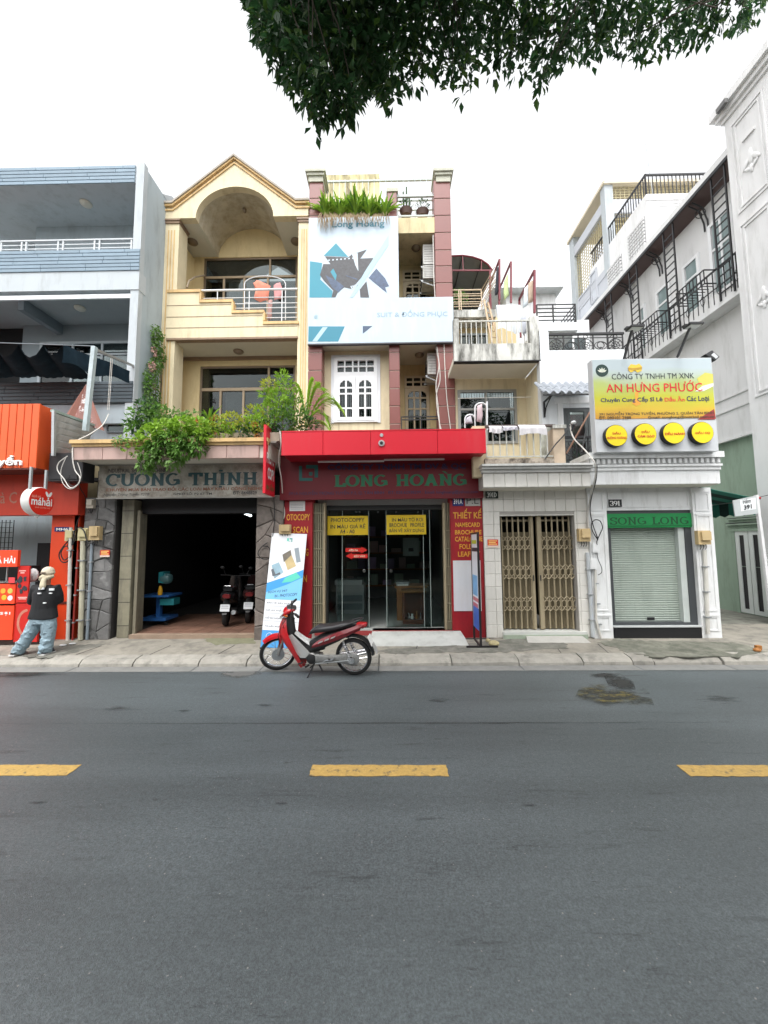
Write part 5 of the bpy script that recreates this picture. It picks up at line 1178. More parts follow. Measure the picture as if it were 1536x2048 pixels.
tag(MB_.build('plastic_sack', M('crumpled_plastic', (.55,.57,.50), .5, .3, 9, .8, 20)), 'crumpled white plastic sack behind the right end of the balcony rail', 'sack')
rk4 = thing('folding_rack', 'white arched folding rack with pale cloths at the left of the front balcony', 'rack', P(950, 850, 8.0))
for a, b, t in ((930,950,829),(950,974,806)):
    m = MB(); m.tube([P(a, 856, 8.0)]+[P((a+b)/2-(b-a)/2*math.cos(u), t+9-9*math.sin(u), 8.0) for u in [pi*k/8 for k in range(9)]]+[P(b, 856, 8.0)], .016, 6); m.build('arch_tube', RAILW, rk4, True)
MB().tube([P(974, 803, 7.9), P(974, 860, 7.9)], .018, 6).build('post', RAILW, rk4, True)
garment('pink_cloth', 'pale pink cloth hanging in the taller arch of the folding rack', [(954,812),(964,807),(966,830),(963,846),(953,843)], 7.97, M('pale_pink_cloth', (.56,.44,.47), .9, .12, 9), 'cloth')
garment('lilac_cloth', 'pale lilac cloth hanging in the lower arch of the folding rack', [(933,836),(942,830),(946,846),(930,848)], 7.97, M('pale_lilac_cloth', (.56,.54,.60)), 'cloth')
# --- upper slab, walls
YSb, YWb = 9.1, 10.15
sx0, sx1 = P(908,700,YSb).x, P(1080,700,YSb).x; zsb = P(995,721,YSb).z; zst = P(995,687,YSb).z
joined('balcony_front', DIRTYW, h4, [(sx0, sx1, YSb, YSb+.12, zsb, zst)])
joined('balcony_slab', M('cream_soffit', (.66,.62,.52), .8, .06, 2), h4, [(sx0, sx1-.01, YSb+.121, YWb, zsb+.002, zsb+.14)])
joined('slab_edge', BLACK, h4, [(sx0, sx1+.01, YSb-.01, YSb+.13, zsb-.02, zsb-.001)])
joined('corner_post', DIRTYW, h4, [(P(1060,660,YSb).x, sx1, YSb+.0, YSb+.25, zst+.001, P(1070,632,YSb).z), (sx0, P(918,660,YSb).x, YSb+.0, YSb+.15, zst+.001, P(912,637,YSb).z)])
m = MB(); zr_ = P(990, 640, YSb).z; xa, xb = P(918,660,YSb).x, P(1060,660,YSb).x
m.box(xa, xb, YSb+.02, YSb+.06, zr_-.02, zr_+.012)
for k in range(14): xx = xa+(xb-xa)*(k+.5)/14; m.box(xx-.009, xx+.009, YSb+.03, YSb+.05, zst, zr_)
m.build('balcony_rail', M('white_bar', (.55,.56,.52)), h4)
wx0, wx1, wz0, wz1 = R(916, 780, 1034, 888, YWb)
holed(h4, sx0-.05, P(1055,800,YWb).x, zc1_, zsb, wx0, wx1, wz0, wz1, YWb, .12, YEL)
joined('side_wall', M('pale_yellow_side', (.74,.66,.46), .8, .08, 2, dirt=(.3,.26,.2), damt=.5), h4, [(P(1053,800,YWb).x, sx1, YSb+.1, YWb, zc1_, zsb-.021)])
window(h4, wx0, wx1, wz0, wz1, YWb-.03, (.48,), (.64,), .07, .07, M('grey_window_frame', (.30,.30,.28), .5), GLS)
m = MB()
for k in range(22): xx = wx0+(wx1-wx0)*(k+.5)/22; m.box(xx-.005, xx+.005, YWb+.06, YWb+.075, wz0, wz1)
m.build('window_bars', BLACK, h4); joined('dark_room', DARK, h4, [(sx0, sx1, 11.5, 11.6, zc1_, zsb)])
m = MB(); m.tube([P(916, 797, YSb+.5), P(1062, 794, YSb+.5)], .008, 5); tag(m.build('clothes_line', WIREW), 'thin pale clothes line across the yellow balcony recess', 'line')
# upper wall with window behind the upper rail, roof storey
uwx0, uwx1, uwz0, uwz1 = R(920, 660, 965, 687, YWb+.6)
joined('upper_wall', YELB, h4, [(sx0, sx1, YWb+.6, YWb+.7, zsb+.14, P(960,622,YWb+.6).z)]); x0, x1, z0, z1 = R(920, 668, 975, 700, YWb+.58); window(h4, x0, x1, z0, z1, YWb+.54, (.33,.66), (), .05, .05, LGREY)
joined('roof_slab', DIRTYW, h4, [(sx0-.1, P(992,625,10.2).x, 10.2, 13, P(950,634,10.2).z, P(950,619,10.2).z)])
# roof railing in cream tube, ladder leaning on it
CRT = M('cream_tube', (.60,.48,.34), .5, .1); m = MB(); Yr = 10.2; xa, xb = P(900,600,Yr).x, P(964,600,Yr).x
for py in (580, 588, 592, 598, 604, 608, 613): zz = P(935, py, Yr).z; m.tube([(xa, Yr, zz), (xb, Yr, zz)], .018 if py == 580 else .011, 6); m.tube([(xb, Yr, zz), (xb+.12, Yr-.9, zz-.0)], .011, 5)
for px in (918, 922, 963): xx = P(px, 600, Yr).x; m.tube([(xx, Yr, P(935,580,Yr).z), (xx, Yr, P(935,620,Yr).z)], .016, 6)
m.build('roof_rail', CRT, h4, True)
ld = thing('bamboo_ladder', 'bamboo ladder leaning across the upper balcony of the tiled house', 'ladder', P(990, 688, YSb+.3))
BAM = M('bamboo', (.52,.38,.24), .6, .2, 9); a0, a1 = P(968, 600, 9.9), P(984, 686, YSb+.35); b0, b1 = P(976, 605, 9.9), P(998, 688, YSb+.35)
for a, b in ((a0, a1), (b0, b1)): MB().tube([a, b], .025, 6).build('rail', BAM, ld, True)
for k in range(1, 7): MB().tube([a0.lerp(a1, k/7), b0.lerp(b1, k/7)], .014, 5).build('rung', BAM, ld, True)
# curved polycarbonate canopy on red frame
cv = thing('curved_canopy', 'dark curved roof canopy on a red steel frame behind the tiled pillar', 'canopy', P(940, 600, 11.5))
cy0, cy1 = 10.6, 12.6; ptsA = [(868,528),(888,516),(905,512),(925,511),(945,514),(963,520),(976,529),(985,541)]
m = MB(); r0 = [P(x, y, cy0) for x, y in ptsA]; r1 = [Vector((p.x, cy1, p.z)) for p in r0]
m.loft([r1, r0], closed_ring=False, caps=False); m.loft([[p+Vector((0,0,.03)) for p in r0], [p+Vector((0,0,.03)) for p in r1]], closed_ring=False, caps=False); m.build('roof_sheet', M('smoked_sheet', (.16,.17,.17), .4, .15, 3), cv, True, ang=60)
joined('back_sheet', M('smoked_wall', (.10,.12,.13), .5, .15), cv, [(r0[0].x, r0[-1].x, cy1, cy1+.05, P(940,620,11.5).z, r0[3].z)])
m = MB(); m.tube(r0, .025, 6); m.bar(P(868,541,cy0), P(985,541,cy0), .035)
for i in (1, 3, 5): m.bar(r0[i], P((868+985)/2+(i-3)*18, 541, cy0), .022)
m.bar(P(980,541,cy0), P(980,625,cy0), .05); m.build('frame', REDM, cv)
m = MB()
for i in (1, 3, 5): m.bar(r0[i]-Vector((0,0,.02)), r1[i]-Vector((0,0,.02)), .025)
m.build('purlin', BLACK, cv)
# red drying frames with washing
def dry_frame(label, px, py0, py1, Yn, Yf_, w_=.045):
    o = thing('drying_frame', label, 'frame', P(px, py1, Yn), 'red drying frames on the upper balcony'); a, b = P(px, py0, Yn), P(px, py1, Yn)
    MB().bar(a, b, w_).build('post', REDM, o); c = Vector((a.x, Yf_, a.z)); MB().bar(a, c, w_).build('top_bar', REDM, o); MB().bar(c, Vector((c.x, Yf_, b.z)), w_).build('post', REDM, o); return o
dry_frame('tall maroon drying frame nearest the curved canopy', 999, 519, 600, 10.0, 11.0); dry_frame('middle maroon drying frame holding the lime green cloth', 1022, 524, 606, 10.0, 11.2); dry_frame('right maroon drying frame at the corner post', 1069, 541, 626, 9.25, 10.4, .05)
GR = lambda n, c: M(n, c, .9, .15, 9)
garment('dark_trousers', 'dark trousers hanging on the drying frame nearest the curved canopy', [(993,535),(1001,535),(1001,570),(995,590),(989,592)], 10.1, GR('charcoal_cloth', (.03,.035,.045)))
garment('lime_cloth', 'lime green cloth hanging on the middle drying frame', [(1009,562),(1015,548),(1018,590),(1008,602),(1006,585)], 10.1, GR('lime_cloth', (.50,.62,.30)))
garment('beige_panel', 'beige striped mat hanging on the right drying frame', [(1057,566),(1067,560),(1068,602),(1056,608)], 9.35, GR('tan_cloth', (.46,.36,.27)), 'mat')
garment('pale_shirt', 'pale blue shirt beside the beige mat on the upper balcony', [(1048,578),(1056,568),(1056,610),(1046,616)], 9.4, GR('pale_blue_cloth', (.58,.64,.68)))
drape('white_sheet', 'large white sheet draped over the line on the upper balcony', (P(993,609,YSb+.3), P(1042,609,YSb+.3)), .72, YSb+.3, GR('sheet_white', (.62,.65,.67)), None, .03, 4, 'sheet')
garment('patterned_shirt', 'white and blue patterned shirt on the right of the upper balcony', [(1043,628),(1052,626),(1056,660),(1048,672),(1043,660)], YSb+.2, M('patterned_cloth', (.50,.52,.58), .9, .2, 9, dirt=(.06,.09,.2), damt=.8, streak=False))
# distant white house and terrace behind
dh = thing('white_back_house', 'small white house with flat roof behind the drying frames', 'house', P(1070, 620, 14))
joined('wall', WHITE, dh, [(P(1012,610,14).x, P(1112,610,14).x, 14, 17, 3, P(1070,572,14).z)]); joined('roof_slab', WHITE2, dh, [(P(985,570,13.6).x, P(1128,570,13.6).x, 13.6, 17.2, P(1070,574,13.6).z, P(1070,560,13.6).z)])

# ================================================================== CORNER HOUSE 391
h5 = thing('corner_house', 'white corner house with roller shutter, dentil cornice and panelled pillars at number 391', 'house', (5.2, YF, 0))
Y5 = 7.62
def panel_pillar(a, b, py0, py1):
    x0, x1, z0, z1 = R(a, py0, b, py1, Y5)
    joined('pillar', WHITE, h5, [(x0, x1, Y5, Y5+.35, .12, z1)])
    for pa, pb in ((1030,1222),(1232,1262),(985,1022)):
        za, zb = P((a+b)/2, pb, Y5).z, P((a+b)/2, pa, Y5).z; w_ = .05; g = .028
        m = MB(); m.box(x0+w_, x1-w_, Y5-.014, Y5-.001, za, za+g); m.box(x0+w_, x1-w_, Y5-.014, Y5-.001, zb-g, zb); m.box(x0+w_, x0+w_+g, Y5-.013, Y5-.001, za+g, zb-g); m.box(x1-w_-g, x1-w_, Y5-.013, Y5-.001, za+g, zb-g)
        m.box(x0+w_-.015, x1-w_+.015, Y5-.022, Y5-.001, zb+.001, zb+.03); m.build('pillar_panel', WHITE, h5)
    return x0, x1
pl0, pl1 = panel_pillar(1182, 1219, 975, 1278); pr0, pr1 = panel_pillar(1394, 1433, 975, 1282)
X5R = pr1
zh1, zh0 = P(1305, 975, Y5).z, P(1305, 1020, Y5).z
joined('head_wall', WHITE, h5, [(pl1, pr0, Y5+.05, Y5+.3, zh0, zh1)])
m = MB(); x0, x1, z0, z1 = R(1218, 982, 1380, 1014, Y5)
for bx_ in ((x0, x1, z0, z0+.02), (x0, x1, z1-.02, z1), (x0, x0+.02, z0+.02, z1-.02), (x1-.02, x1, z0+.02, z1-.02)): m.box(bx_[0], bx_[1], Y5+.036, Y5+.049, bx_[2], bx_[3])
m.build('head_panel', WHITE, h5)
joined('side_wall', WHITE, h5, [(X5R-.2, X5R, Y5+.351, 12, .1, zh1)])
# shutter
FRM = M('charcoal_frame', (.055,.06,.065), .45, .1); SHU = M('shutter_green_grey', (.38,.435,.385), .5, .08, 3, dirt=(.22,.26,.225), damt=.5)
zs0 = P(1315, 1252, Y5).z
joined('shutter_frame', FRM, h5, [(pl1, pl1+.10, Y5+.08, Y5+.25, zs0, zh0), (pr0-.13, pr0, Y5+.08, Y5+.25, zs0, zh0), (pl1+.1, pr0-.13, Y5+.08, Y5+.25, zs0, zs0+.05), (pl1+.1, pr0-.13, Y5+.08, Y5+.25, zh0-.09, zh0)])
joined('guide_rail', M('pale_guide', (.50,.54,.52), .5), h5, [(pr0-.25, pr0-.131, Y5+.10, Y5+.24, zs0+.05, zh0-.09)])
sh5 = thing('roller_shutter', 'grey-green closed roller shutter of the corner house', 'shutter', ((pl1+pr0)/2, Y5+.2, zs0))
n = 44; za, zb = zs0+.05, zh0-.25; prof = []
for k in range(n): z = za+(zb-za)*k/n; h = (zb-za)/n; prof += [(Y5+.215, z+.002), (Y5+.195, z+h*.2), (Y5+.192, z+h*.6), (Y5+.210, z+h*.97)]
m = MB(); m.loft([[(pl1+.1, y, z) for y, z in prof], [(pr0-.25, y, z) for y, z in prof]][::-1], closed_ring=False, caps=False); m.build('slats', SHU, sh5, kind='stuff')
joined('lock_box', BLACK, sh5, [((pl1+pr0)/2-.06, (pl1+pr0)/2+.08, Y5+.18, Y5+.19, zs0+.08, zs0+.13)])
joined('bottom_rail', M('rail_dark', (.20,.23,.21), .5), sh5, [(pl1+.1, pr0-.25, Y5+.185, Y5+.23, zs0+.051, zs0+.075)])
for px, c in ((1358, (.32,.36,.38)), (1374, (.55,.25,.22))): x0, x1, z0, z1 = R(px-5, 1242, px+8, 1248, Y5+.18); joined('sticker', M('sticker_%d' % px, c), sh5, [(x0, x1, Y5+.181, Y5+.187, z0, z1)])
gb5 = thing('green_fascia', 'translucent green header board above the roller shutter', 'sign', P(1300, 1042, Y5+.15)); x0, x1, z0, z1 = R(1212, 1027, 1384, 1055, Y5+.05)
joined('board', M('green_board', (.005,.24,.06), .4, .08, 3), gb5, [(x0, x1, Y5+.05, Y5+.078, z0, z1)]); joined('rail', M('green_rail', (.004,.13,.035), .4), gb5, [(x0, x1, Y5+.04, Y5+.049, z0+.03, z0+.045)])
slab_text('SONG LONG', 1219, 1034, 1378, 1049, Y5+.05, M('dark_green_letter', (.004,.07,.02), .5), gb5, .17, .002)
joined('step', BLACK, h5, [(pl1+.02, pr0-.02, Y5-.02, Y5+.3, .1, zs0-.02)]); joined('step_cap', M('step_cap', (.5,.52,.52), .5), h5, [(pl1, pr0, Y5-.04, Y5+.3, zs0-.019, zs0-.001)])
plate('black house number plate 391 above the roller shutter', '391', (1217,999,1243,1014), Y5+.03, M('black_plate', (.012,.012,.013), .4), WP, .012, slab=True)
# cornice: fascia, steps, dentils
Y5c = 7.25; x0, x1, z0, z1 = R(1178, 941, 1440, 968, Y5c)
joined('fascia', WHITE, h5, [(x0, x1, Y5c, Y5+.3, z0, z1)])
joined('soffit', CEIL, h5, [(x0+.02, x1-.01, Y5c+.02, Y5+.05, z0-.012, z0-.001)])
for a, b, o in ((934, 940.7, .03), (929.5, 933.7, .06), (906, 917.5, .10)): joined('cornice', WHITE, h5, [(x0-o*.3, x1+o*.3, Y5c-o, Y5+.3, P(1310, b, Y5c).z, P(1310, a, Y5c).z)])
joined('dentil_band', M('dentil_shade', (.56,.56,.55), .7), h5, [(x0, x1, Y5c-.03, Y5+.3, P(1310, 929.3, Y5c).z, P(1310, 917.7, Y5c).z)])
zd0, zd1 = P(1310, 928, Y5c).z, P(1310, 918.5, Y5c).z; n = 24
for k in range(n): xx = x0+(x1-x0)*(k+.5)/n; piece('dentil', h5, WHITE, xx, Y5c-.05, (zd0+zd1)/2, (x1-x0)/n*.55, .04, zd1-zd0)
# upper part: set-back white wall, door, tile canopy, wrought balcony
Yw5 = 9.1; wx0, wx1 = P(1081,760,Yw5).x, 5.75; zt5 = P(1160, 719, Yw5).z
dz = R(1129, 815, 1187, 930, Yw5)
holed(h5, wx0, wx1, 3.4, P(1150,700,Yw5).z, dz[0], dz[1], 3.45, dz[3], Yw5, .2, WHITE2)
joined('door_surround', WHITE, h5, [(dz[0]-.14, dz[0]-.02, Yw5-.03, Yw5-.001, 3.45, dz[3]+.10), (dz[0]-.2, dz[1]+.2, Yw5-.05, Yw5-.001, dz[3]+.101, dz[3]+.24)])
dd = window(h5, dz[0], dz[1], 3.45, dz[3], Yw5+.03, (.2,.8), (.55,), .09, .06, M('dark_door_frame', (.07,.08,.08), .5), GLSC, 'balcony_door')
joined('curtain', M('floral_curtain', (.26,.10,.10), .9, .4, 8, dirt=(.14,.22,.15), damt=.9, streak=False, dlo=.45, dhi=.6), h5, [(dz[0]+.1, dz[1]-.05, Yw5+.2, Yw5+.22, 3.45, dz[3]-.1)])
joined('terrace', CONC, h5, [(P(1183,930,Y5c).x, X5R, Y5+.3, Yw5, zh1+.2, zh1+.3)])
# tile canopy
tcn = thing('tile_canopy', 'little grey corrugated tile canopy over the balcony door', 'canopy', P(1140, 775, 8.9))
ytc0, ytc1 = 8.55, 9.09; za_, zb2 = P(1130,783,ytc0).z, P(1130,770,ytc1).z+.02; xa, xb = P(1087,780,ytc0).x, P(1200,780,ytc0).x
TIL = M('grey_roof_tile', (.24,.26,.29), .6, .12, 6, objvar=.08)
def wave_tile(x, w_, y0, y1, z0, z1, parent):
    m = MB(); n = 8
    for sgn in (0,): 
        top = [[(x+w_*k/n, y, z+.035*math.sin(2*pi*k/n)) for k in range(n+1)] for y, z in ((y0, z0), (y1, z1))]
        bot = [[(p[0], p[1], p[2]-.02) for p in r] for r in top]
        m.loft(top, closed_ring=False, caps=False); m.loft(bot[::-1], closed_ring=False, caps=False); m.loft([bot[0], top[0]], closed_ring=False, caps=False)
    m.build('roof_tile', TIL, parent, True, ang=50)
nt_ = 7; w_ = (xb-xa)/nt_
for j in range(2):
    for i in range(nt_):
        t0, t1 = j/2, (j+1)/2+.06
        wave_tile(xa+i*w_, w_-.002, ytc0+(ytc1-ytc0)*t0, ytc0+(ytc1-ytc0)*min(1, t1), za_+(zb2-za_)*t0+.02*j, za_+(zb2-za_)*t1+.02*j, tcn)
joined('fascia_bar', BLACK, tcn, [(xa, xb, ytc0+.02, ytc0+.05, za_-.075, za_-.045)])
m = MB(); xbk = P(1094,800,8.9).x; m.bar((xbk, ytc0+.05, za_-.05), (xbk, 9.09, za_-.05), .035); m.bar((xbk, 9.08, za_-.05), (xbk, 9.08, za_-.42), .035)
m.tube([(xbk, ytc0+.1, za_-.06), (xbk, 8.8, za_-.12), (xbk, 8.98, za_-.22), (xbk, 9.06, za_-.38)], .016, 6); m.build('bracket', BLACK, tcn)
# wrought-iron panel rails
def wrought(name, label, px0, py0, px1, py1, Y, n, parent=None):
    x0, x1, z0, z1 = R(px0, py0, px1, py1, Y); o = thing(name, label, 'railing', ((x0+x1)/2, Y, z0)) if parent is None else parent
    m = MB(); r_ = .011
    m.box(x0-.03, x1+.03, Y-.03, Y+.03, z1-.04, z1+.01)
    for t in (.0, .18, .82): m.box(x0, x1, Y-.008, Y+.008, z0+(z1-z0)*t-.009, z0+(z1-z0)*t+.009)
    w_ = (x1-x0)/n
    for k in range(n+1): m.box(x0+w_*k-.012, x0+w_*k+.012, Y-.013, Y+.013, z0-.05, z1-.04)
    m.build('rail_bars', BLACK, o); circ = lambda c, r, q=20: [c+Vector((r*math.cos(2*pi*i/q), 0, r*math.sin(2*pi*i/q))) for i in range(q)]
    for k in range(n):
        c = Vector((x0+w_*(k+.5), Y, (z0+z1)/2)); m = MB(); R_ = min(w_*.47, (z1-z0)*.30)
        if k % 2 == 0:
            m.tube(circ(c, R_), .010, 5, closed=True); m.tube(circ(c, R_*.55), .009, 5, closed=True); m.tube(circ(c, R_*.2, 10), .011, 5, closed=True)
            for q in range(8): a = 2*pi*q/8; u = Vector((math.cos(a), 0, math.sin(a))); m.tube([c+u*R_*.2, c+u*R_*.98], .008, 4)
            for s in (-1, 1): m.tube(circ(c+Vector((0, 0, s*(R_+.055))), .05, 12), .009, 5, closed=True)
        else:
            for s in (-1, 1):
                sp = [c+Vector((s*(w_*.46-w_*.40*t*.9)*math.cos(5.2*t)*.95, 0, R_*.8*(1-t*.72)*math.sin(5.2*t)-.01)) for t in [i/16 for i in range(17)]]
                m.tube(sp, .011, 5); m.tube([p*1 if False else Vector((p.x, p.y, 2*c.z-p.z)) for p in sp[:7]], .010, 5)
            m.tube([c+Vector((0,0,-R_*.2)), c+Vector((-.03,0,-R_*.75)), c+Vector((.03,0,-R_*1.1))], .012, 5)
        m.build('scroll_panel', BLACK, o)
    return o
wrought('wrought_railing', 'black wrought-iron railing of wheels and scrolls above the white wall', 1098, 667, 1246, 716, Yw5+.05, 5)
wrought('wrought_railing', 'black wrought-iron door railing partly behind the yellow oil board', 1130, 873, 1200, 930, Yw5-.3, 3)
joined('upper_recess', WHITE2, h5, [(P(1097,700,Yw5).x, 5.75, 10.6, 10.7, zt5-.1, P(1150,640,10.6).z)]); joined('terrace_pier', WHITE2, h5, [(wx0, P(1098,690,Yw5).x, Yw5, Yw5+.3, P(1090,701,Yw5).z, P(1090,662,Yw5).z)])
window(h5, *R(1118, 672, 1175, 720, 10.58), 10.55, (.5,), (), .06, .05, WHITE)
# roof terrace slab and dark rail further back
x0, x1, z0, z1 = R(1076, 645, 1156, 661, 9.6); joined('terrace_slab', WHITE2, h5, [(x0, x1, 9.6, 13, z0, z1)])
m = MB(); x0, x1, z0, z1 = R(1074, 609, 1151, 645, 9.65)
for k in range(5): zz = z0+(z1-z0)*(k+.6)/4.6; m.box(x0, x1, 9.64, 9.665, zz-.012, zz+.012); m.box(x1-.012, x1+.012, 9.64, 11, zz-.01, zz+.01)
for t in (0, .42, 1): xx = x0+(x1-x0)*t; m.box(xx-.015, xx+.015, 9.635, 9.67, z0, z1)
m.build('terrace_rail', BLACK, h5)
# --- big oil company board on the cornice
ob = thing('oil_board', 'big yellow and white cooking-oil board standing on the corner house cornice', 'billboard', P(1310, 905, 7.05))
Yo = 7.02; x0, x1, z0, z1 = R(1188, 717, 1430, 903, Yo); BW = M('board_white', (.56,.58,.60), .4, .05, 2)
joined('box', BW, ob, [(x0, x1, Yo, Yo+.16, z0, z1)])
def grad_mat():
    m = bpy.data.materials.new('oil_print'); m.use_nodes = True; N, L = m.node_tree.nodes, m.node_tree.links; b = N['Principled BSDF']; b.inputs['Roughness'].default_value = .4
    tc = N.new('ShaderNodeTexCoord'); sp = N.new('ShaderNodeSeparateXYZ'); L.new(tc.outputs['Generated'], sp.inputs[0])
    n = N.new('ShaderNodeTexNoise'); n.inputs['Scale'].default_value = 2.2; n.inputs['Detail'].default_value = 3; L.new(tc.outputs['Generated'], n.inputs['Vector'])
    ad = N.new('ShaderNodeMath'); ad.operation = 'MULTIPLY_ADD'; L.new(n.outputs['Fac'], ad.inputs[0]); ad.inputs[1].default_value = .34; L.new(sp.outputs['Z'], ad.inputs[2])
    r = N.new('ShaderNodeValToRGB'); L.new(ad.outputs[0], r.inputs['Fac']); e = r.color_ramp.elements; e[0].position = .12; e[0].color = (.55,.22,.012,1); e[1].position = 1.0; e[1].color = (.46,.54,.57,1)
    for p, c in ((.34, (.62,.42,.012,1)), (.52, (.50,.50,.010,1)), (.74, (.42,.50,.14,1)), (.86, (.44,.52,.43,1))): q = e.new(p); q.color = c
    L.new(r.outputs['Color'], b.inputs['Base Color']); return m
px0, px1, pz0, pz1 = R(1186, 719, 1428, 836, Yo); MB().box(x0+.012, x1-.012, Yo-.006, Yo-.001, P(1310,837,Yo).z, z1-.015).build('print', grad_mat(), ob)
yt = Yo-.006
text('CÔNG TY TNHH TM XNK', 1223, 744, 1388, 758, yt, flat(38,42,50), ob, .0); text('AN HƯNG PHƯỚC', 1212, 761, 1404, 784, yt, flat(214,24,32), ob, .008)
text('Chuyên Cung Cấp Sỉ Lẻ', 1201, 793, 1325, 806, yt, flat(30,44,80), ob, .018); text('Dầu Ăn', 1329, 792.5, 1369, 803, yt, flat(225,60,50), ob, .018); text('Các Loại', 1373, 792, 1418, 805, yt, flat(30,44,80), ob, .018)
text('391 NGUYỄN TRỌNG TUYỂN, PHƯỜNG 2, QUẬN TÂN BÌNH', 1198, 822, 1427, 831, yt, flat(50,52,40), ob, .01); text('ĐT: 090101 2989', 1198, 832, 1262, 839, yt-.002, flat(50,52,40), ob, .01); text('Gmail: songlong@nutrioil.com.vn', 1296, 831, 1428, 838, yt-.002, flat(50,52,40), ob, .01)
m = MB(); c = P(1204, 741, yt-.004); m.lathe([(.118, 0), (.118, .004)], c, 'Y', 28); m.build('logo', flat(18,52,46), ob)
m = MB()
for a in (-60, -30, 0, 30, 60):
    t = math.radians(a); u = Vector((math.sin(t), 0, math.cos(t))); v = Vector((math.cos(t), 0, -math.sin(t))); b_ = c+Vector((0, -.003, -.04)); m.poly([b_, b_+u*.05+v*.018, b_+u*.10, b_+u*.05-v*.018])
m.build('lotus_mark', flat(225,230,215), ob)
print_poly([(1256,735),(1262,728),(1272,730),(1278,727),(1284,733),(1283,742),(1275,745),(1270,741),(1262,745),(1257,741)], Yo, flat(232,196,60), ob, 'oil_drop', .012)
print_poly([(1256,735),(1266,736),(1284,734),(1284,738),(1268,741),(1257,740)], Yo, flat(190,150,40), ob, 'oil_drop', .014)
print_poly([(1270,784),(1277,784),(1276,798),(1282,808),(1272,812),(1264,806),(1271,798)], Yo, flat(232,160,50), ob, 'oil_drop', .009)
print_poly([(1394,757),(1410,745),(1426,748),(1427,768),(1418,777),(1404,776)], Yo, flat(206,200,90), ob, 'fruit_print', .009); print_poly([(1390,783),(1405,772),(1427,766),(1427,772),(1408,782)], Yo, flat(236,238,226), ob, 'fruit_print', .010)
print_poly([(1395,839),(1428,818),(1432,837),(1429,839)], Yo, flat(150,44,40), ob, 'corner_print', .0075)
for lab, px, py, lines in (('leftmost yellow drum on the oil board, two lines reading sunflower', 1233, 871, (('DẦU',-8,-8,8,-2),('HƯỚNG DƯƠNG',-19,1,20,7))), ('second yellow drum on the oil board, reading CÁM GẠO', 1291, 868, (('DẦU',-8,-8,8,-2),('CÁM GẠO',-16,1,18,8))),
                           ('third yellow drum on the oil board, reading DẦU NÀNH', 1348, 866, (('DẦU NÀNH',-18,-3,22,4),)), ('rightmost yellow drum on the oil board, reading DẦU CỌ', 1405, 865, (('DẦU CỌ',-14,-3,15,4),))):
    c = P(px, py, Yo-.09); dr = MB().lathe([(.20, 0), (.205, .01), (.205, .088)], c, 'Y', 36).build('drum', BLACK, ob, True)
    MB().lathe([(.193, 0), (.193, .004)], c-Vector((0,.004,0)), 'Y', 36).build('drum_face', flat(238,214,0), dr)
    for s, a, b, e, d in lines: text(s, px+a, py+b, px+e, py+d, Yo-.095, flat(205,70,20), dr, .035)
# floodlights on arms over the board
for i, (a, b) in enumerate((((1248,718),(1264,660)), ((1355,714),(1380,655)))):
    o = thing('floodlight', '%s black floodlight on a slanting arm above the oil board' % ('left' if i == 0 else 'right'), 'floodlight', P(*a, Yo+.1)); p, q = P(*a, Yo+.1), P(*b, Yo-.5)
    MB().bar(p, q, .035).build('arm', BLACK, o); MB().box(q.x-.08, q.x+.15, q.y-.12, q.y+.06, q.z-.0, q.z+.035).build('lamp_head', BLACK, o); MB().box(q.x-.06, q.x+.13, q.y-.10, q.y+.04, q.z-.008, q.z-.001).build('lens', M('lamp_lens', (.55,.57,.58), .2), o); MB().box(q.x-.13, q.x-.081, q.y-.06, q.y+.02, q.z+.005, q.z+.035).build('driver_box', BLACK, o)
o = thing('floodlight', 'square floodlight hanging behind the right top corner of the oil board', 'floodlight', P(1428, 712, 7.6)); c = P(1425, 712, 7.5)
MB().prism([c+Vector((-.14,0,.04)), c+Vector((0,0,.12)), c+Vector((.14,0,-.02)), c+Vector((.06,0,-.09))], (0, .12, 0)).build('lamp_head', BLACK, o); MB().prism([c+Vector((-.03,-.006,.02)), c+Vector((.03,-.006,.07)), c+Vector((.11,-.006,-.02)), c+Vector((.06,-.006,-.06))], (0, .004, 0)).build('lens', M('lamp_lens', (.55,.57,.58)), o); MB().bar(c+Vector((-.12,.06,0)), c+Vector((-.3,.06,-.05)), .03).build('arm', BLACK, o)
# boom poles leaning on the balcony
for lab, a, b, mt in (('brown bamboo pole leaning behind the oil board', (1190,806), (1133,907), M('old_bamboo', (.20,.10,.06), .6, .2)), ('short black pole leaning on the wrought door railing', (1173,856), (1163,905), BLACK)):
    tag(MB().tube([P(*a, 8.2), P(*b, 7.6)], .018, 6).build('leaning_pole', mt, None, True), lab, 'pole')
# ================================================================== WHITE VILLA ALONG THE ALLEY
XV = 8.92; XE = 8.5
vl = thing('alley_villa', 'long white villa with brown canopy and black trellises along the alley', 'house', (10, 12, 0))
GREENW = M('sage_green_paint', (.30,.40,.31), .75, .08, 1.2, dirt=(.16,.20,.15), damt=.6, dlo=.46, dhi=.7)
VW = M('villa_white', (.72,.72,.72), .65, .06, 1, dirt=(.42,.42,.40), damt=.5)
zwb = 4.62; ze0, ze1 = 7.98, 8.40; zcn_ = 11.4
joined('lower_wall', GREENW, vl, [(9.0, 12.5, 8.66, 24, .1, zwb)])
joined('upper_wall', VW, vl, [(XV, 12.5, 8.66, 18.5, zwb+.001, 11.6)])
joined('wall_band', VW, vl, [(XV-.03, XV-.001, 8.67, 18, 5.40, 5.44), (XV-.03, XV-.001, 8.67, 18, 5.74, 5.79), (XV-.05, XV-.001, 8.67, 18, zwb, zwb+.05)])
joined('balcony_slab', VW, vl, [(XE, XV-.001, 8.67, 18, ze0, ze1)])
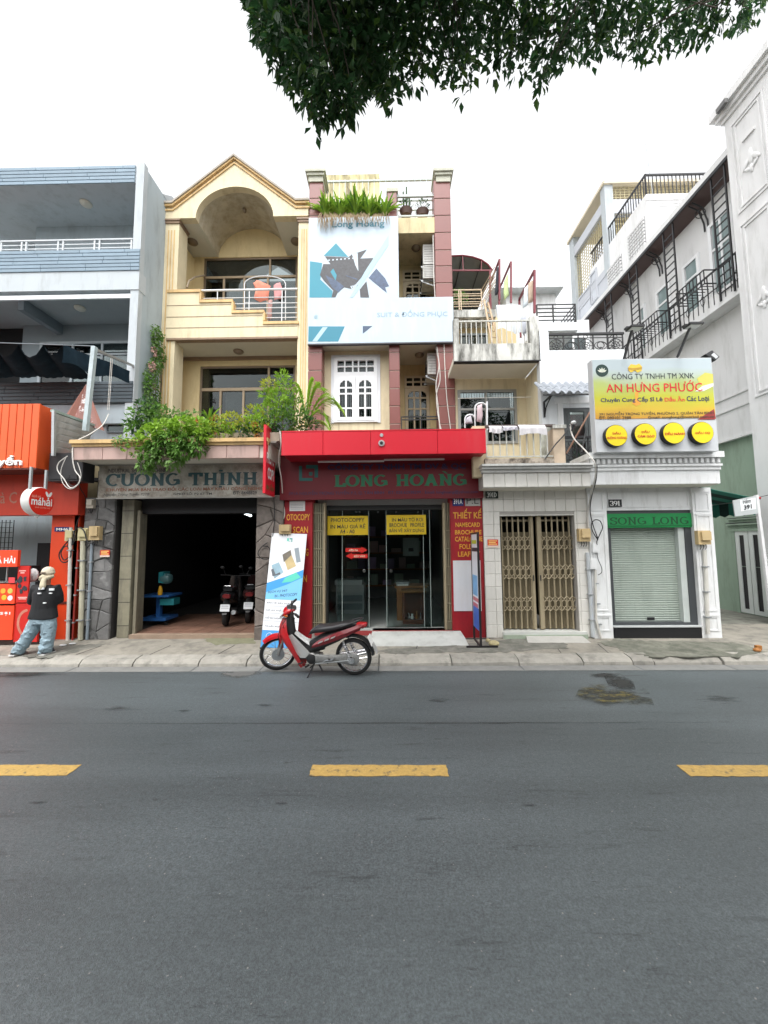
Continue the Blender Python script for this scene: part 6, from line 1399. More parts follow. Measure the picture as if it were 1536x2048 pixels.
joined('roof_band', VW, vl, [(XE-.08, XV+.3, 8.67, 17.5, zcn_+.12, zcn_+.30)])
BRC = M('brown_canopy', (.085,.05,.045), .5, .15, 2)
MB().prism([(XE-.05, 8.7, zcn_+.07), (XV, 8.7, zcn_-.05), (XV, 8.7, zcn_+.10), (XE-.05, 8.7, zcn_+.115)], (0, 8.7, 0)).build('canopy', BRC, vl)
for k in range(1): joined('canopy_edge', BLACK, vl, [(XE-.09, XE-.051, 8.69, 17.4, zcn_+.03, zcn_+.118)])
m = MB()
for yb in (10.1, 11.9, 13.4, 15.0):
    for s in (0, .12):
        m.tube([(XE+.0, yb+s, zcn_+.02), (XV-.15, yb+s, zcn_-.12), (XV-.03, yb+s, zcn_-.5), (XV-.02, yb+s, zcn_-.75)], .022, 5)
        c = Vector((XV-.16, yb+s, zcn_-.25)); m.tube([c+Vector((.10*math.cos(t), 0, .10*math.sin(t))) for t in [2*pi*i/12 for i in range(12)]], .014, 4, closed=True)
m.build('canopy_bracket', BLACK, vl)
# trellises from slab to canopy
def yz_at(px, py): q = A(px, py, XE); return q.y, q.z
for px in (1452, 1342, 1266, 1213):
    y = A(px, 520, XE).y; w_ = .20
    t = thing('ladder_trellis', {1452: 'black ladder trellis nearest the white tower', 1342: 'second black ladder trellis from the white tower', 1266: 'third black ladder trellis, above the wrought railing', 1213: 'farthest short black ladder trellis under the canopy'}[px], 'trellis', (XE, y, ze1), 'ladder trellises along the villa')
    for s in (-1, 1): MB().box(XE-.05, XE-.015, y+s*w_-.018, y+s*w_+.018, ze0+.1, zcn_+.02).build('upright', BLACK, t)
    n = 14
    for k in range(n): zz = ze0+.3+(zcn_-ze0-.35)*k/n; MB().box(XE-.045, XE-.02, y-w_+.018, y+w_-.018, zz-.014, zz+.014).build('rung', BLACK, t)
# balustrade with twisted bars and basket planters
m = MB(); zr = ze1+.62
m.box(XE-.02, XE+.02, 8.7, 17.5, zr-.02, zr+.015); m.box(XE-.012, XE+.012, 8.7, 17.5, ze1+.12, ze1+.14)
k = 0; y = 8.8
while y < 17.4:
    m.box(XE-.01, XE+.01, y-.01, y+.01, ze0+.15 if k % 2 else ze1-.25, zr)
    if k % 3 == 1:
        for s in (-1, 1): m.tube([(XE-.01, y+s*.07*math.sin(pi*t), ze1-.1+.3*t) for t in [i/6 for i in range(7)]], .009, 4)
    y += .17; k += 1
m.build('balcony_rail', BLACK, vl)
for (ya, yb) in ((9.55, 10.5), (11.3, 12.3)):
    m = MB(); xo = XE-.30
    for zz in (ze1+.25, ze1+.62):
        m.box(xo-.012, xo+.012, ya, yb, zz-.012, zz+.012); m.box(xo, XE, ya-.012, ya+.012, zz-.012, zz+.012); m.box(xo, XE, yb-.012, yb+.012, zz-.012, zz+.012)
    for i in range(9): yy = ya+(yb-ya)*i/8; m.box(xo-.009, xo+.009, yy-.009, yy+.009, ze1+.25, ze1+.62); m.box(xo, XE, yy-.007, yy+.007, ze1+.243, ze1+.257)
    m.build('basket_planter', BLACK, vl)
# villa windows (facing the alley)
GLB = M('sky_glass', (.20,.27,.27), .12, .2, 2)
def side_window(ya, yb, z0, z1, X=XV, parent=vl, fm=WWIN, gm=GLB, split=1, name='window'):
    m = MB(); g = .09
    for a, b, c, d in ((ya-g, yb+g, z1, z1+g), (ya-g, yb+g, z0-g, z0), (ya-g, ya, z0, z1), (yb, yb+g, z0, z1)): m.box(X-.05, X-.001, a, b, c, d)
    for i in range(1, split): yy = ya+(yb-ya)*i/split; m.box(X-.045, X-.002, yy-.03, yy+.03, z0, z1)
    zz = z0+(z1-z0)*.68; m.box(X-.04, X-.003, ya, yb, zz-.03, zz+.03)
    f = m.build(name, fm, parent)
    for i in range(split): MB().box(X-.02, X-.012, ya+(yb-ya)*i/split+.03, ya+(yb-ya)*(i+1)/split-.03, z0, z1).build('pane', gm, f)
for (a, b, c, d, sp, nm) in ((1425,400,1466,560,2,'balcony_door'), (1371,500,1396,578,1,'window'), (1317,565,1339,630,1,'window'), (1283,622,1290,650,1,'window')):
    p, q = A(a, (b+d)/2, XV), A(c, (b+d)/2, XV); zz1 = A((a+c)/2, (b+d)/2, XV); side_window(q.y, p.y, ze1+.3 if nm == 'window' else ze1, ze1+1.75 if nm == 'window' else ze1+2.2, split=sp, name=nm)
# tower pilaster
XT = 8.22
joined('tower', VW, vl, [(XT, 12.5, 7.55, 8.655, .1, 12.1)])
for a, b, o in ((12.1, 12.2, .05), (12.201, 12.32, .12), (12.321, 12.5, .20)): joined('tower_cornice', VW, vl, [(XT-o, 12.5, 7.55-o, 8.655+o, a, b)])
m = MB()
for (ya, yb, za, zb) in ((7.72, 8.5, 9.6, 11.85), (7.72, 8.5, 5.2, 9.3)):
    for o in (0, .09):
        ya_, yb_, za__, zb__ = ya+o, yb-o, za+o, zb-o; g = .035
        m.box(XT-.025, XT-.001, ya_, yb_, zb__-g, zb__); m.box(XT-.025, XT-.001, ya_, yb_, za__, za__+g); m.box(XT-.024, XT-.001, ya_, ya_+g, za__+g, zb__-g); m.box(XT-.024, XT-.001, yb_-g, yb_, za__+g, zb__-g)
m.build('tower_panel', VW, vl)
def fleur(c, s, axis, parent):
    m = MB(); U = Vector((0, -1, 0)) if axis == 'X' else Vector((1, 0, 0)); N_ = Vector((-1, 0, 0)) if axis == 'X' else Vector((0, -1, 0)); c = Vector(c)
    rot = Matrix((U, N_, Vector((0,0,1)))).transposed()
    for dx, dz, a, l, w_ in ((0, .12, 0, .22, .07), (-.12, .02, .7, .17, .055), (.12, .02, -.7, .17, .055), (0, -.2, 0, .12, .05), (-.09, -.16, -.9, .12, .04), (.09, -.16, .9, .12, .04)):
        m.blob(c+U*dx*s+Vector((0,0,dz*s)), (w_*s, .03*s, l*s), 8, 6, rot @ Matrix.Rotation(a, 3, 'Y'))
    m.build('ornament', VW, parent, True)
fleur((XT-.01, 8.1, 10.55), .9, 'X', vl); fleur((XT-.01, 8.1, 7.3), .8, 'X', vl)
joined('tower_slot', VW, vl, [(XT-.04, XT-.001, 7.95, 8.25, 11.15, 11.2)])
MB().box(XT-.28, XT-.2, 8.3, 8.55, 12.25, 12.36).build('roof_lamp', M('lamp_grey', (.15,.15,.15)), vl)
# alley door (white frame, dark glass strips) with stepped surround
XD = 9.0; ya, yb = A(1536, 1150, XD).y-.35, A(1478, 1150, XD).y; zd = A(1500, 1062, XD).z
m = MB()
for (a, b, c, d, o) in ((ya-.1, yb+.10, zd, zd+.06, .05), (yb+.0, yb+.10, .15, zd, .04), (ya-.15, yb+.2, zd+.16, zd+.2, .06), (ya-.15, yb+.16, zd+.3, zd+.33, .05)): m.box(XD-o, XD-.001, a, b, c, d)
m.build('door_surround', GREENW, vl)
joined('shadow_strip', BLACK, vl, [(XD-.02, XD-.0015, ya-.1, yb+.25, zd+.201, zd+.225), (XD-.02, XD-.0015, ya-.1, yb+.2, zd+.331, zd+.35)])
DF = M('white_door_frame', (.70,.74,.72), .45, .05); n = 3; w_ = (yb-ya)/n
for i in range(n):
    a, b = ya+w_*i+.01, ya+w_*(i+1)-.01; m = MB(); g = .11
    m.box(XD-.03, XD+.0-.001, a, a+g, .2, zd); m.box(XD-.03, XD-.001, b-g, b, .2, zd); m.box(XD-.03, XD-.001, a+g, b-g, .2, .3); m.box(XD-.03, XD-.001, a+g, b-g, zd-.1, zd)
    f = m.build('door', DF, vl); MB().box(XD-.012, XD-.002, a+g, b-g, .3, 1.35).build('pane', BLACK, f); MB().box(XD-.012, XD-.002, a+g, b-g, 1.37, zd-.1).build('pane', BLACK, f)
# ================================================================== TALLER HOUSES FARTHER UP THE ALLEY
md = thing('breeze_block_house', 'white house with breeze-block panels and roof railing behind the villa', 'house', (11, 13.5, 0))
XM = 9.2; zm = 14.3; ym0, ym1 = 12.8, 15.05
joined('body', VW, md, [(XM, 14, ym0, ym1+1.6, .1, zm)])
BBK = M('breeze_block', (.60,.60,.60), .7, .05, 3, objvar=.05)
def breeze(ya, yb, za, zb, n, rws):
    joined('panel_back', M('block_shade', (.36,.36,.37), .8), md, [(XM-.008, XM-.001, ya, yb, za, zb)])
    for j in range(rws):
        for i in range(n):
            y = ya+(yb-ya)*(i+.5+(.25 if j % 2 else -.25)*0)/n; z = za+(zb-za)*(j+.5)/rws; key = ('bb', n, rws, round(yb-ya, 2))
            if key not in _pm:
                b = MB(); hy, hz = (yb-ya)/n*.36, (zb-za)/rws*.32; b.loft([[(.0, -hy, -hz), (.0, -hy, hz), (.0, hy, hz), (.0, hy, -hz)], [(-.05, -hy, -hz), (-.05, -hy, hz), (-.05, hy, hz), (-.05, hy, -hz)]]); me = b.mesh('breeze_block'); me.materials.append(BBK); _pm[key] = me
            link('breeze_block', _pm[key], None, md, None, None, (XM-.009, y, z))
breeze(12.95, 13.9, 11.7, 13.6, 7, 14); breeze(14.35, 15.3, 11.5, 13.3, 7, 13)
joined('cornice', VW, md, [(XM-.04, 14, ym0-.04, ym0-.001, zm-.25, zm-.12)])
x0, x1 = XM+.25, XM+2.0; m = MB()
for o in (0, .1): m.box(x0+o, x1-o, ym0-.025, ym0-.001, zm-1.3+o, zm-1.27+o); m.box(x0+o, x1-o, ym0-.025, ym0-.001, zm-.38-o, zm-.35-o); m.box(x0+o, x0+o+.03, ym0-.024, ym0-.001, zm-1.27+o, zm-.38-o); m.box(x1-o-.03, x1-o, ym0-.024, ym0-.001, zm-1.27+o, zm-.38-o)
m.build('front_panel', VW, md); fleur((XM+1.1, ym0-.01, zm-.85), .9, 'Y', md)
wq = window(md, XM+.7, XM+1.5, zm-3.2, zm-1.5, ym0-.04, (), (.5,), .07, .04, WWIN, GLB)
m = MB(); zr = zm+.75
m.box(XM, XM+.05, ym0, ym1+1.5, zr-.03, zr+.03); m.box(XM, 13, ym0, ym0+.05, zr-.03, zr+.03)
for i in range(26): y = ym0+(ym1+1.5-ym0)*i/26; m.box(XM+.01, XM+.035, y-.012, y+.012, zm, zr)
for i in range(26): x = XM+3.6*i/26; m.box(x-.012, x+.012, ym0+.01, ym0+.035, zm, zr)
m.build('roof_rail', BLACK, md)
MB().tube([(XM+.55, ym0+.4, zm), (XM+.4, ym0+.4, zm+2.4)], .012, 5).build('antenna', STEEL, md)
fr_ = thing('lattice_house', 'tall pale grey house with yellow lattice openings at the back of the alley', 'house', (11, 16.5, 0))
LG2 = M('lilac_grey_paint', (.48,.50,.54), .7, .05, 1); zf = 17.3; yf0, yf1 = 15.15, 18.3
joined('body', LG2, fr_, [(XM-.002, 15, yf0+.01, yf1, .1, 13.2)])
joined('column', LGREY, fr_, [(XM-.05, XM+.3, yf0-.02, yf0+.3, 13.2, zf-.3), (XM-.05, XM+.3, yf1-.4, yf1, 10, zf-.3), (13.2, 13.6, yf0, yf0+.3, 13.2, zf-.3)])
joined('beam', LG2, fr_, [(XM-.03, 15, yf0, yf0+.25, 15.75, 16.35), (XM-.03, XM+.25, yf0+.31, yf1-.41, 16.0, 16.45), (XM-.03, XM+.25, yf0+.31, yf1-.41, 13.2, 13.5)])
joined('roof_slab', M('cream_cap', (.62,.55,.42), .7, .1), fr_, [(XM-.12, 15, yf0-.1, yf1+.1, zf-.3, zf-.18)])
joined('terrace_wall', M('pale_lemon', (.62,.54,.30), .8, .1), fr_, [(XM+1.2, 14.9, yf0+1.6, yf0+1.8, 13.2, zf-.31)])
m = MB()
def latt(ya, yb, za, zb, n, mm, X=None, Y=None):
    for i in range(n+1):
        t = ya+(yb-ya)*i/n
        if X is not None: m.box(X-.012, X+.012, t-.012, t+.012, za, zb)
        else: m.box(t-.012, t+.012, Y-.012, Y+.012, za, zb)
    for j in range(mm+1):
        z = za+(zb-za)*j/mm
        if X is not None: m.box(X-.01, X+.01, ya, yb, z-.012, z+.012)
        else: m.box(ya, yb, Y-.01, Y+.01, z-.012, z+.012)
latt(yf0+.3, yf1-.4, 13.5, 16.0, 14, 16, X=XM+.1); latt(XM+.3, 13.2, 13.2, 15.75, 20, 12, Y=yf0+.1)
latt(XM+.3, 13.2, 16.4, zf-.3, 20, 5, Y=yf0+.1)
m.build('lattice', M('lattice_yellow', (.48,.42,.25), .6, .1), fr_)
for (a, b, c, d) in ((1160,585,1183,652), (1184,545,1194,600)):
    p, q = A(a, (b+d)/2, XM), A(c, (b+d)/2, XM); z0, z1 = A((a+c)/2, d, XM).z, A((a+c)/2, b, XM).z; side_window(q.y, p.y, z0, z1, XM-.002, fr_, LG2, M('pale_pane', (.50,.53,.58), .3))
# ================================================================== ALLEY AWNING, ALLEY SIGN
ga = thing('green_alley_awning', 'green striped canvas awning over the alley entrance', 'awning', (7.6, 9, 3))
GC = [M('green_canvas', (.02,.17,.125), .8, .15, 5), M('dark_green_canvas', (.004,.028,.024), .8, .15, 5)]
a0, a1 = P(1418, 968, 8.15), P(1535, 1000, 8.15); n = 8
pb0 = P(1418, 985, 9.4); 
xw = 8.95; y0, y1 = 8.3, 10.3
zhi, zlo = P(1432, 962, 8.0).z, P(1505, 1005, 9.0).z
for i in range(n):                                        # stripes running across the alley, high at the corner house, low at the villa
    t0, t1 = y0+(y1-y0)*i/n, y0+(y1-y0)*(i+1)/n
    MB().prism([(X5R-.02, t0, zhi), (X5R-.02, t1, zhi), (7.9, t1, zlo), (7.9, t0, zlo)], (0, 0, .01)).build('stripe', GC[i % 2], ga)
for i in range(12):
    xa_, xb_ = X5R-.02+(7.9-X5R)*i/12, X5R-.02+(7.9-X5R)*(i+1)/12
for i in range(n):
    t0, t1 = y0+(y1-y0)*i/n, y0+(y1-y0)*(i+1)/n; q = [(7.9, t0, zlo), (7.9, t1, zlo), (7.9, t1, zlo-.28), (7.9, (t0+t1)/2, zlo-.33), (7.9, t0, zlo-.28)]
    MB().prism(q, (.008, 0, 0)).build('valance', GC[i % 2], ga)
for i in range(9):
    xa_, xb_ = X5R+(7.9-X5R)*i/9, X5R+(7.9-X5R)*(i+1)/9; zz0 = zhi+(zlo-zhi)*i/9; zz1 = zhi+(zlo-zhi)*(i+1)/9
    MB().prism([(xa_, y1, zlo-.30), (xb_, y1, zlo-.30), (xb_, y1, zz1), (xa_, y1, zz0)], (0, .008, 0)).build('valance', GC[i % 2], ga)
MB().bar((7.9, y0-.03, zlo), (7.9, y1+.03, zlo), .03).build('front_bar', STEEL, ga)
hs_ = thing('alley_sign', 'leaning white post with a small board reading Hẻm 391', 'sign', G(1536, 1300, .15))
Yh = 7.35; pa_, pb_ = P(1512, 990, Yh), P(1552, 1300, Yh)
MB().bar(pa_, pb_, .05).build('post', M('white_post', (.70,.70,.70), .5, .1, 8), hs_)
q = [P(1466, 1001, Yh-.05), P(1513, 991, Yh-.05), P(1516, 1027, Yh-.05), P(1471, 1033, Yh-.05)]
MB().prism(q, (0, .02, 0)).build('board', M('grey_tin', (.46,.49,.49), .5, .12, 6), hs_)
q = [P(1480, 1001, Yh-.053), P(1511, 995, Yh-.053), P(1512, 1018, Yh-.053), P(1482, 1023, Yh-.053)]
MB().prism(q, (0, .002, 0)).build('sticker', flat(228,232,232), hs_)
u = (q[1]-q[0]).normalized()
text_on('Hẻm', P(1486, 1008, Yh-.055), u, (0,0,1), (P(1502,1008,Yh)-P(1486,1008,Yh)).length, .085, DKL, hs_, .01); text_on('391', P(1488, 1020, Yh-.055), u, (0,0,1), (P(1504,1020,Yh)-P(1488,1020,Yh)).length, .085, DKL, hs_, .03)
MB().blob(P(1519, 996, Yh), (.025,.025,.025)).build('red_lamp', flat(170,40,45), hs_)
tag(MB().tube([P(1519, 994, Yh), P(1560, 985, Yh)], .006, 5).build('sign_wire', WIREB), 'black wire running right from the alley sign post', 'wire')
# ================================================================== METERS, PIPES, SMALL PLATES, CABLES
def meter(label, rect, Y, dp=.10, mat=METER, group='electricity meter boxes'):
    x0, x1, z0, z1 = R(*rect, Y-dp); o = thing('meter_box', label, 'meter box', ((x0+x1)/2, Y, z0), group); w_ = x1-x0; h = z1-z0
    MB().box(x0, x1, Y-dp*.7, Y-.001, z0, z1).build('back_box', mat, o); MB().box(x0+w_*.2, x1-w_*.06, Y-dp, Y-dp*.7-.001, z0+h*.3, z1-h*.08).build('cover', mat, o)
    m = MB()
    for k in range(3): xx = x0+w_*(.25+.22*k); m.tube([(xx, Y-dp*.4, z0), (xx+.01, Y-dp*.4, z0-.05), (xx-.01, Y-dp*.35, z0-.10)], .007, 5)
    m.build('cable_tail', WIREB, o)
YLW = M('pale_meter', (.56,.50,.28), .6, .12, 8)
meter('pale yellow meter box by the blue number plate', (127,1060,144,1082), YF-.02, .1, YLW); meter('middle pale meter box with black cables, left of the tan one', (152,1056,173,1081), YF-.03, .12, YLW); meter('tan meter box on the left stone pillar', (174,1052,195,1080), YF-.06, .14); meter('small grey junction box under the garage board corner', (170,998,184,1016), YF-.04, .1, M('grey_box', (.50,.46,.38), .6))
meter('tan meter box between the white tiles and the corner house', (1160,1057,1183,1083), YT-.01, .13); meter('tan meter box on the right panelled pillar of the corner house', (1400,1061,1425,1089), Y5-.02, .13); meter('tan meter box above the photocopy banner', (557,1049,580,1068), YF-.06, .12)
for lab, r in (('upper small white junction box on the corner house pillar', (1186,1085,1199,1105)), ('lower small white junction box on the corner house pillar', (1181,1117,1194,1138))):
    x0, x1, z0, z1 = R(*r, Y5-.06); o = thing('junction_box', lab, 'junction box', (x0, Y5, z0)); MB().box(x0, x1, Y5-.06, Y5-.023, z0, z1).build('box', WHITE, o); MB().box(x0+.02, x1-.02, Y5-.066, Y5-.061, z0+.03, z1-.03).build('lid', WHITE, o)
def pipe(label, pts, r, mat, Y, group=None):
    o = thing('pipe', label, 'pipe', P(*pts[-1], Y)); pw = [P(x, y, Y) for x, y in pts]; MB().tube(pw, r, 10).build('tube', mat, o, True)
    m = MB()
    for t in (.2, .5, .8): p = pw[0].lerp(pw[-1], t); m.box(p.x-r*1.3, p.x+r*1.3, p.y-r*1.25, p.y+r*1.3, p.z-.012, p.z+.012)
    m.build('clamp', STEEL, o); return o
PV = M('pvc_white', (.62,.60,.55), .5, .12, 4, dirt=(.25,.22,.18), damt=.6); PC = M('pvc_cream', (.52,.50,.38), .55, .15, 4, dirt=(.25,.22,.15), damt=.5); PB = M('pvc_blue_grey', (.24,.29,.33), .5, .12, 4)
pipe('white pipe standing on the pavement left of the stone pillar', [(142,1055),(138,1200),(135,1288)], .032, PV, YF-.08); pipe('cream pipe between the orange pillar and the stone pillar', [(166,1082),(164,1180),(161,1280)], .045, PC, YF-.07); pipe('thin blue-grey pipe along the left stone pillar edge', [(184,1086),(178,1200),(174,1279)], .026, PB, YF-.06); pipe('dark red pipe on the edge of the orange pillar', [(156,1100),(150,1200),(145,1282)], .018, M('pipe_red', (.30,.03,.02), .5), YF-.05)
pipe('grey-blue pipe on the white tiled wall beside the meter', [(1175,1105),(1181,1190),(1186,1274)], .035, M('pvc_pale_grey', (.50,.53,.55), .5, .1, 5, dirt=(.2,.3,.5), damt=.5, dlo=.55, dhi=.6), YT-.05); pipe('white pipe on the right panelled pillar', [(1409,1100),(1412,1150),(1416,1268)], .035, PV, Y5-.05)
pipe('white pipe at the foot of the left panelled pillar', [(1191,1140),(1192,1240),(1202,1276)], .022, PV, Y5-.04)
for lab, r, Y in (('small red notice plate on the left stone pillar', (201,1100,220,1114), YF-.05), ('small red notice plate on the white tiles', (975,1079,996,1095), YT-.004)):
    o = thing('notice_plate', lab, 'plate', P(r[0], r[1], Y), 'red notice plates'); x0, x1, z0, z1 = R(*r, Y); MB().box(x0, x1, Y-.012, Y-.001, z0+(z1-z0)*.25, z1).build('board', flat(205,52,30), o); MB().box(x0, x1, Y-.012, Y-.001, z0, z0+(z1-z0)*.245).build('lower_strip', flat(225,205,190), o)
    m = MB()
    for k in range(3): zz = z1-(z1-z0)*(.18+.2*k); m.box(x0+.02, x1-.02-.03*(k % 2), Y-.0135, Y-.0125, zz-.008, zz+.008)
    m.build('print', flat(240,205,120), o)
def cable(label, pts, mat=WIREB, r=.008, name='cable'):
    pw = [P(*p) for p in pts]; sm = []
    for i in range(len(pw)-1):
        p0, p1, p2, p3 = pw[max(i-1, 0)], pw[i], pw[i+1], pw[min(i+2, len(pw)-1)]
        for k in range(6):
            t = k/6; sm.append(.5*((2*p1)+(p2-p0)*t+(2*p0-5*p1+4*p2-p3)*t*t+(3*p1-p0-3*p2+p3)*t**3))
    sm.append(pw[-1]); return tag(MB().tube(sm, r, 5).build(name, mat, None, True), label, 'cable')
cable('pale cable looping from the awning rope down past the black box', [(217,828,8.3),(205,850,7.8),(180,868,7.4),(150,885,7.0),(145,912,6.9),(150,940,6.9),(160,955,6.9),(155,970,6.9),(140,975,6.9),(128,958,6.9),(115,940,6.9),(118,925,6.9),(135,912,6.9)], WIREW, .010)
cable('black cable hanging from the cornice corner to the meters', [(147,890,6.95),(148,920,6.95),(153,945,7.0),(160,975,7.3),(172,1000,YF-.05),(160,1030,YF-.05),(150,1058,YF-.12)], WIREB, .008)
cable('second black cable loop beside the black box', [(145,905,6.97),(158,930,6.97),(162,955,6.97),(148,972,6.97),(136,965,6.97),(140,950,6.97)], WIREB, .007)
cable('thin pale cable loop by the orange sign corner', [(132,915,6.9),(122,940,6.9),(125,965,6.9),(140,978,6.9),(155,970,6.9),(162,950,6.9),(155,925,6.9)], WIREW, .006)
cable('black cable coil hanging under the meters on the orange pillar', [(138,1080,YF-.1),(125,1095,YF-.1),(118,1110,YF-.1),(124,1124,YF-.1),(136,1122,YF-.1),(142,1105,YF-.1),(132,1092,YF-.1),(122,1105,YF-.1),(128,1120,YF-.1),(140,1112,YF-.1)], WIREB, .011)
cable('bundle of black cables joining the meter boxes on the left', [(146,1062,YF-.15),(150,1075,YF-.15),(144,1090,YF-.12),(148,1065,YF-.13),(158,1055,YF-.15),(168,1062,YF-.16),(176,1085,YF-.15),(190,1084,YF-.14)], WIREB, .012)
cable('pale cable at the end of the red awning behind the blade sign', [(560,862,7.0),(562,890,7.0),(557,920,7.2),(563,960,7.4),(566,1000,YF-.03),(569,1030,YF-.03),(560,1050,YF-.05),(556,1070,YF-.05)], WIREW, .012)
cable('black cable coil on the right stone pillar', [(535,1085,YF-.12),(522,1095,YF-.12),(516,1108,YF-.12),(526,1118,YF-.12),(540,1115,YF-.12),(538,1095,YF-.12),(524,1092,YF-.12)], WIREB, .009)
cable('long black cable down the right stone pillar', [(548,995,YF-.11),(549,1040,YF-.11),(545,1080,YF-.11),(546,1150,YF-.11)], WIREB, .009)
for i, (lab, pts) in enumerate((('left pale cable running down beside the air conditioners', [(866,470,YU-.01),(867,520,YU-.01),(868,560,YU-.01),(870,600,YU+.02),(872,690,YU+.02),(878,730,YU-.02),(872,770,YU-.02),(876,810,YU-.02),(880,858,YU-.02)]), ('second pale cable from the lower air conditioner', [(874,694,YU-.02),(878,725,YU-.02),(880,760,YU-.02),(873,790,YU-.02),(876,830,YU-.02),(882,858,YU-.02)]), ('pale cable down the face of the right tiled pillar', [(888,688,YU-.03),(890,740,YU-.03),(894,800,YU-.03),(901,858,YU-.03)]))): cable(lab, pts, WIREW, .012)
cable('grey downpipe-like cable at the right edge of the tiled house', [(908,690,YU+.2),(910,770,YU+.2),(914,862,YU+.2)], M('grey_cable', (.4,.42,.42), .6), .028)
cable('pale thick cable crossing the balcony door to the corner house meter', [(1140,848,7.5),(1143,866,7.5),(1150,880,7.4),(1165,895,7.3),(1180,912,7.1),(1190,928,7.05),(1191,950,7.15),(1186,975,7.3),(1178,1010,7.55),(1176,1040,YT-.06),(1178,1058,YT-.08)], WIREW, .014)
cable('black cable beside the pale thick cable on the corner house', [(1194,930,7.1),(1192,960,7.2),(1184,990,7.4),(1180,1020,7.55),(1186,1050,7.55),(1196,1078,7.55)], WIREB, .010)
cable('black cable hanging from the mouldy balcony end pier', [(1140,850,7.4),(1128,870,7.2),(1110,890,7.15),(1090,918,7.1)], WIREB, .012)
cable('black cable heart-shaped loop on the corner house pillar', [(1196,1080,7.56),(1185,1062,7.56),(1183,1048,7.56),(1190,1040,7.56),(1200,1042,7.56),(1205,1055,7.56),(1200,1068,7.56),(1194,1082,7.56),(1194,1090,7.56)], WIREB, .010)
cable('thin black cable loop below the white junction boxes', [(1194,1105,7.56),(1196,1118,7.56),(1203,1135,7.56),(1203,1145,7.56),(1196,1150,7.56)], WIREB, .007)
lmp = thing('camera_lamp', 'small white round lamp on the cable over the balcony door', 'lamp', P(1147,845,7.5)); MB().blob(P(1147,845,7.5), (.05,.05,.035)).build('dome', WHITE, lmp, True); MB().bar(P(1147,849,7.5), P(1143,862,7.5), .03).build('stem', BLACK, lmp)
# corrugated panel and black box between the orange sign and the fascia
cp = thing('corrugated_panel', 'grey corrugated metal side panel sloping behind the orange sign', 'panel', P(150, 870, 7.3))
Xc = P(108, 860, 7.2).x
COR = M('grey_corrugated', (.46,.46,.45), .6, .15, 3, dirt=(.12,.10,.08), damt=.6, dlo=.52, dhi=.75)
c00, c10, c01, c11 = P(107, 905, 7.1), P(160, 915, 8.3), P(109, 826, 7.1), P(190, 854, 8.3); n = 6
for k in range(n):
    t0, t1 = k/n, (k+1)/n; a, b = c00.lerp(c01, t0), c00.lerp(c01, t1); c_, d = c10.lerp(c11, t0), c10.lerp(c11, t1); o_ = Vector((.035, -.01, 0))
    MB().loft([[a, b-(b-a)*.15+o_, b, b-Vector((.03,0,0)), a-Vector((.03,0,0))], [c_, d-(d-c_)*.15+o_, d, d-Vector((.03,0,0)), c_-Vector((.03,0,0))]]).build('corrugation', COR, cp)
MB().bar(c01+Vector((0,-.05,.03)), c11+Vector((0,.1,.03)), .07, .05).build('top_flashing', M('green_flashing', (.30,.38,.34), .6, .2), cp); MB().bar(P(107,912,7.05), P(108,822,7.05), .05).build('edge_post', STEEL, cp)
tag(MB().box(P(98,930,7.15).x, P(166,930,7.15).x, 7.15, 7.45, P(130,962,7.15).z, P(130,906,7.15).z).box(P(98,930,7.15).x+.02, P(166,930,7.15).x-.02, 7.135, 7.149, P(130,958,7.15).z, P(130,952,7.15).z).build('cable_box', M('black_panel', (.018,.018,.02), .6, .3)), 'black box panel under the corrugated metal beside the orange sign', 'box')
# ================================================================== SNACK CART
ks = thing('snack_cart', 'red-orange snack cart with printed panels at the left edge of the pavement', 'cart', P(10, 1285, 7.3))
Yk = 7.3; KO = flat(238,70,32, var=.06); KR = flat(196,34,26, var=.06); DKF = M('cart_frame', (.06,.035,.03), .5, .15)
def kp(name, rect, mat, y=Yk, dp=.05, par=ks): x0, x1, z0, z1 = R(*rect, y); return MB().box(x0, x1, y, y+dp, z0, z1).build(name, mat, par)
kp('header_panel', (-150,1101,35,1134), KO, Yk-.05, .06); kp('menu_panel', (-150,1166,30,1208), KO); kp('lower_panel', (-150,1212,26,1280), KO); kp('corner_panel', (29,1207,76,1284), KR, Yk+.02, .04)
kp('poster_panel', (34,1132,57,1205), KR, Yk+.01, .03)
x0, x1, z0, z1 = R(-150,1134,33,1166,Yk); MB().box(x0, x1, Yk+.3, Yk+.5, z0, z1).build('window_dark', DARK, ks); MB().box(x0, x1, Yk, Yk+.45, z0-.02, z0+.01).build('counter', STEEL, ks); MB().box(P(12,1150,Yk).x, P(13.5,1150,Yk).x, Yk, Yk+.02, z0, z1).build('window_post', STEEL, ks)
x0, x1, z0, z1 = R(-150,1205,78,1288,Yk+.07); MB().box(x0, x1, Yk+.07, Yk+.6, .16, z1).build('frame', DKF, ks)
for px in (28, 76): p = P(px, 1284, Yk+.1); MB().lathe([(.05, -.02), (.05, .02)], (p.x-.05, Yk+.12, .2), 'Y', 14).build('castor', RUBBER, ks)
text('CHẢ CÁ MÁ HẢI', -75, 1112, 31, 1127, Yk-.05, WP, ks, .03); text('HỦ TIẾU SỢI', -60, 1221, 21, 1231, Yk, WP, ks, .03)
for i, (px, py, c) in enumerate(((6,1182,(220,170,60)),(20,1182,(200,190,90)),(8,1195,(210,180,50)),(20,1196,(230,215,225)))):
    p = P(px, py, Yk-.004); MB().lathe([(.05, 0), (.05, .003)], p, 'Y', 14).build('food_print', flat(*c), ks)
kp('tag_print', (17,1155,29,1166), flat(225,70,75), Yk-.03, .01); kp('qr_blank', (60,0,60.1,.1), KO) if False else None
m = MB(); r = random.Random(4)
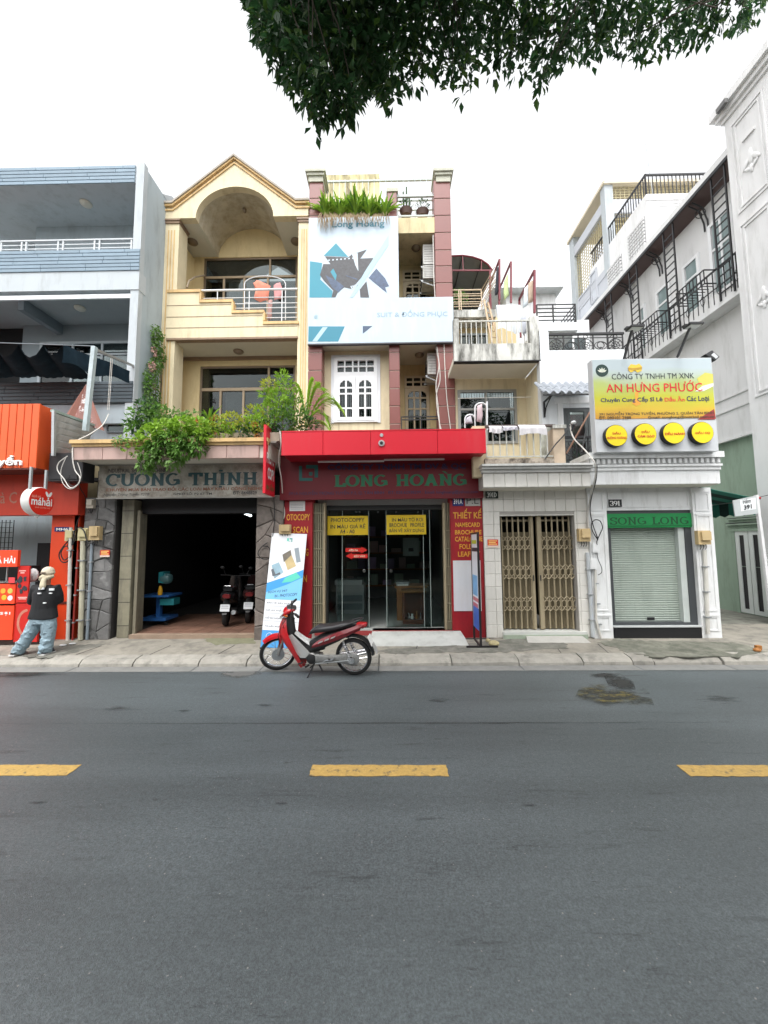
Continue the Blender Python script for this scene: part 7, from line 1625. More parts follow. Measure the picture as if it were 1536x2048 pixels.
for k in range(9): c = P(45+r.uniform(-6, 6), 1168+r.uniform(-14, 14), Yk+.006); m.poly([c+Vector((.05*math.cos(a)*r.uniform(.5,1.2), -.0004*k, .05*math.sin(a)*r.uniform(.5,1.2))) for a in [2*pi*i/7 for i in range(7)]][::-1])
m.build('poster_print', flat(52,56,62, var=.5), ks)
for k, (py, w_) in enumerate(((1141,14),(1145,8),(1194,18),(1197,15))): x0, x1, z0, z1 = R(45-w_/2, py, 45+w_/2, py+1.5, Yk+.009); MB().box(x0, x1, Yk+.0075, Yk+.009, z0, z1).build('poster_line', flat(240,205,195), ks)
m = MB()
for k in range(26): a = pi*.55+k/25*pi*.9; c = P(56+20*math.cos(a), 1247-24*math.sin(a)*1.1, Yk+.018); m.poly([c+Vector((.028*math.cos(t), -.0003*(k % 5), .028*math.sin(t))) for t in [-2*pi*i/6 for i in range(6)]])
m.build('prawn_print', flat(205,130,110, var=.4), ks)
tag(MB().blob(P(66,1150,7.5), (.10,.08,.13), 8, 6).build('plastic_bag', M('white_bag', (.62,.63,.64), .5, .25, 14, .6, 25), None, True), 'crumpled white plastic bag hanging beside the cart poster', 'bag')

# ================================================================== BANNER STANDS
def bil(c, u, v): return (c[0]*(1-u)+c[1]*u)*(1-v)+(c[3]*(1-u)+c[2]*u)*v
bn = thing('photocopy_banner', 'white and blue photocopy banner leaning on the red pilaster behind the motorbike', 'banner', P(555, 1297, 7.1))
cs = [P(521,1294,7.12), P(592,1298,7.12), P(614,1068,7.60), P(544,1066,7.60)]; nrm = (cs[1]-cs[0]).cross(cs[3]-cs[0]).normalized()
MB().prism([c for c in cs], -nrm*.012).build('sheet', flat(226,228,232), bn)
def bp(name, uv, mat, k=1): MB().poly([bil(cs, u, v)+nrm*(.002+.0015*k) for u, v in uv]).build(name, mat, bn)
SKY_, SK2, GRN_ = flat(60,150,215), flat(120,190,230), flat(90,200,180)
bp('print', [(0,.0),(1,.0),(1,.14),(0,.14)], flat(70,150,210), 1); bp('print', [(0,.40),(1,.40),(1,.66),(.5,.58),(0,.53)], SK2, 1); bp('print', [(0,.46),(.55,.53),(1,.60),(1,.67),(.5,.60),(0,.54)], SKY_, 2); bp('print', [(.42,.545),(.7,.56),(.95,.60),(.8,.645),(.5,.59)], GRN_, 3)
bp('print', [(.42,.76),(.62,.80),(.78,.70),(.55,.66)], flat(196,176,130, var=.4), 1); bp('print', [(.36,.80),(.58,.845),(.62,.80),(.42,.73)], flat(120,112,100, var=.6), 2); bp('print', [(.68,.86),(.80,.87),(.9,.74),(.78,.73)], flat(140,150,158), 1)
bp('print', [(.08,.70),(.28,.73),(.44,.64),(.20,.58)], flat(150,180,195, var=.4), 1); bp('print', [(.14,.60),(.08,.66),(.14,.67),(.22,.62),(.34,.64),(.36,.62)], flat(92,98,105), 2)
bp('print', [(.45,.955),(.50,.955),(.50,.925),(.55,.925),(.55,.93),(.45,.93)], GRN_, 1); bp('print', [(.52,.955),(.60,.955),(.60,.92),(.575,.92),(.575,.945),(.52,.945)], flat(40,160,150), 1)
for v in (.34, .28, .215): bp('rule', [(.02,v),(.98,v),(.98,v+.003),(.02,v+.003)], flat(160,165,172), 1)
ux = (cs[1]-cs[0]); uz = (cs[3]-cs[0])
def bt(s, u, v, w_, h, mat, sl=0): text_on(s, bil(cs, u, v), ux+uz*sl, uz, ux.length*w_, uz.length*h, mat, bn, .01, lift=.006)
BT = flat(52,70,120)
bt('DỊCH VỤ 24/7', .06, .445, .56, .026, BT, .04); bt('IN - PHOTOCOPY', .26, .415, .66, .026, BT, .04)
for s, v in (('BẢN VẼ XÂY DỰNG', .36), ('HỒ SƠ THẦU', .30), ('HỒ SƠ HOÀN CÔNG', .235), ('TÀI LIỆU ĐÓNG CUỐN', .165)): bt(s, .06, v, .74 if len(s) > 12 else .5, .020, flat(84,92,104))
m = MB(); c = bil(cs, .22, .09); m.tube([c+nrm*.004+(ux.normalized()*math.cos(a)+uz.normalized()*math.sin(a))*.06 for a in [2*pi*i/20 for i in range(20)]], .004, 4, closed=True); m.build('ring_print', WP, bn)
MB().bar(cs[3]-nrm*.02, (cs[3]+cs[0])/2+Vector((.2,.45,-.75)), .02).build('strut', STEEL, bn); joined('foot', BLACK, bn, [(cs[0].x, cs[0].x+.05, 7.08, 7.2, .13, cs[0].z)])
st = thing('edge_on_banner', 'tall black framed banner stand seen edge-on before the white panel', 'banner', G(955, 1295, .14))
xs_ = 1.61; yn, yf = 7.08, 7.62; zt_ = P(950, 1065, 7.35).z
for y in (yn, yf): MB().box(xs_-.018, xs_+.018, y-.018, y+.018, .15, zt_).build('post', BLACK, st)
MB().box(xs_-.017, xs_+.017, yn+.018, yf-.018, zt_-.03, zt_).build('top_bar', BLACK, st)
for y in (yn, yf): MB().box(xs_-.26, xs_+.30, y-.016, y+.016, .145, .175).build('base_bar', BLACK, st)
MB().box(xs_-.016, xs_+.016, yn, yf, .146, .174).build('base_rail', BLACK, st)
z0_ = .42
MB().box(xs_-.010, xs_+.010, yn+.02, yf-.02, z0_, zt_-.035).build('sheet', flat(222,224,232), st)
for i, (a, b, c) in enumerate(((0,.22,(60,110,200)),(.22,.26,(190,90,110)),(.28,.32,(200,110,120)),(.34,.55,(120,175,225)),(.80,.84,(60,60,70)),(.88,.92,(190,200,60)))):
    za, zb = z0_+(zt_-z0_)*a, z0_+(zt_-z0_)*b; MB().box(xs_-.0125, xs_-.0105, yn+.05+.05*(i % 2), yf-.05, za, zb).build('print', flat(*c, var=.3), st)
tag(MB().blob(G(988,1287,.18), (.10,.09,.055), 8, 6).blob(G(976,1281,.18), (.05,.05,.04), 7, 5).build('rubble_lump', M('yellow_rubble', (.42,.36,.20), .9, .3, 9, .8, 20)), 'yellowish lump of rubble by the base of the edge-on banner', 'rubble')
tag(MB().blob(G(1514,1300,.15), (.06,.05,.04), 8, 6).box(G(1530,1303,.14).x, G(1530,1303,.14).x+.08, 6.9, 6.96, .13, .2).build('orange_debris', M('orange_plastic', (.35,.14,.03), .6, .5, 9)), 'orange and black debris on the alley corner kerb', 'debris')
for i, (px, py) in enumerate(((126,1290), (145,1287))): tag(MB().blob(G(px, py, .165), (.07,.04,.015), 8, 5).build('paper_scrap', WHITE), '%s white paper scrap at the foot of the white pipe' % ('left' if i == 0 else 'right'), 'litter')

# ================================================================== RED MOTORBIKE
pf_, pr_ = G(557, 1342), G(708, 1350); mid = (pf_+pr_)/2; hd = math.atan2(pf_.y-pr_.y, pf_.x-pr_.x); S = (pf_-pr_).length/1.24
bk = thing('motorbike', 'red underbone motorbike parked at the kerb on its side stand', 'motorbike', (mid.x, mid.y, 0.002), local=True, rot=(math.radians(-5), 0, hd)); bk.scale = (S, S, S)
REDP = M('red_bike_paint', (.46,.006,.012), .3, .10, 9, coat=.35, dirt=(.22,.05,.04), damt=.4, streak=False, dsc=9); DRP = M('dark_red_bike_paint', (.20,.006,.012), .25, .08, 3, coat=.5); SILV = M('silver_plastic', (.45,.45,.44), .35, .08, 5, metal=.2); BPL = M('black_plastic', (.018,.018,.019), .42, .1, 8); ALU = M('cast_aluminium', (.34,.34,.33), .5, .25, 9, metal=.6, dirt=(.06,.055,.045), damt=.6, streak=False, dsc=12); SEATM = M('black_vinyl', (.022,.022,.024), .38, .1, 9)
STEER = math.radians(27); PIV = Vector((.44, 0, .78)); AXS = Vector((-.36, 0, 1)).normalized(); SR = Matrix.Rotation(STEER, 3, AXS)
def steer(mb_): 
    for i, v in enumerate(mb_.v): mb_.v[i] = tuple(SR @ (Vector(v)-PIV) + PIV)
    return mb_
def wheel(cx, f=lambda m: m, mag=0):
    cz = .285; c = Vector((cx, 0, cz)); ring = lambda r, n=40: [c+Vector((r*math.cos(2*pi*k/n), 0, r*math.sin(2*pi*k/n))) for k in range(n)]
    m = MB(); rim = []
    for k in range(40):
        a = 2*pi*k/40; u = Vector((math.cos(a), 0, math.sin(a))); rim.append([c+u*r+Vector((0, y, 0)) for r, y in ((.232,-.022),(.232,.022),(.222,.022),(.214,.010),(.214,-.010),(.222,-.022))])
    rim.append(rim[0]); m.loft(rim, caps=False); m.lathe([(.02,-.05),(.05,-.045),(.055,-.03),(.05,-.02),(.05,.02),(.055,.03),(.05,.045),(.02,.05)], c, 'Y', 18)
    w_ = f(m).build('wheel', CHROME if not mag else ALU, bk, True)
    t = MB(); tr = []
    for k in range(40):
        a = 2*pi*k/40; u = Vector((math.cos(a), 0, math.sin(a))); tr.append([c+u*r+Vector((0, y, 0)) for r, y in ((.228,-.024),(.250,-.028),(.270,-.026),(.281,-.015),(.285,0),(.281,.015),(.270,.026),(.250,.028),(.228,.024))])
    tr.append(tr[0]); t.loft(tr, caps=False); f(t).build('tyre', RUBBER, w_, True, ang=60)
    s = MB()
    for k in range(18):
        a = 2*pi*k/18; b = a+(.5 if k % 2 else -.5); y = .035 if k % 4 < 2 else -.035; s.tube([c+Vector((.05*math.cos(b), y, .05*math.sin(b))), c+Vector((.216*math.cos(a), 0, .216*math.sin(a)))], .0028, 4)
    f(s).build('spokes', CHROME, w_)
wheel(.62, steer); wheel(-.62)
def superring(c, ax, up, a, b, n=12, p=2.6):
    o = []
    for k in range(n):
        t = 2*pi*k/n; ct, st_ = math.cos(t), math.sin(t); o.append(c+ax*(a*math.copysign(abs(ct)**(2/p), ct))+up*(b*math.copysign(abs(st_)**(2/p), st_)))
    return o
YV = Vector((0,1,0))
def loftxz(rows, p=2.6, n=12):   # rows: x, z, half width y, half height, tilt
    m = MB(); m.loft([superring(Vector((x, 0, z)), YV, Vector((-math.sin(t), 0, math.cos(t))), wy, hz, n, p) for x, z, wy, hz, t in rows]); return m
# forks, brake disc
m = MB()
for s in (-1, 1): m.tube([(.62, s*.068, .285), (.555, s*.068, .47)], .026, 8); m.tube([(.555, s*.068, .46), (.46, s*.066, .74)], .018, 8)
steer(m).build('front_fork', ALU, bk, True)
m = MB(); m.lathe([(.10, .055), (.10, .059)], (.62, 0, .285), 'Y', 24); m.box(.54, .60, .045, .075, .30, .37); steer(m).build('brake_disc', STEEL, bk)
# front fender
m = MB(); rg = []
for k in range(13):
    a = math.radians(48+k*9); u = Vector((math.cos(a), 0, math.sin(a))); c = Vector((.62, 0, .285)); h = .045+.018*math.sin(pi*k/12)
    rg.append([c+u*r+Vector((0, y, 0)) for r, y in ((.285,-h*1.25),(.318,-h*.95),(.333,0),(.318,h*.95),(.285,h*1.25),(.280,h*1.1),(.325-.005,0),(.280,-h*1.1))])
m.loft(rg); 
for s in (-1, 1): m.prism([(.60, s*.06, .56), (.52, s*.062, .60), (.53, s*.066, .40), (.60, s*.066, .36)], (0, s*.012, 0))
steer(m).build('front_fender', REDP, bk, True)
# leg shield: narrow neck, wide wings, tapering foot
m = MB(); rings = []
for z, xf, xb, wy in ((.86,.52,.44,.055),(.76,.56,.42,.10),(.66,.57,.39,.14),(.58,.53,.35,.155),(.48,.47,.30,.16),(.36,.39,.245,.15),(.25,.32,.20,.13),(.15,.26,.185,.11),(.11,.23,.185,.09)):
    xm_ = (xf+xb)/2; rings.append([Vector(p) for p in ((xb,-wy,z),(xm_,-wy*1.04,z),(xf-.02,-wy*.75,z),(xf,-wy*.35,z),(xf,wy*.35,z),(xf-.02,wy*.75,z),(xm_,wy*1.04,z),(xb,wy,z),(xb+.02,wy*.85,z),(xf-.06,wy*.4,z),(xf-.06,-wy*.4,z),(xb+.02,-wy*.85,z))])
m.loft(rings); m.build('leg_shield', REDP, bk, True, ang=55)
# handlebar cowl
m = loftxz([(.52,.93,.03,.03,.3),(.50,.955,.095,.06,.3),(.44,.985,.12,.06,.25),(.36,1.0,.11,.04,.2),(.31,1.0,.06,.02,.1)]); steer(m).build('headlight_cowl', REDP, bk, True, ang=60)
m = loftxz([(.44,1.035,.08,.012,-.25),(.37,1.03,.095,.02,-.25),(.30,1.01,.08,.012,-.25)]); steer(m).build('instrument_panel', BPL, bk, True)
m = loftxz([(.535,.90,.07,.03,.9),(.525,.955,.085,.05,.9)]); steer(m).build('headlight', M('headlight_glass', (.62,.65,.66), .08, .05), bk, True)
m = MB()
for s in (-1, 1): m.tube([(.39, s*.08, .985), (.36, s*.18, 1.0), (.32, s*.27, 1.01), (.29, s*.34, 1.005)], .013, 8)
steer(m).build('handlebar', BPL, bk, True)
for s in (-1, 1): m = MB(); m.tube([(.325, s*.26, 1.01), (.285, s*.36, 1.003)], .020, 8); m.tube([(.37, s*.20, .99), (.36, s*.30, .985), (.34, s*.36, .985)], .006, 5); steer(m).build('grip', RUBBER, bk, True)
m = MB(); m.tube([(.36,.22,1.01), (.38,.25,1.10), (.375,.29,1.16)], .006, 6); m.blob((.37,.31,1.205), (.016,.055,.045), 12, 8); steer(m).build('mirror', BPL, bk, True)
m = MB(); m.prism([(.49,.10,.95),(.44,.13,.955),(.44,.128,.93),(.48,.105,.92)], (0,.01,0)); steer(m).build('indicator', flat(220,110,30), bk)
# inner black column cover, silver tunnel cover
loftxz([(.40,.93,.06,.05,.9),(.40,.80,.09,.06,1.2),(.39,.66,.10,.06,1.2),(.37,.55,.10,.06,1.1)]).build('column_cover', BPL, bk, True)
m = MB()
for s in (-1, 1): m.prism([(.40, s*.075, .60), (.34, s*.075, .62), (.05, s*.085, .345), (.12, s*.085, .27), (.20, s*.085, .27), (.37, s*.08, .46)], (0, s*.03, 0))
m.build('tunnel_cover', SILV, bk)
m = MB(); m.tube([(.37,0,.58), (.2,0,.45), (.02,0,.36), (-.15,0,.42)], .045, 8); m.build('frame_spine', BPL, bk, True)
loftxz([(.30,.62,.07,.02,-.9),(.16,.52,.08,.04,-.8),(.05,.46,.09,.05,-.5)]).build('leg_bag', M('clear_plastic', (.62,.63,.62), .3, .35, 22, .8, 25), bk, True)
# seat
m = loftxz([(.075,.60,.05,.03,.9),(.05,.655,.10,.05,.5),(-.05,.70,.125,.055,.15),(-.20,.715,.13,.05,.0),(-.33,.735,.125,.05,-.12),(-.48,.775,.115,.045,-.1),(-.62,.795,.10,.035,0),(-.69,.80,.07,.02,.1)], 3); m.build('seat', SEATM, bk, True, ang=60)
# side body: black lower, red sweeping panel, tail
loftxz([(.17,.36,.07,.06,-.3),(.02,.44,.10,.09,-.3),(-.15,.52,.12,.11,-.25),(-.35,.60,.115,.10,-.3),(-.55,.68,.10,.07,-.3),(-.72,.74,.07,.05,-.3)]).build('side_body', BPL, bk, True)
m = MB()
for s in (-1, 1):
    prof = [((.03,.42),(-.02,.50)), ((-.15,.475),(-.15,.58)), ((-.35,.545),(-.35,.665)), ((-.55,.625),(-.55,.735)), ((-.70,.70),(-.72,.79)), ((-.80,.755),(-.79,.80))]; wy = (.105,.132,.13,.118,.095,.06); rings = []
    for (lo, hi), y in zip(prof, wy): rings.append([Vector((lo[0], s*(y-.01), lo[1])), Vector(((lo[0]+hi[0])/2, s*(y+.008), (lo[1]+hi[1])/2)), Vector((hi[0], s*(y-.015), hi[1])), Vector((hi[0], s*(y-.03), hi[1])), Vector((lo[0], s*(y-.03), lo[1]))])
    m.loft(rings if s > 0 else [r_[::-1] for r_ in rings])
m.build('side_panel', DRP, bk, True, ang=40)
m = MB(); 
for k, (x, z) in enumerate(((-.10,.505),(-.20,.545),(-.30,.585))): m.prism([(x, .141, z), (x-.07, .141, z+.028), (x-.085, .141, z+.055), (x-.02, .141, z+.03)], (0, .003, 0))
m.build('decal', SILV, bk)
loftxz([(-.68,.775,.075,.035,-.3),(-.78,.79,.06,.03,-.3),(-.84,.80,.035,.015,-.3)]).build('tail_cover', REDP, bk, True)
loftxz([(-.77,.745,.06,.025,-.5),(-.83,.775,.045,.02,-.5)]).build('tail_light', flat(150,20,22), bk, True)
m = MB()
for s in (-1, 1): m.tube([(-.45, s*.11, .765), (-.62, s*.105, .825), (-.75, s*.07, .87), (-.78, 0, .88)], .012, 6)
m.build('grab_rail', BPL, bk, True)
# rear fender, plate
m = MB(); rg = []
for k in range(11):
    a = math.radians(70+k*10.5); u = Vector((math.cos(a), 0, math.sin(a))); c = Vector((-.62, 0, .30)); rg.append([c+u*r+Vector((0, y, 0)) for r, y in ((.30,-.055),(.325,-.05),(.335,0),(.325,.05),(.30,.055),(.318,0))])
m.loft(rg); m.build('rear_fender', BPL, bk, True)
pl = MB().prism([(-.865,-.09,.62),(-.865,.09,.62),(-.925,.09,.48),(-.925,-.09,.48)], (-.006,0,-.003)).build('number_plate', flat(226,226,222), bk)
MB().prism([(-.92,-.06,.50),(-.92,.06,.50),(-.99,.06,.36),(-.99,-.06,.36)], (-.01,0,0)).build('mud_flap', SILV, bk)
m = MB()
for k in range(4): m.prism([(-.8742-.0, -.07+.04*k, .60), (-.8742, -.045+.04*k, .60), (-.897, -.045+.04*k, .55), (-.897, -.07+.04*k, .55)], (-.0015, 0, -.001))
for k in range(5): m.prism([(-.902, -.075+.032*k, .537), (-.902, -.055+.032*k, .537), (-.922, -.055+.032*k, .492), (-.922, -.075+.032*k, .492)], (-.0015, 0, -.001))
m.build('plate_digits', flat(70,72,80), pl)
# engine and drive
m = MB(); m.lathe([(.07,-.10),(.085,-.09),(.085,.10),(.07,.115)], (.02, 0, .26), 'Y', 18); m.tube([(.08,0,.27),(.24,0,.31)], [.075,.06], 10); m.box(-.10,.08,-.09,.09,.17,.30); m.build('engine', ALU, bk, True)
m = MB()
for k in range(6): m.box(.11+.022*k, .118+.022*k, -.075, .075, .235, .375)
m.build('cooling_fins', BPL, bk)
m = MB(); m.lathe([(.075,.0),(.072,.02),(.05,.03)], (.02,.112,.26), 'Y', 18); m.build('engine_cover', BPL, bk, True)
m = loftxz([(-.05,.275,.03,.065,0),(-.2,.272,.03,.058,0),(-.40,.28,.03,.06,0),(-.56,.285,.032,.09,0),(-.62,.285,.032,.11,0),(-.70,.285,.03,.08,0),(-.735,.285,.02,.03,0)], 3)
for i, v in enumerate(m.v): m.v[i] = (v[0], v[1]+.105, v[2])
m.build('chain_case', ALU, bk, True)
for s in (-1, 1): m = MB(); m.tube([(-.60, s*.135, .30), (-.50, s*.13, .56)], .018, 8); hx = [Vector((-.595+.09*k/36, s*.135, .33+.2*k/36))+.03*Vector((math.cos(k*1.0), math.sin(k*1.0), 0)) for k in range(36)]; m.tube(hx, .006, 4); m.build('shock_absorber', CHROME, bk, True)
m = MB(); m.tube([(.14,-.08,.22),(.05,-.12,.17),(-.25,-.14,.20)], .018, 8); m.tube([(-.25,-.15,.20),(-.40,-.16,.24),(-.85,-.17,.32)], [.03,.045,.048], 10); m.build('exhaust', CHROME, bk, True)
m = MB(); m.tube([(-.02,.10,.18),(.0,.22,.17)], .012, 6); m.tube([(.06,.13,.17),(.06,.25,.19)], .016, 8); m.tube([(-.25,.12,.27),(-.30,.20,.30)], .013, 6); m.tube([(.16,.11,.2),(.22,.16,.19)], .01, 6); m.build('foot_peg', RUBBER, bk, True)
m = MB(); m.prism([(-.20,.14,.27),(-.33,.15,.30),(-.37,.15,.325),(-.33,.15,.275),(-.18,.14,.245)], (0,.02,0)); m.build('peg_holder', CHROME, bk)
m = MB(); m.tube([(-.03,.09,.20), (.02,.19,.08), (.06,.255,-.018)], .011, 6); m.box(.04,.09,.24,.28,-.022,-.012); m.build('side_stand', BLACK, bk, True)
m = MB(); m.tube([(-.10,-.10,.17), (-.16,-.14,.10)], .014, 6); m.tube([(-.10,.10,.17), (-.16,.14,.10)], .014, 6); m.build('centre_stand', BLACK, bk, True)

m = MB(); m.tube([(.36,.24,1.0),(.47,.20,.93),(.52,.14,.82),(.50,.10,.70)], .005, 5); m.tube([(.36,-.24,1.0),(.46,-.18,.94),(.50,-.10,.80)], .005, 5); m.tube([(.52,.10,.84),(.60,.085,.62),(.585,.075,.36)], .005, 5); steer(m).build('brake_cable', RUBBER, bk)
m = MB(); m.tube([(-.62,.16,.285),(-.30,.16,.24),(-.05,.14,.20)], .008, 5); m.tube([(-.55,-.13,.24),(-.3,-.14,.16)], .01, 5); m.build('brake_rod', STEEL, bk)
m = MB(); m.lathe([(.055,0),(.055,.02),(.03,.028)], (-.62,.137,.285), 'Y', 16); m.build('axle_nut', CHROME, bk, True)
# ================================================================== SCOOTERS IN THE GARAGE (seen from behind)
def scooter(label, loc, rz, tone):
    o = thing('scooter', label, 'scooter', loc, 'dark scooters in the garage', local=True, rot=(math.radians(3), 0, rz)); BD = M('scooter_paint_%d' % tone, ((.02,.02,.022), (.05,.02,.02))[tone], .25, .1, 4, coat=.5)
    for cx in (-.62, .62):
        c = Vector((cx, 0, .25)); tr = []
        for k in range(29):
            a = 2*pi*k/28; u = Vector((math.cos(a), 0, math.sin(a))); tr.append([c+u*r_+Vector((0, y, 0)) for r_, y in ((.16,-.04),(.22,-.055),(.245,-.03),(.25,0),(.245,.03),(.22,.055),(.16,.04))])
        t_ = MB(); t_.loft(tr, caps=False); w_ = t_.build('wheel', RUBBER, o, True); MB().lathe([(.15,-.03),(.165,-.035),(.165,.035),(.15,.03)], c, 'Y', 22).build('rim', M('dark_rim', (.08,.08,.08), .4, metal=.5), w_, True)
    loftxz([(-.78,.66,.07,.05,-.1),(-.68,.66,.15,.10,-.1),(-.45,.62,.18,.15,-.1),(-.15,.55,.17,.17,0),(.1,.42,.15,.12,0)]).build('body', BD, o, True)
    loftxz([(-.72,.79,.09,.03,0),(-.5,.80,.14,.055,0),(-.2,.77,.145,.06,.1),(.02,.74,.12,.05,.2),(.1,.70,.08,.03,.3)], 3).build('seat', SEATM, o, True)
    m = MB(); m.tube([(-.45,.13,.80),(-.72,.12,.86),(-.80,.06,.88),(-.80,-.06,.88),(-.72,-.12,.86),(-.45,-.13,.80)], .014, 8); m.build('grab_rail', CHROME, o, True)
    loftxz([(-.80,.66,.09,.05,0),(-.86,.66,.075,.035,0)]).build('tail_light', flat(110,14,18), o, True)
    loftxz([(-.72,.52,.07,.06,-.5),(-.84,.42,.06,.03,-.7),(-.92,.30,.05,.015,-.8)]).build('rear_fender', BPL, o, True)
    MB().prism([(-.885,-.095,.50),(-.885,.095,.50),(-.93,.095,.36),(-.93,-.095,.36)], (-.006,0,-.002)).build('number_plate', flat(222,224,226), o)
    m = MB(); m.prism([(-.8935,-.07,.485),(-.8935,.07,.485),(-.9065,.07,.445),(-.9065,-.07,.445)], (-.002,0,0)); m.prism([(-.9105,-.08,.432),(-.9105,.08,.432),(-.9265,.08,.38),(-.9265,-.08,.38)], (-.002,0,0)); m.build('plate_digits', flat(190,192,196), o)
    loftxz([(.45,.30,.14,.05,.9),(.52,.55,.19,.05,1.2),(.46,.80,.16,.06,1.2),(.40,.98,.12,.05,1.0)]).build('leg_shield', BD, o, True); MB().box(-.1,.45,-.15,.15,.26,.31).build('floorboard', BPL, o)
    m = MB(); m.tube([(.36,.35,1.02),(.40,.18,1.02),(.42,0,1.0),(.40,-.18,1.02),(.36,-.35,1.02)], .016, 8); m.build('handlebar', BPL, o, True)
    for s in (-1, 1): m = MB(); m.tube([(.40,s*.24,1.03),(.42,s*.30,1.15)], .006, 5); m.blob((.42,s*.33,1.20),(.015,.055,.04)); m.build('mirror', BPL, o, True)
    m = MB(); m.tube([(-.2,-.16,.22),(-.5,-.17,.27),(-.85,-.17,.33)], [.03,.05,.05], 10); m.build('exhaust', STEEL, o, True); return o
p1, p2 = G(446, 1253, .24), G(486, 1250, .24)
scooter('dark scooter seen from behind in the garage, left of the pair', (p1.x-.12, p1.y+.66, .242), math.radians(104), 0); scooter('dark scooter seen from behind at the right garage wall', (p2.x-.14, p2.y+.8, .242), math.radians(106), 1)
# machine on blue stand
mc = thing('cutting_machine', 'teal machine on a bright blue wheeled stand inside the garage', 'machine', G(320, 1250, .24)); Ym = 8.55
BLU = M('blue_stand_paint', (.02,.10,.30), .45, .12, 6); TEALM = M('teal_machine', (.02,.20,.23), .4, .12, 6)
for nm, r_, mt, d0, d1 in (('base', (281,1236,331,1242), BLU, 0, .5), ('post', (304,1193,312,1237), BLU, .15, .25), ('table', (286,1190,340,1194), BLU, -.05, .5), ('head', (317,1144,327,1166), TEALM, .0, .25), ('lower_housing', (317,1198,345,1211), TEALM, .05, .3)): x0, x1, z0, z1 = R(*r_, Ym); MB().box(x0, x1, Ym+d0, Ym+d1, z0, z1).build(nm, mt, mc)
m = MB(); c = P(333, 1157, Ym+.1); m.lathe([(.05,-.10),(.11,-.09),(.125,0),(.10,.09),(.05,.12)], c, 'X', 20); m.build('motor_drum', M('grey_teal', (.07,.16,.17), .35), mc, True)
m = MB(); m.lathe([(.03,0),(.05,.04),(.05,.12),(.03,.2),(.02,.22)], P(320,1192,Ym), 'Z', 12); m.build('oil_bottle', flat(200,150,20), mc, True)
for px in (284, 330): p = P(px, 1248, Ym+.05); MB().lathe([(.035,-.015),(.035,.015)], (p.x, Ym+.1, .278), 'Y', 12).build('castor', RUBBER, mc)
# lit tube lamp in the garage
tl = thing('garage_tube_lamp', 'lit white fluorescent tube on the garage wall', 'lamp', P(494,1028,9.6)); a, b = P(484,1025,9.3), P(502,1032,10.0)
MB().tube([a, b], .02, 8).build('tube', M('lit_tube', (.85,.95,1.0), .4, .01, emit=6.0), tl); MB().bar(a+Vector((0,0,.05)), b+Vector((0,0,.05)), .05).build('fitting', WHITE, tl)

# ================================================================== PERSON (from behind, black shirt, jeans, cap and scarf)
pe = thing('person', 'person from behind in black shirt, pale jeans, cream cap and scarf at the cart', 'person', G(66, 1308, .13))
SKIN = M('skin', (.36,.20,.13), .6, .06, 6)
def remesh(o, vox=.014, it=4):
    m_ = o.modifiers.new('remesh', 'REMESH'); m_.mode = 'VOXEL'; m_.voxel_size = vox; m_.use_smooth_shade = True
    s_ = o.modifiers.new('smooth', 'SMOOTH'); s_.factor = .5; s_.iterations = it; return o
Yp = 6.82
J = {k: P(x, y, Yy) for k, (x, y, Yy) in dict(head=(96,1148,Yp), neck=(94,1167,Yp), chest=(92,1187,Yp), waist=(88,1216,Yp), pel=(86,1236,Yp), shl=(72,1177,Yp), shr=(113,1176,Yp), ell=(64,1203,Yp+.06), elr=(118,1200,Yp+.06), wrl=(78,1202,Yp+.30), wrr=(103,1203,Yp+.30),
     hil=(75,1240,Yp), hir=(98,1240,Yp), knl=(57,1272,Yp-.03), knr=(97,1274,Yp), anl=(36,1303,Yp-.04), anr=(90,1304,Yp-.01)).items()}
m = MB(); m.blob(J['head'], (.078,.095,.11), 14, 10); m.tube([J['head']-Vector((0,0,.05)), J['neck'], J['chest']], [.05,.052,.09], 10)
m.blob(J['head']+Vector((-.02,.10,-.01)), (.018,.022,.022), 8, 6); m.blob(J['head']+Vector((0,.085,-.05)), (.045,.03,.04), 8, 6)
for s in (-1, 1): m.blob(J['head']+Vector((s*.08,.0,-.01)), (.014,.022,.032), 8, 6)
m.tube([J['chest'], J['waist'], J['pel']], [.13,.12,.13], 12)
for s, a, b, c in ((-1,'shl','ell','wrl'), (1,'shr','elr','wrr')):
    m.tube([J['chest'].lerp(J[a], .5), J[a], J[a].lerp(J[b], .5), J[b], J[b].lerp(J[c], .5), J[c]], [.06,.058,.05,.042,.038,.028], 10)
    pm = J[c]+Vector((-s*.05, .02, 0)); m.blob(pm, (.045,.022,.04), 10, 6)
    for k in range(4):
        b0 = pm+Vector((-s*.03, .0, .03-.02*k)); m.tube([b0, b0+Vector((-s*.035,.012,-.004)), b0+Vector((-s*(.055+.008*(k in (1,2))),-.004,-.01))], [.010,.009,.007], 6)
    m.tube([pm+Vector((0,0,.03)), pm+Vector((-s*.02,-.012,.055)), pm+Vector((-s*.04,-.015,.062))], [.011,.010,.008], 6)
for h, k, a in (('hil','knl','anl'), ('hir','knr','anr')): m.tube([J['pel'], J[h], J[h].lerp(J[k], .5), J[k], J[k].lerp(J[a], .5), J[a]], [.09,.085,.075,.058,.055,.04], 10)
remesh(m.build('body', SKIN, pe, True), .013, 3)
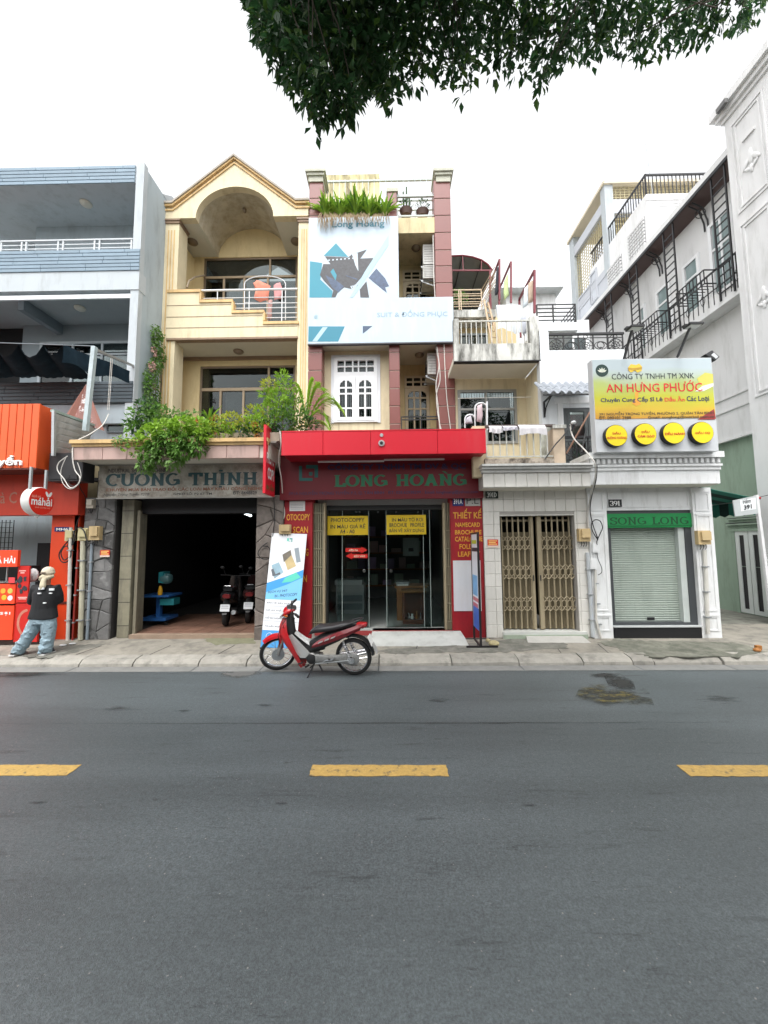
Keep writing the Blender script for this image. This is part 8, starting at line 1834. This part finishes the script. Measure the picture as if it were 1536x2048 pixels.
# shirt: boxy, wide, with sleeves to the elbow
TSH = M('black_jersey', (.010,.011,.013), .85, .25, 9, .3, 30); m = MB(); V3 = Vector
def oval(c, a, b, n=18, wob=0, ph=0): return [c+V3((a*math.cos(2*pi*k/n), b*math.sin(2*pi*k/n), wob*math.sin(3*2*pi*k/n+ph))) for k in range(n)]
m.loft([oval(J['neck']+V3((0,0,-.025)), .075, .07), oval(J['neck']+V3((0,0,-.06)), .15, .10), oval(J['chest']+V3((0,0,.02)), .215, .14), oval(J['chest']+V3((-.005,0,-.1)), .205, .145), oval(J['waist'], .205, .145), oval(J['pel']+V3((0,0,.06)), .235, .155, wob=.01), oval(J['pel']+V3((0,0,-.005)), .245, .16, wob=.012, ph=1)])
for a, b, c in (('shl','ell','wrl'), ('shr','elr','wrr')): m.tube([J['chest'].lerp(J[a], .4), J[a], J[a].lerp(J[b], .6), J[b], J[b].lerp(J[c], .45)], [.085,.088,.082,.075,.066], 12)
remesh(m.build('shirt', TSH, pe, True), .014, 3)
JE = M('washed_denim', (.27,.37,.43), .85, .3, 7, 1.0, 13, bdist=.05, dirt=(.48,.56,.58), damt=.6, dlo=.5, dhi=.65); m = MB(); r = random.Random(2)
m.loft([oval(J['pel']+V3((0,0,.05)), .19, .13), oval(J['pel']+V3((0,0,-.02)), .205, .145), oval(J['pel']+V3((0,0,-.09)), .20, .14)])
for h, k, a, s in (('hil','knl','anl',-1), ('hir','knr','anr',1)):
    path = [J[h]+V3((-s*.01,0,.03)), J[h].lerp(J[k], .4), J[k], J[k].lerp(J[a], .35), J[k].lerp(J[a], .6), J[k].lerp(J[a], .78), J[k].lerp(J[a], .9), J[a]+V3((s*.005,-.01,-.012))]; m.tube(path, [.112,.114,.096,.092,.102,.088,.098,.088], 14)
    for q in range(24):                                   # bunched folds
        t = r.uniform(0, 1)**.7; p = J[k].lerp(J[a], t) if q > 5 else J[h].lerp(J[k], r.uniform(.2, 1)); an = r.uniform(pi, 2*pi)
        c0 = p+V3((.09*math.cos(an), .09*math.sin(an), r.uniform(-.02, .02))); c1 = p+V3((.095*math.cos(an+.9), .095*math.sin(an+.9), r.uniform(-.05, .05))); m.tube([c0, (c0+c1)/2+V3((0,-.02,0)), c1], [.010,.021,.010], 6)
remesh(m.build('jeans', JE, pe, True), .010, 1)
for a, dx in (('anl', -.03), ('anr', .02)):
    c = V3((J[a].x+dx, J[a].y-.03, .165)); m = MB(); m.blob(c+V3((0,.06,.02)), (.048,.13,.05), 12, 8); m.box(c.x-.045, c.x+.045, c.y-.05, c.y+.17, .135, .165); o = m.build('shoe', M('dark_sneaker', (.03,.035,.05), .6, .2), pe, True); remesh(o, .012, 2)
    MB().box(c.x-.05, c.x+.05, c.y-.065, c.y+.18, .13, .152).build('sole', M('white_sole', (.6,.6,.58), .6), o)
CAPC = M('cream_cap', (.60,.52,.42), .85, .15, 9, .3, 40); m = MB(); m.blob(J['head']+V3((0,0,.035)), (.088,.105,.098), 16, 10); m.lathe([(.09,0),(.10,.01),(.10,.03),(.09,.035)], J['head']+V3((0,0,.005)), 'Z', 20); m.build('cap', CAPC, pe, True)
m = MB(); m.blob(J['head']+V3((0,-.10,.03)), (.055,.012,.010), 10, 6); m.blob(J['head']+V3((0,-.108,.012)), (.07,.012,.007), 10, 6); m.build('cap_strap', M('cap_gap', (.10,.07,.05), .8), pe, True)
SCF = M('cream_scarf', (.60,.53,.38), .9, .25, 14, .5, 30); m = MB()
m.blob(J['head']+V3((0,-.085,-.03)), (.04,.03,.03), 10, 7); m.tube([J['head']+V3((-.085,.02,-.045)), J['head']+V3((-.05,-.07,-.06)), J['head']+V3((0,-.1,-.04)), J['head']+V3((.05,-.07,-.06)), J['head']+V3((.085,.02,-.03))], [.03,.04,.045,.04,.03], 10)
m.tube([J['head']+V3((.02,-.09,-.05)), J['head']+V3((.03,-.115,-.12)), J['head']+V3((.035,-.13,-.2)), J['head']+V3((.03,-.135,-.26))], [.03,.042,.048,.03], 10); m.blob(J['head']+V3((-.07,-.06,-.09)), (.035,.03,.03), 8, 6)
remesh(m.build('scarf', SCF, pe, True), .011, 2)
m = MB()
for (a, b, c, d) in ((77,1175,87,1179),(98,1177,107,1181),(75,1185.5,81,1188),(98,1185.5,103,1187.5),(86,1205,91,1207)): x0, x1, z0, z1 = R(a, b, c, d, Yp-.16); m.box(x0, x1, Yp-.162, Yp-.140, z0, z1)
m.build('shirt_print', flat(225,228,230), pe)
# ================================================================== PLANTS
def leafm(name, c, v=.4, tr=.35): return M(name, c, .5, v, 5, trans=tr, spec=.35)
LF1 = leafm('leaf_bright', (.27,.46,.045)); LF2 = leafm('leaf_mid', (.12,.26,.04)); LF3 = leafm('leaf_deep', (.035,.10,.025)); LF4 = leafm('leaf_yellow', (.38,.42,.05)); LF5 = leafm('leaf_vine', (.17,.30,.08))
STEM = M('plant_stem', (.12,.09,.05), .8, .2); DRYL = M('dry_leaf', (.26,.19,.11), .85, .3)
def add_leaf(mb, p, d, nrm, L, W, fold=.25, droop=.0):
    d = d.normalized(); s = d.cross(nrm)
    if s.length < 1e-4: s = d.orthogonal()
    s.normalize(); n = s.cross(d); b = len(mb.v); mid = p+d*L*.45-n*0; tip = p+d*L-Vector((0,0,droop*L))
    mb.v += [tuple(p), tuple(mid+s*W*.5+n*W*fold), tuple(tip), tuple(mid-s*W*.5+n*W*fold), tuple(mid-n*W*.04)]
    mb.f += [(b, b+4, b+1), (b+1, b+4, b+2), (b, b+3, b+4), (b+3, b+2, b+4)]
def rv(r): 
    while True:
        v = Vector((r.uniform(-1,1), r.uniform(-1,1), r.uniform(-1,1)))
        if .05 < v.length < 1: return v
def clump(mb, c, rad, n, L, W, r, up=.3, out=.6, shell=.5):
    c = Vector(c)
    for _ in range(n):
        v = rv(r); l = v.length; v = v/l; rr_ = shell+(1-shell)*l; p = c+Vector((v.x*rad[0], v.y*rad[1], v.z*rad[2]))*rr_
        d = (v*out+rv(r)*.7+Vector((0,0,up))); k = r.uniform(.65, 1.25); add_leaf(mb, p, d, (v+Vector((0,0,.8))+rv(r)*.5).normalized(), L*k, W*k, .2, r.uniform(0,.35))
def plant(name, label, cat, base, groups, mat_list, stems, r, big=0):
    """groups: (centre, radii, count, leaf length, leaf width, material index)"""
    o = thing(name, label, cat, base)
    for i, mt in enumerate(mat_list):
        mb = MB()
        for (c, rad, n, L, W, mi, up) in groups:
            if mi == i: clump(mb, c, rad, n, L, W, r, up)
        if mb.v: mb.build('foliage', mt, o, kind='stuff')
    if stems:
        m = MB()
        for a, b in stems: a, b = Vector(a), Vector(b); md = a.lerp(b, .5)+Vector((r.uniform(-.05,.05), r.uniform(-.05,.05), 0)); m.tube([a, md, b], [.012,.010,.006], 5)
        m.build('stem', STEM, o)
    return o
r = random.Random(11)
# climbing vine on the left fluted column
gs = []; st = []
for k in range(26):
    t = k/25; px = 317+7*math.sin(t*7)-6*t*0; py = 660+t*175; w_ = 9+9*t; gs.append((A(px-5-6*t+r.uniform(-4,5), py, -6.14), (.08+.05*t, .16+.1*t, .13), 46, .075, .055, 0 if r.random() < .6 else 1, -.1))
for k in range(3): st.append((A(312+5*k, 860, -6.2), A(312+5*k, 665, -6.2)))
vi = plant('climbing_vine', 'leafy vine with dusty pink blossoms climbing the left cream column', 'vine', P(318, 860, YU-.1), gs, [LF5, LF2], st, r)
m = MB()
for px, py in ((308,706),(307,733),(305,738),(311,775),(309,700),(304,730)): clump(m, A(px, py, -6.06), (.05,.08,.07), 26, .05, .05, r, 0)
m.build('blossoms', M('dusty_pink_blossom', (.42,.26,.22), .8, .3), vi, kind='stuff')
# dark leafy shrub at the terrace corner
plant('corner_shrub', 'dark leafy shrub at the left corner of the terrace', 'shrub', P(275, 868, 7.5), [(P(275+r.uniform(-10,18), 810+k*9, 7.5), (.17,.15,.10), 40, .13, .06, k % 2, .0) for k in range(7)], [LF3, LF2], [(P(280,870,7.5), P(272,805,7.5))], r)
plant('ivy_mound', 'pale green ivy mound between the column and the terrace edge', 'plant', P(320, 865, 7.6), [(P(x, y, 7.5), (.2,.2,.14), 90, .08, .06, i % 2, .2) for i, (x, y) in enumerate(((300,835),(325,825),(345,832),(310,852),(335,850),(365,845),(385,835)))], [LF5, LF2], [(P(320,868,7.6), P(322,825,7.6))], r)
# trailing creeper spilling over the fascia
gs = []
for (x, y, rx, rz, n, mi) in ((300,868,.25,.14,150,0),(330,858,.28,.16,190,0),(365,852,.26,.16,190,0),(395,852,.22,.15,150,0),(345,880,.30,.16,230,1),(385,880,.24,.15,190,1),(318,892,.20,.15,160,1),(360,902,.22,.14,170,1),(395,896,.16,.12,100,1),(300,905,.14,.14,110,1),(296,922,.11,.12,80,1),(290,935,.07,.08,36,2),(320,915,.13,.10,70,2),(350,922,.10,.07,40,2),(345,932,.05,.06,20,2),(410,868,.14,.12,80,0)):
    gs.append((P(x, y, 6.86), (rx*.8, .17, rz*.9), n, .10, .055, mi, -.35 if mi else .25))
plant('trailing_creeper', 'large bright green creeper spilling over the pink fascia above the garage board', 'creeper', P(350, 882, 6.95), gs, [LF1, LF2, LF5], [(P(345,880,7.0), P(292,930,6.85)), (P(350,880,7.0), P(350,925,6.85))], r)
plant('ledge_creeper', 'thin creeper strands along the left end of the terrace cornice', 'creeper', P(250, 882, 6.9), [(P(x, y, 6.88), (.12,.06,.05), 26, .06, .045, i % 2, -.2) for i, (x, y) in enumerate(((235,880),(250,876),(262,884),(275,878),(240,890),(262,900),(278,910),(285,893)))], [LF5, LF1], [(P(230,880,6.9), P(290,885,6.9))], r)
# mixed ground cover with orange flowers
gs = [(P(x, y, 7.1), (.17,.15,.11), 90, .08, .042, mi, .4) for x, y, mi in ((415,858,0),(435,850,1),(455,845,0),(470,860,1),(490,852,0),(505,845,1),(520,858,0),(448,866,1),(480,868,2),(430,870,2),(505,868,2),(465,838,0))]
gc = plant('flowering_cover', 'low yellow-green flowering plants along the terrace edge', 'plant', P(465, 872, 7.1), gs, [LF4, LF1, LF3], [(P(450,872,7.1), P(452,842,7.1)), (P(490,872,7.1), P(492,842,7.1))], r)
m = MB()
for px, py in ((395,838),(400,845),(425,838),(431,834),(393,842),(510,850),(515,872),(428,865)): clump(m, P(px, py, 6.98), (.04,.03,.03), 16, .035, .03, r, 0)
m.build('flowers', M('orange_flower', (.55,.20,.05), .7, .2), gc, kind='stuff')
def strap_plant(name, label, cat, base, n, L, W, spread, mats, r, up=1.0, group=None, curve=.6):
    o = thing(name, label, cat, base, group); base = Vector(base)
    for k in range(n):
        a = r.uniform(0, 2*pi); d = Vector((math.cos(a)*spread*r.uniform(.2,1), math.sin(a)*spread*r.uniform(.2,1), up*r.uniform(.7,1.1))); l = L*r.uniform(.7,1.15); m = MB(); pts = []
        for i in range(6): t = i/5; pts.append(base+Vector((d.x*l*t, d.y*l*t, d.z*l*(t-curve*t*t*.6*r.uniform(.9,1.1)))))
        s = Vector((-math.sin(a), math.cos(a), 0)); rows = [[p-s*W*.5*wd, p+Vector((0,0,-W*.15)), p+s*W*.5*wd] for p, wd in zip(pts, (.5,.9,1,.85,.55,.08))]; m.loft(rows, closed_ring=False, caps=False); m.build('leaf', mats[k % len(mats)], o, True)
    return o
strap_plant('spiky_plant', 'spiky bright green plant in the middle of the terrace edge', 'plant', P(418, 845, 7.3), 12, .42, .045, .8, [LF1, LF2], r)
# bushy shrub on the right
gs = []
for (x, y, rr_, n, mi) in ((535,830,.28,210,0),(560,815,.30,230,0),(590,820,.28,210,1),(560,845,.32,230,1),(520,850,.25,170,0),(600,845,.28,190,1),(540,770,.13,90,3),(537,790,.17,120,0),(565,752,.11,80,0),(570,770,.14,90,0),(555,795,.22,160,0),(585,795,.2,130,0),(510,825,.18,110,3),(620,850,.18,100,2),(575,860,.3,150,2),(530,865,.25,130,2)):
    gs.append((P(x, y, 7.25), (rr_*.85, rr_*.8, rr_*.7), n, .105, .030, mi, .5))
plant('bushy_shrub', 'tall bushy bright green shrub at the right end of the terrace', 'shrub', P(560, 872, 7.25), gs, [LF1, LF2, LF3, LF4], [(P(550,872,7.25), P(540,770,7.25)), (P(565,872,7.25), P(567,755,7.25)), (P(575,872,7.25), P(590,800,7.25))], r)
# feather palm
pm_ = thing('feather_palm', 'small feather palm arching right between the shrub and the white window', 'palm', P(612, 872, 7.6))
b0 = P(612, 858, 7.6)
for (ex, ey, my) in ((684,818,772),(672,805,765),(640,775,768),(655,842,800),(598,778,772),(625,765,775),(660,860,825)):
    e = P(ex, ey, 7.45); md = P((612+ex)/2, my, 7.5); m = MB(); spine = [b0*(1-t)**2+md*2*t*(1-t)+e*t*t for t in [i/16 for i in range(17)]]; m.tube(spine, .007, 4)
    for i in range(3, 17):
        tg = (spine[i]-spine[i-1]).normalized(); l = .32*math.sin(pi*(i-1)/17)+.06
        for s in (-1, 1): add_leaf(m, spine[i], tg*.8+Vector((0, s*.8, 0))+Vector((0,0,-.25)), Vector((0,0,1)), l, .042, .1, .2)
    m.build('frond', LF1, pm_)
# strap-leaved plants along the roof planter of the tiled house
for i in range(9):
    px = 650+i*15; strap_plant('roof_lily', 'arching strap-leaved plant in the roof planter, %s' % ('leftmost', 'second from left', 'third from left', 'fourth from left', 'middle of the row', 'fourth from right', 'third from right', 'second from right', 'rightmost')[i], 'plant', P(px, 432, YU-.03+.1*(i % 2)), 74, .70 if i not in (4, 5) else .82, .055, .78, [LF1, LF1, LF2, LF1], r, 1.0, 'strap-leaved plants in the roof planter', 1.0)
dr_ = thing('dry_fringe', 'brown dry leaf fringe hanging over the top of the blue billboard', 'dry leaves', P(705, 436, 9.93))
m = MB()
for k in range(200):
    t = r.random(); px = 638+t*142; h = .12+.28*r.random()*(1.5 if px < 665 else .9); p = P(px, 430+r.uniform(0,5), 9.92); p.y -= r.uniform(0, .14); q = p+Vector((r.uniform(-.09,.09), r.uniform(-.05,.02), -h)); add_leaf(m, p, q-p, Vector((r.uniform(-.5,.5),-1,0)), h, .02, .1)
m.build('dry_leaves', DRYL, dr_, kind='stuff')
for i, (px, py, lab) in enumerate(((812,432,'left dark pot with a tall cactus on the roof terrace'), (845,434,'right dark pot with low plants on the roof terrace'))):
    p = P(px, py, YU+.3); o = thing('plant_pot', lab, 'pot plant', p); MB().lathe([(.14,0),(.18,.14),(.19,.16),(.16,.16)], p, 'Z', 14).build('pot', M('dark_pot', (.10,.06,.05), .7), o, True); m = MB(); clump(m, p+Vector((0,0,.3)), (.18,.15,.2), 70, .1, .03, r, .7); m.build('foliage', LF3, o, kind='stuff')
    if i == 0:
        m = MB()
        for dx, h in ((-.06,.75),(.02,.9),(.09,.6)): m.tube([p+Vector((dx,0,.15)), p+Vector((dx*1.2,0,h))], [.03,.02], 7)
        m.build('stem', LF3, o)
plant('roof_bush', 'small bush beside the cream roof rail under the curved canopy', 'shrub', P(908, 618, 10.5), [(P(905+i*5, 590+(i % 3)*8, 10.5), (.14,.12,.14), 50, .09, .04, i % 2, .3) for i in range(5)], [LF2, LF5], [(P(908,618,10.5), P(908,585,10.5))], r)

# ================================================================== OVERHANGING STREET TREE
tr_ = thing('street_tree', 'dense dark green tree crown hanging down across the top of the picture', 'tree', (2.6, -1.5, 0))
BARK = M('bark', (.10,.085,.07), .9, .3, 9, .8, 25)
TL = M('tree_leaf', (.032,.095,.032), .5, .45, 4, trans=.4, spec=.4); TL2 = M('tree_leaf_young', (.075,.16,.03), .45, .3, 4, trans=.4)
trunk = MB(); trunk.tube([(2.6,-1.5,-.1),(2.55,-1.45,1.2),(2.4,-1.3,2.8),(2.25,-1.1,4.4),(2.1,-.8,5.8)], [.27,.22,.20,.18,.15], 12); trunk.build('trunk', BARK, tr_, True)
# (px, py, depth, radius px, leaves): drooping sprays along the lower edge and body behind
sprays = [(515,20,3.4,34,130),(540,70,3.3,44,190),(575,130,3.3,48,230),(610,190,3.2,42,200),(645,235,3.2,32,130),(690,245,3.3,30,90),(690,190,3.4,50,230),(640,120,3.4,60,330),(600,60,3.5,60,330),(700,90,3.5,70,420),(730,165,3.5,48,210),(780,205,3.5,30,85),(770,130,3.6,58,300),(680,30,3.6,70,400),(770,50,3.6,70,420),(850,60,3.6,66,380),(840,130,3.6,46,190),(895,150,3.7,30,85),(920,95,3.7,48,220),(940,150,3.7,26,60),(930,185,3.7,16,26),(960,60,3.8,54,280),(1000,130,3.8,34,100),(1030,60,3.8,58,300),(1050,120,3.9,42,160),(1080,165,3.9,20,36),(1086,195,3.9,12,16),(1080,205,3.9,7,7),(1110,80,3.9,54,260),(1130,120,3.9,30,80),(1180,60,4.0,54,270),(1190,115,4.0,26,60),(1250,50,4.0,54,270),(1270,100,4.1,26,60),(1320,40,4.1,50,240),(1350,85,4.1,26,50),(1400,25,4.2,46,200),(1410,65,4.2,26,48),(1460,15,4.2,40,150),(1490,55,4.2,20,32),(1505,20,4.3,22,44),(1520,0,4.3,26,60),(895,190,3.7,8,8),(622,262,3.2,16,24),(705,262,3.3,10,10),(560,10,3.5,50,240)]
fill = [(560,-70,3.5,80,260),(680,-80,3.4,95,380),(800,-70,3.5,95,380),(930,-60,3.5,90,340),(1060,-60,3.6,90,340),(1190,-60,3.8,90,320),(1320,-70,3.9,90,300),(1440,-80,4.0,80,240),(650,-220,3.0,150,420),(850,-220,3.0,160,460),(1050,-230,3.1,160,460),(1250,-240,3.2,160,420),(760,-480,2.4,230,420),(1050,-480,2.4,230,420),(1350,-450,2.6,220,380)]
rt = random.Random(5); allv = []; twigs = MB()
hub = Vector((2.1, -.8, 5.8)); tops = []
for (px, py, Yd, rp, n) in sprays+fill:
    py -= (30 if py > 40 else 0) + (14 if py > 150 and px < 800 else 0); c = P(px, py, Yd); rad = rp/F_PX*Yd; vis = py > -20
    for _ in range(int(n*((1.15 if px < 800 else .78) if vis else 1.5))):
        v = rv(rt); p = c+Vector((v.x*rad, v.y*max(rad*1.5, .25), v.z*rad)); d = Vector((v.x*.5, v.y*.3, -.35))+rv(rt)*.9; k = rt.uniform(.7, 1.2); allv.append((p, d, (rv(rt)*.8+Vector((0,-.6,.6))), .108*k, .058*k, py))
    tops.append((c, rad, py))
for k in range(80):                                       # crown continued overhead out of view, thickened to shade the near road
    c = Vector((rt.uniform(-4.2, 6.5), rt.uniform(-3.2, 2.0), rt.uniform(6.6, 8.6)))
    for _ in range(95):
        v = rv(rt); allv.append((c+Vector((v.x*1.0, v.y*1.0, v.z*.5)), Vector((v.x, v.y, -.3))+rv(rt)*.8, rv(rt)+Vector((0,0,.8)), .24, .12, -900))
    tops.append((c, .5, -900))
main = [Vector((-2.2,0.2,7.2)), Vector((1.2,.5,7.6)), Vector((4.6,.4,7.3)), Vector((-.9,2.6,7.6)), Vector((.6,2.8,8.0)), Vector((2.2,3.2,8.0)), Vector((3.6,3.6,7.7))]
m = MB()
for q in main: mdp = hub.lerp(q, .5)+Vector((0,0,.5)); m.tube([hub, hub.lerp(mdp, .6), mdp, q], [.11,.085,.06,.025], 8)
m.build('limb', BARK, tr_, True)
for c, rad, py in tops:
    q = min(main, key=lambda a: (a-c).length); jt = lambda a: Vector((rt.uniform(-a, a), rt.uniform(-a, a), rt.uniform(-a, a)*.5)); twigs.tube([q, q.lerp(c, .3)+jt(.18)+Vector((0,0,.1)), q.lerp(c, .65)+jt(.15)+Vector((0,0,.12)), c+jt(.05), c+Vector((0,0,-rad*.7))], [.011,.009,.006,.004,.002], 5)
twigs.build('twigs', BARK, tr_, kind='stuff')
# the 300 leaves that hang lowest are leaves of their own, the rest one crown mass
def proj_y(p): d = p-Vector((0,0,CAM_H)); return 1024-F_PX*d.dot(CU)/d.dot(CF)
allv = [a for a in allv if a[0].z > 3.2]
order = sorted(range(len(allv)), key=lambda i: -proj_y(allv[i][0])); single = set(order[:300])
crown = MB(); young = MB(); kinds = []
for v in range(6):
    b = MB(); add_leaf(b, Vector((0,0,0)), Vector((1,0,0)), Vector((0,0,1)), .108*(.8+.08*v), .056*(.8+.08*v), .16+.02*v, .1); me = b.mesh('leaf'); me.materials.append(TL2 if v == 4 else TL); kinds.append(me)
for i, (p, d, nn, L_, W_, py) in enumerate(allv):
    if i in single:
        o = link('leaf', kinds[rt.randrange(6)], None, tr_); d = d.normalized(); s = d.cross(nn).normalized(); n2 = s.cross(d)
        o.matrix_parent_inverse = Matrix.Identity(4); mt = Matrix((( d.x, s.x, n2.x, p.x-2.6), (d.y, s.y, n2.y, p.y+1.5), (d.z, s.z, n2.z, p.z), (0,0,0,1))); o.matrix_basis = mt
    else: add_leaf(young if rt.random() < .2 else crown, p, d, nn, L_, W_, .16, .1)
crown.build('crown', TL, tr_, kind='stuff'); young.build('young_leaves', TL2, tr_, kind='stuff')
# ================================================================== FAR SIDE OF THE STREET (unseen houses added behind the viewpoint to block low sky, mirrored in the shop glass)
OP = [(-26,-17,5.4,(.45,.40,.33)),(-17,-9,6.2,(.36,.38,.40)),(-9,-2.2,5.2,(.42,.36,.30)),(-2.2,4.4,5.8,(.30,.32,.34)),(4.4,11,5.2,(.44,.40,.36)),(11,19,6.4,(.34,.36,.36)),(19,28,5.6,(.42,.38,.32))]
for i, (xa, xb, hh, c) in enumerate(OP):
    o = thing('sky_block_house', 'unseen plain house added across the street to block low sky, %s along its row from the left' % ('first','second','third','fourth','fifth','sixth','seventh')[i], 'house', ((xa+xb)/2, -5.2, 0), 'unseen houses added to block low sky'); wm = M('sky_block_wall_%d' % i, c, .8, .12, 2)
    joined('wall', wm, o, [(xa+.02, xb-.02, -12, -5.2, 0, hh)]); joined('parapet', wm, o, [(xa, xb, -5.4, -5.05, hh+.001, hh+.5)]); joined('canopy', DGREY, o, [(xa+.1, xb-.1, -5.199, -4.3, 3.2, 3.35)])
    joined('shopfront', DARK, o, [(xa+.5, xb-.5, -5.198, -5.15, .15, 2.9)])
    for fl_ in range(1):
        for k in range(3): x = xa+(xb-xa)*(k+.5)/3; window(o, x-.6, x+.6, 3.9+fl_*1.9, 5.2+fl_*1.9, -5.199, (.5,), (), .07, .06, LGREY, BLACK)
structure(joined('far_pavement', PAVE, None, [(-30, 30, -5.2, .55, -.02, .12)]))
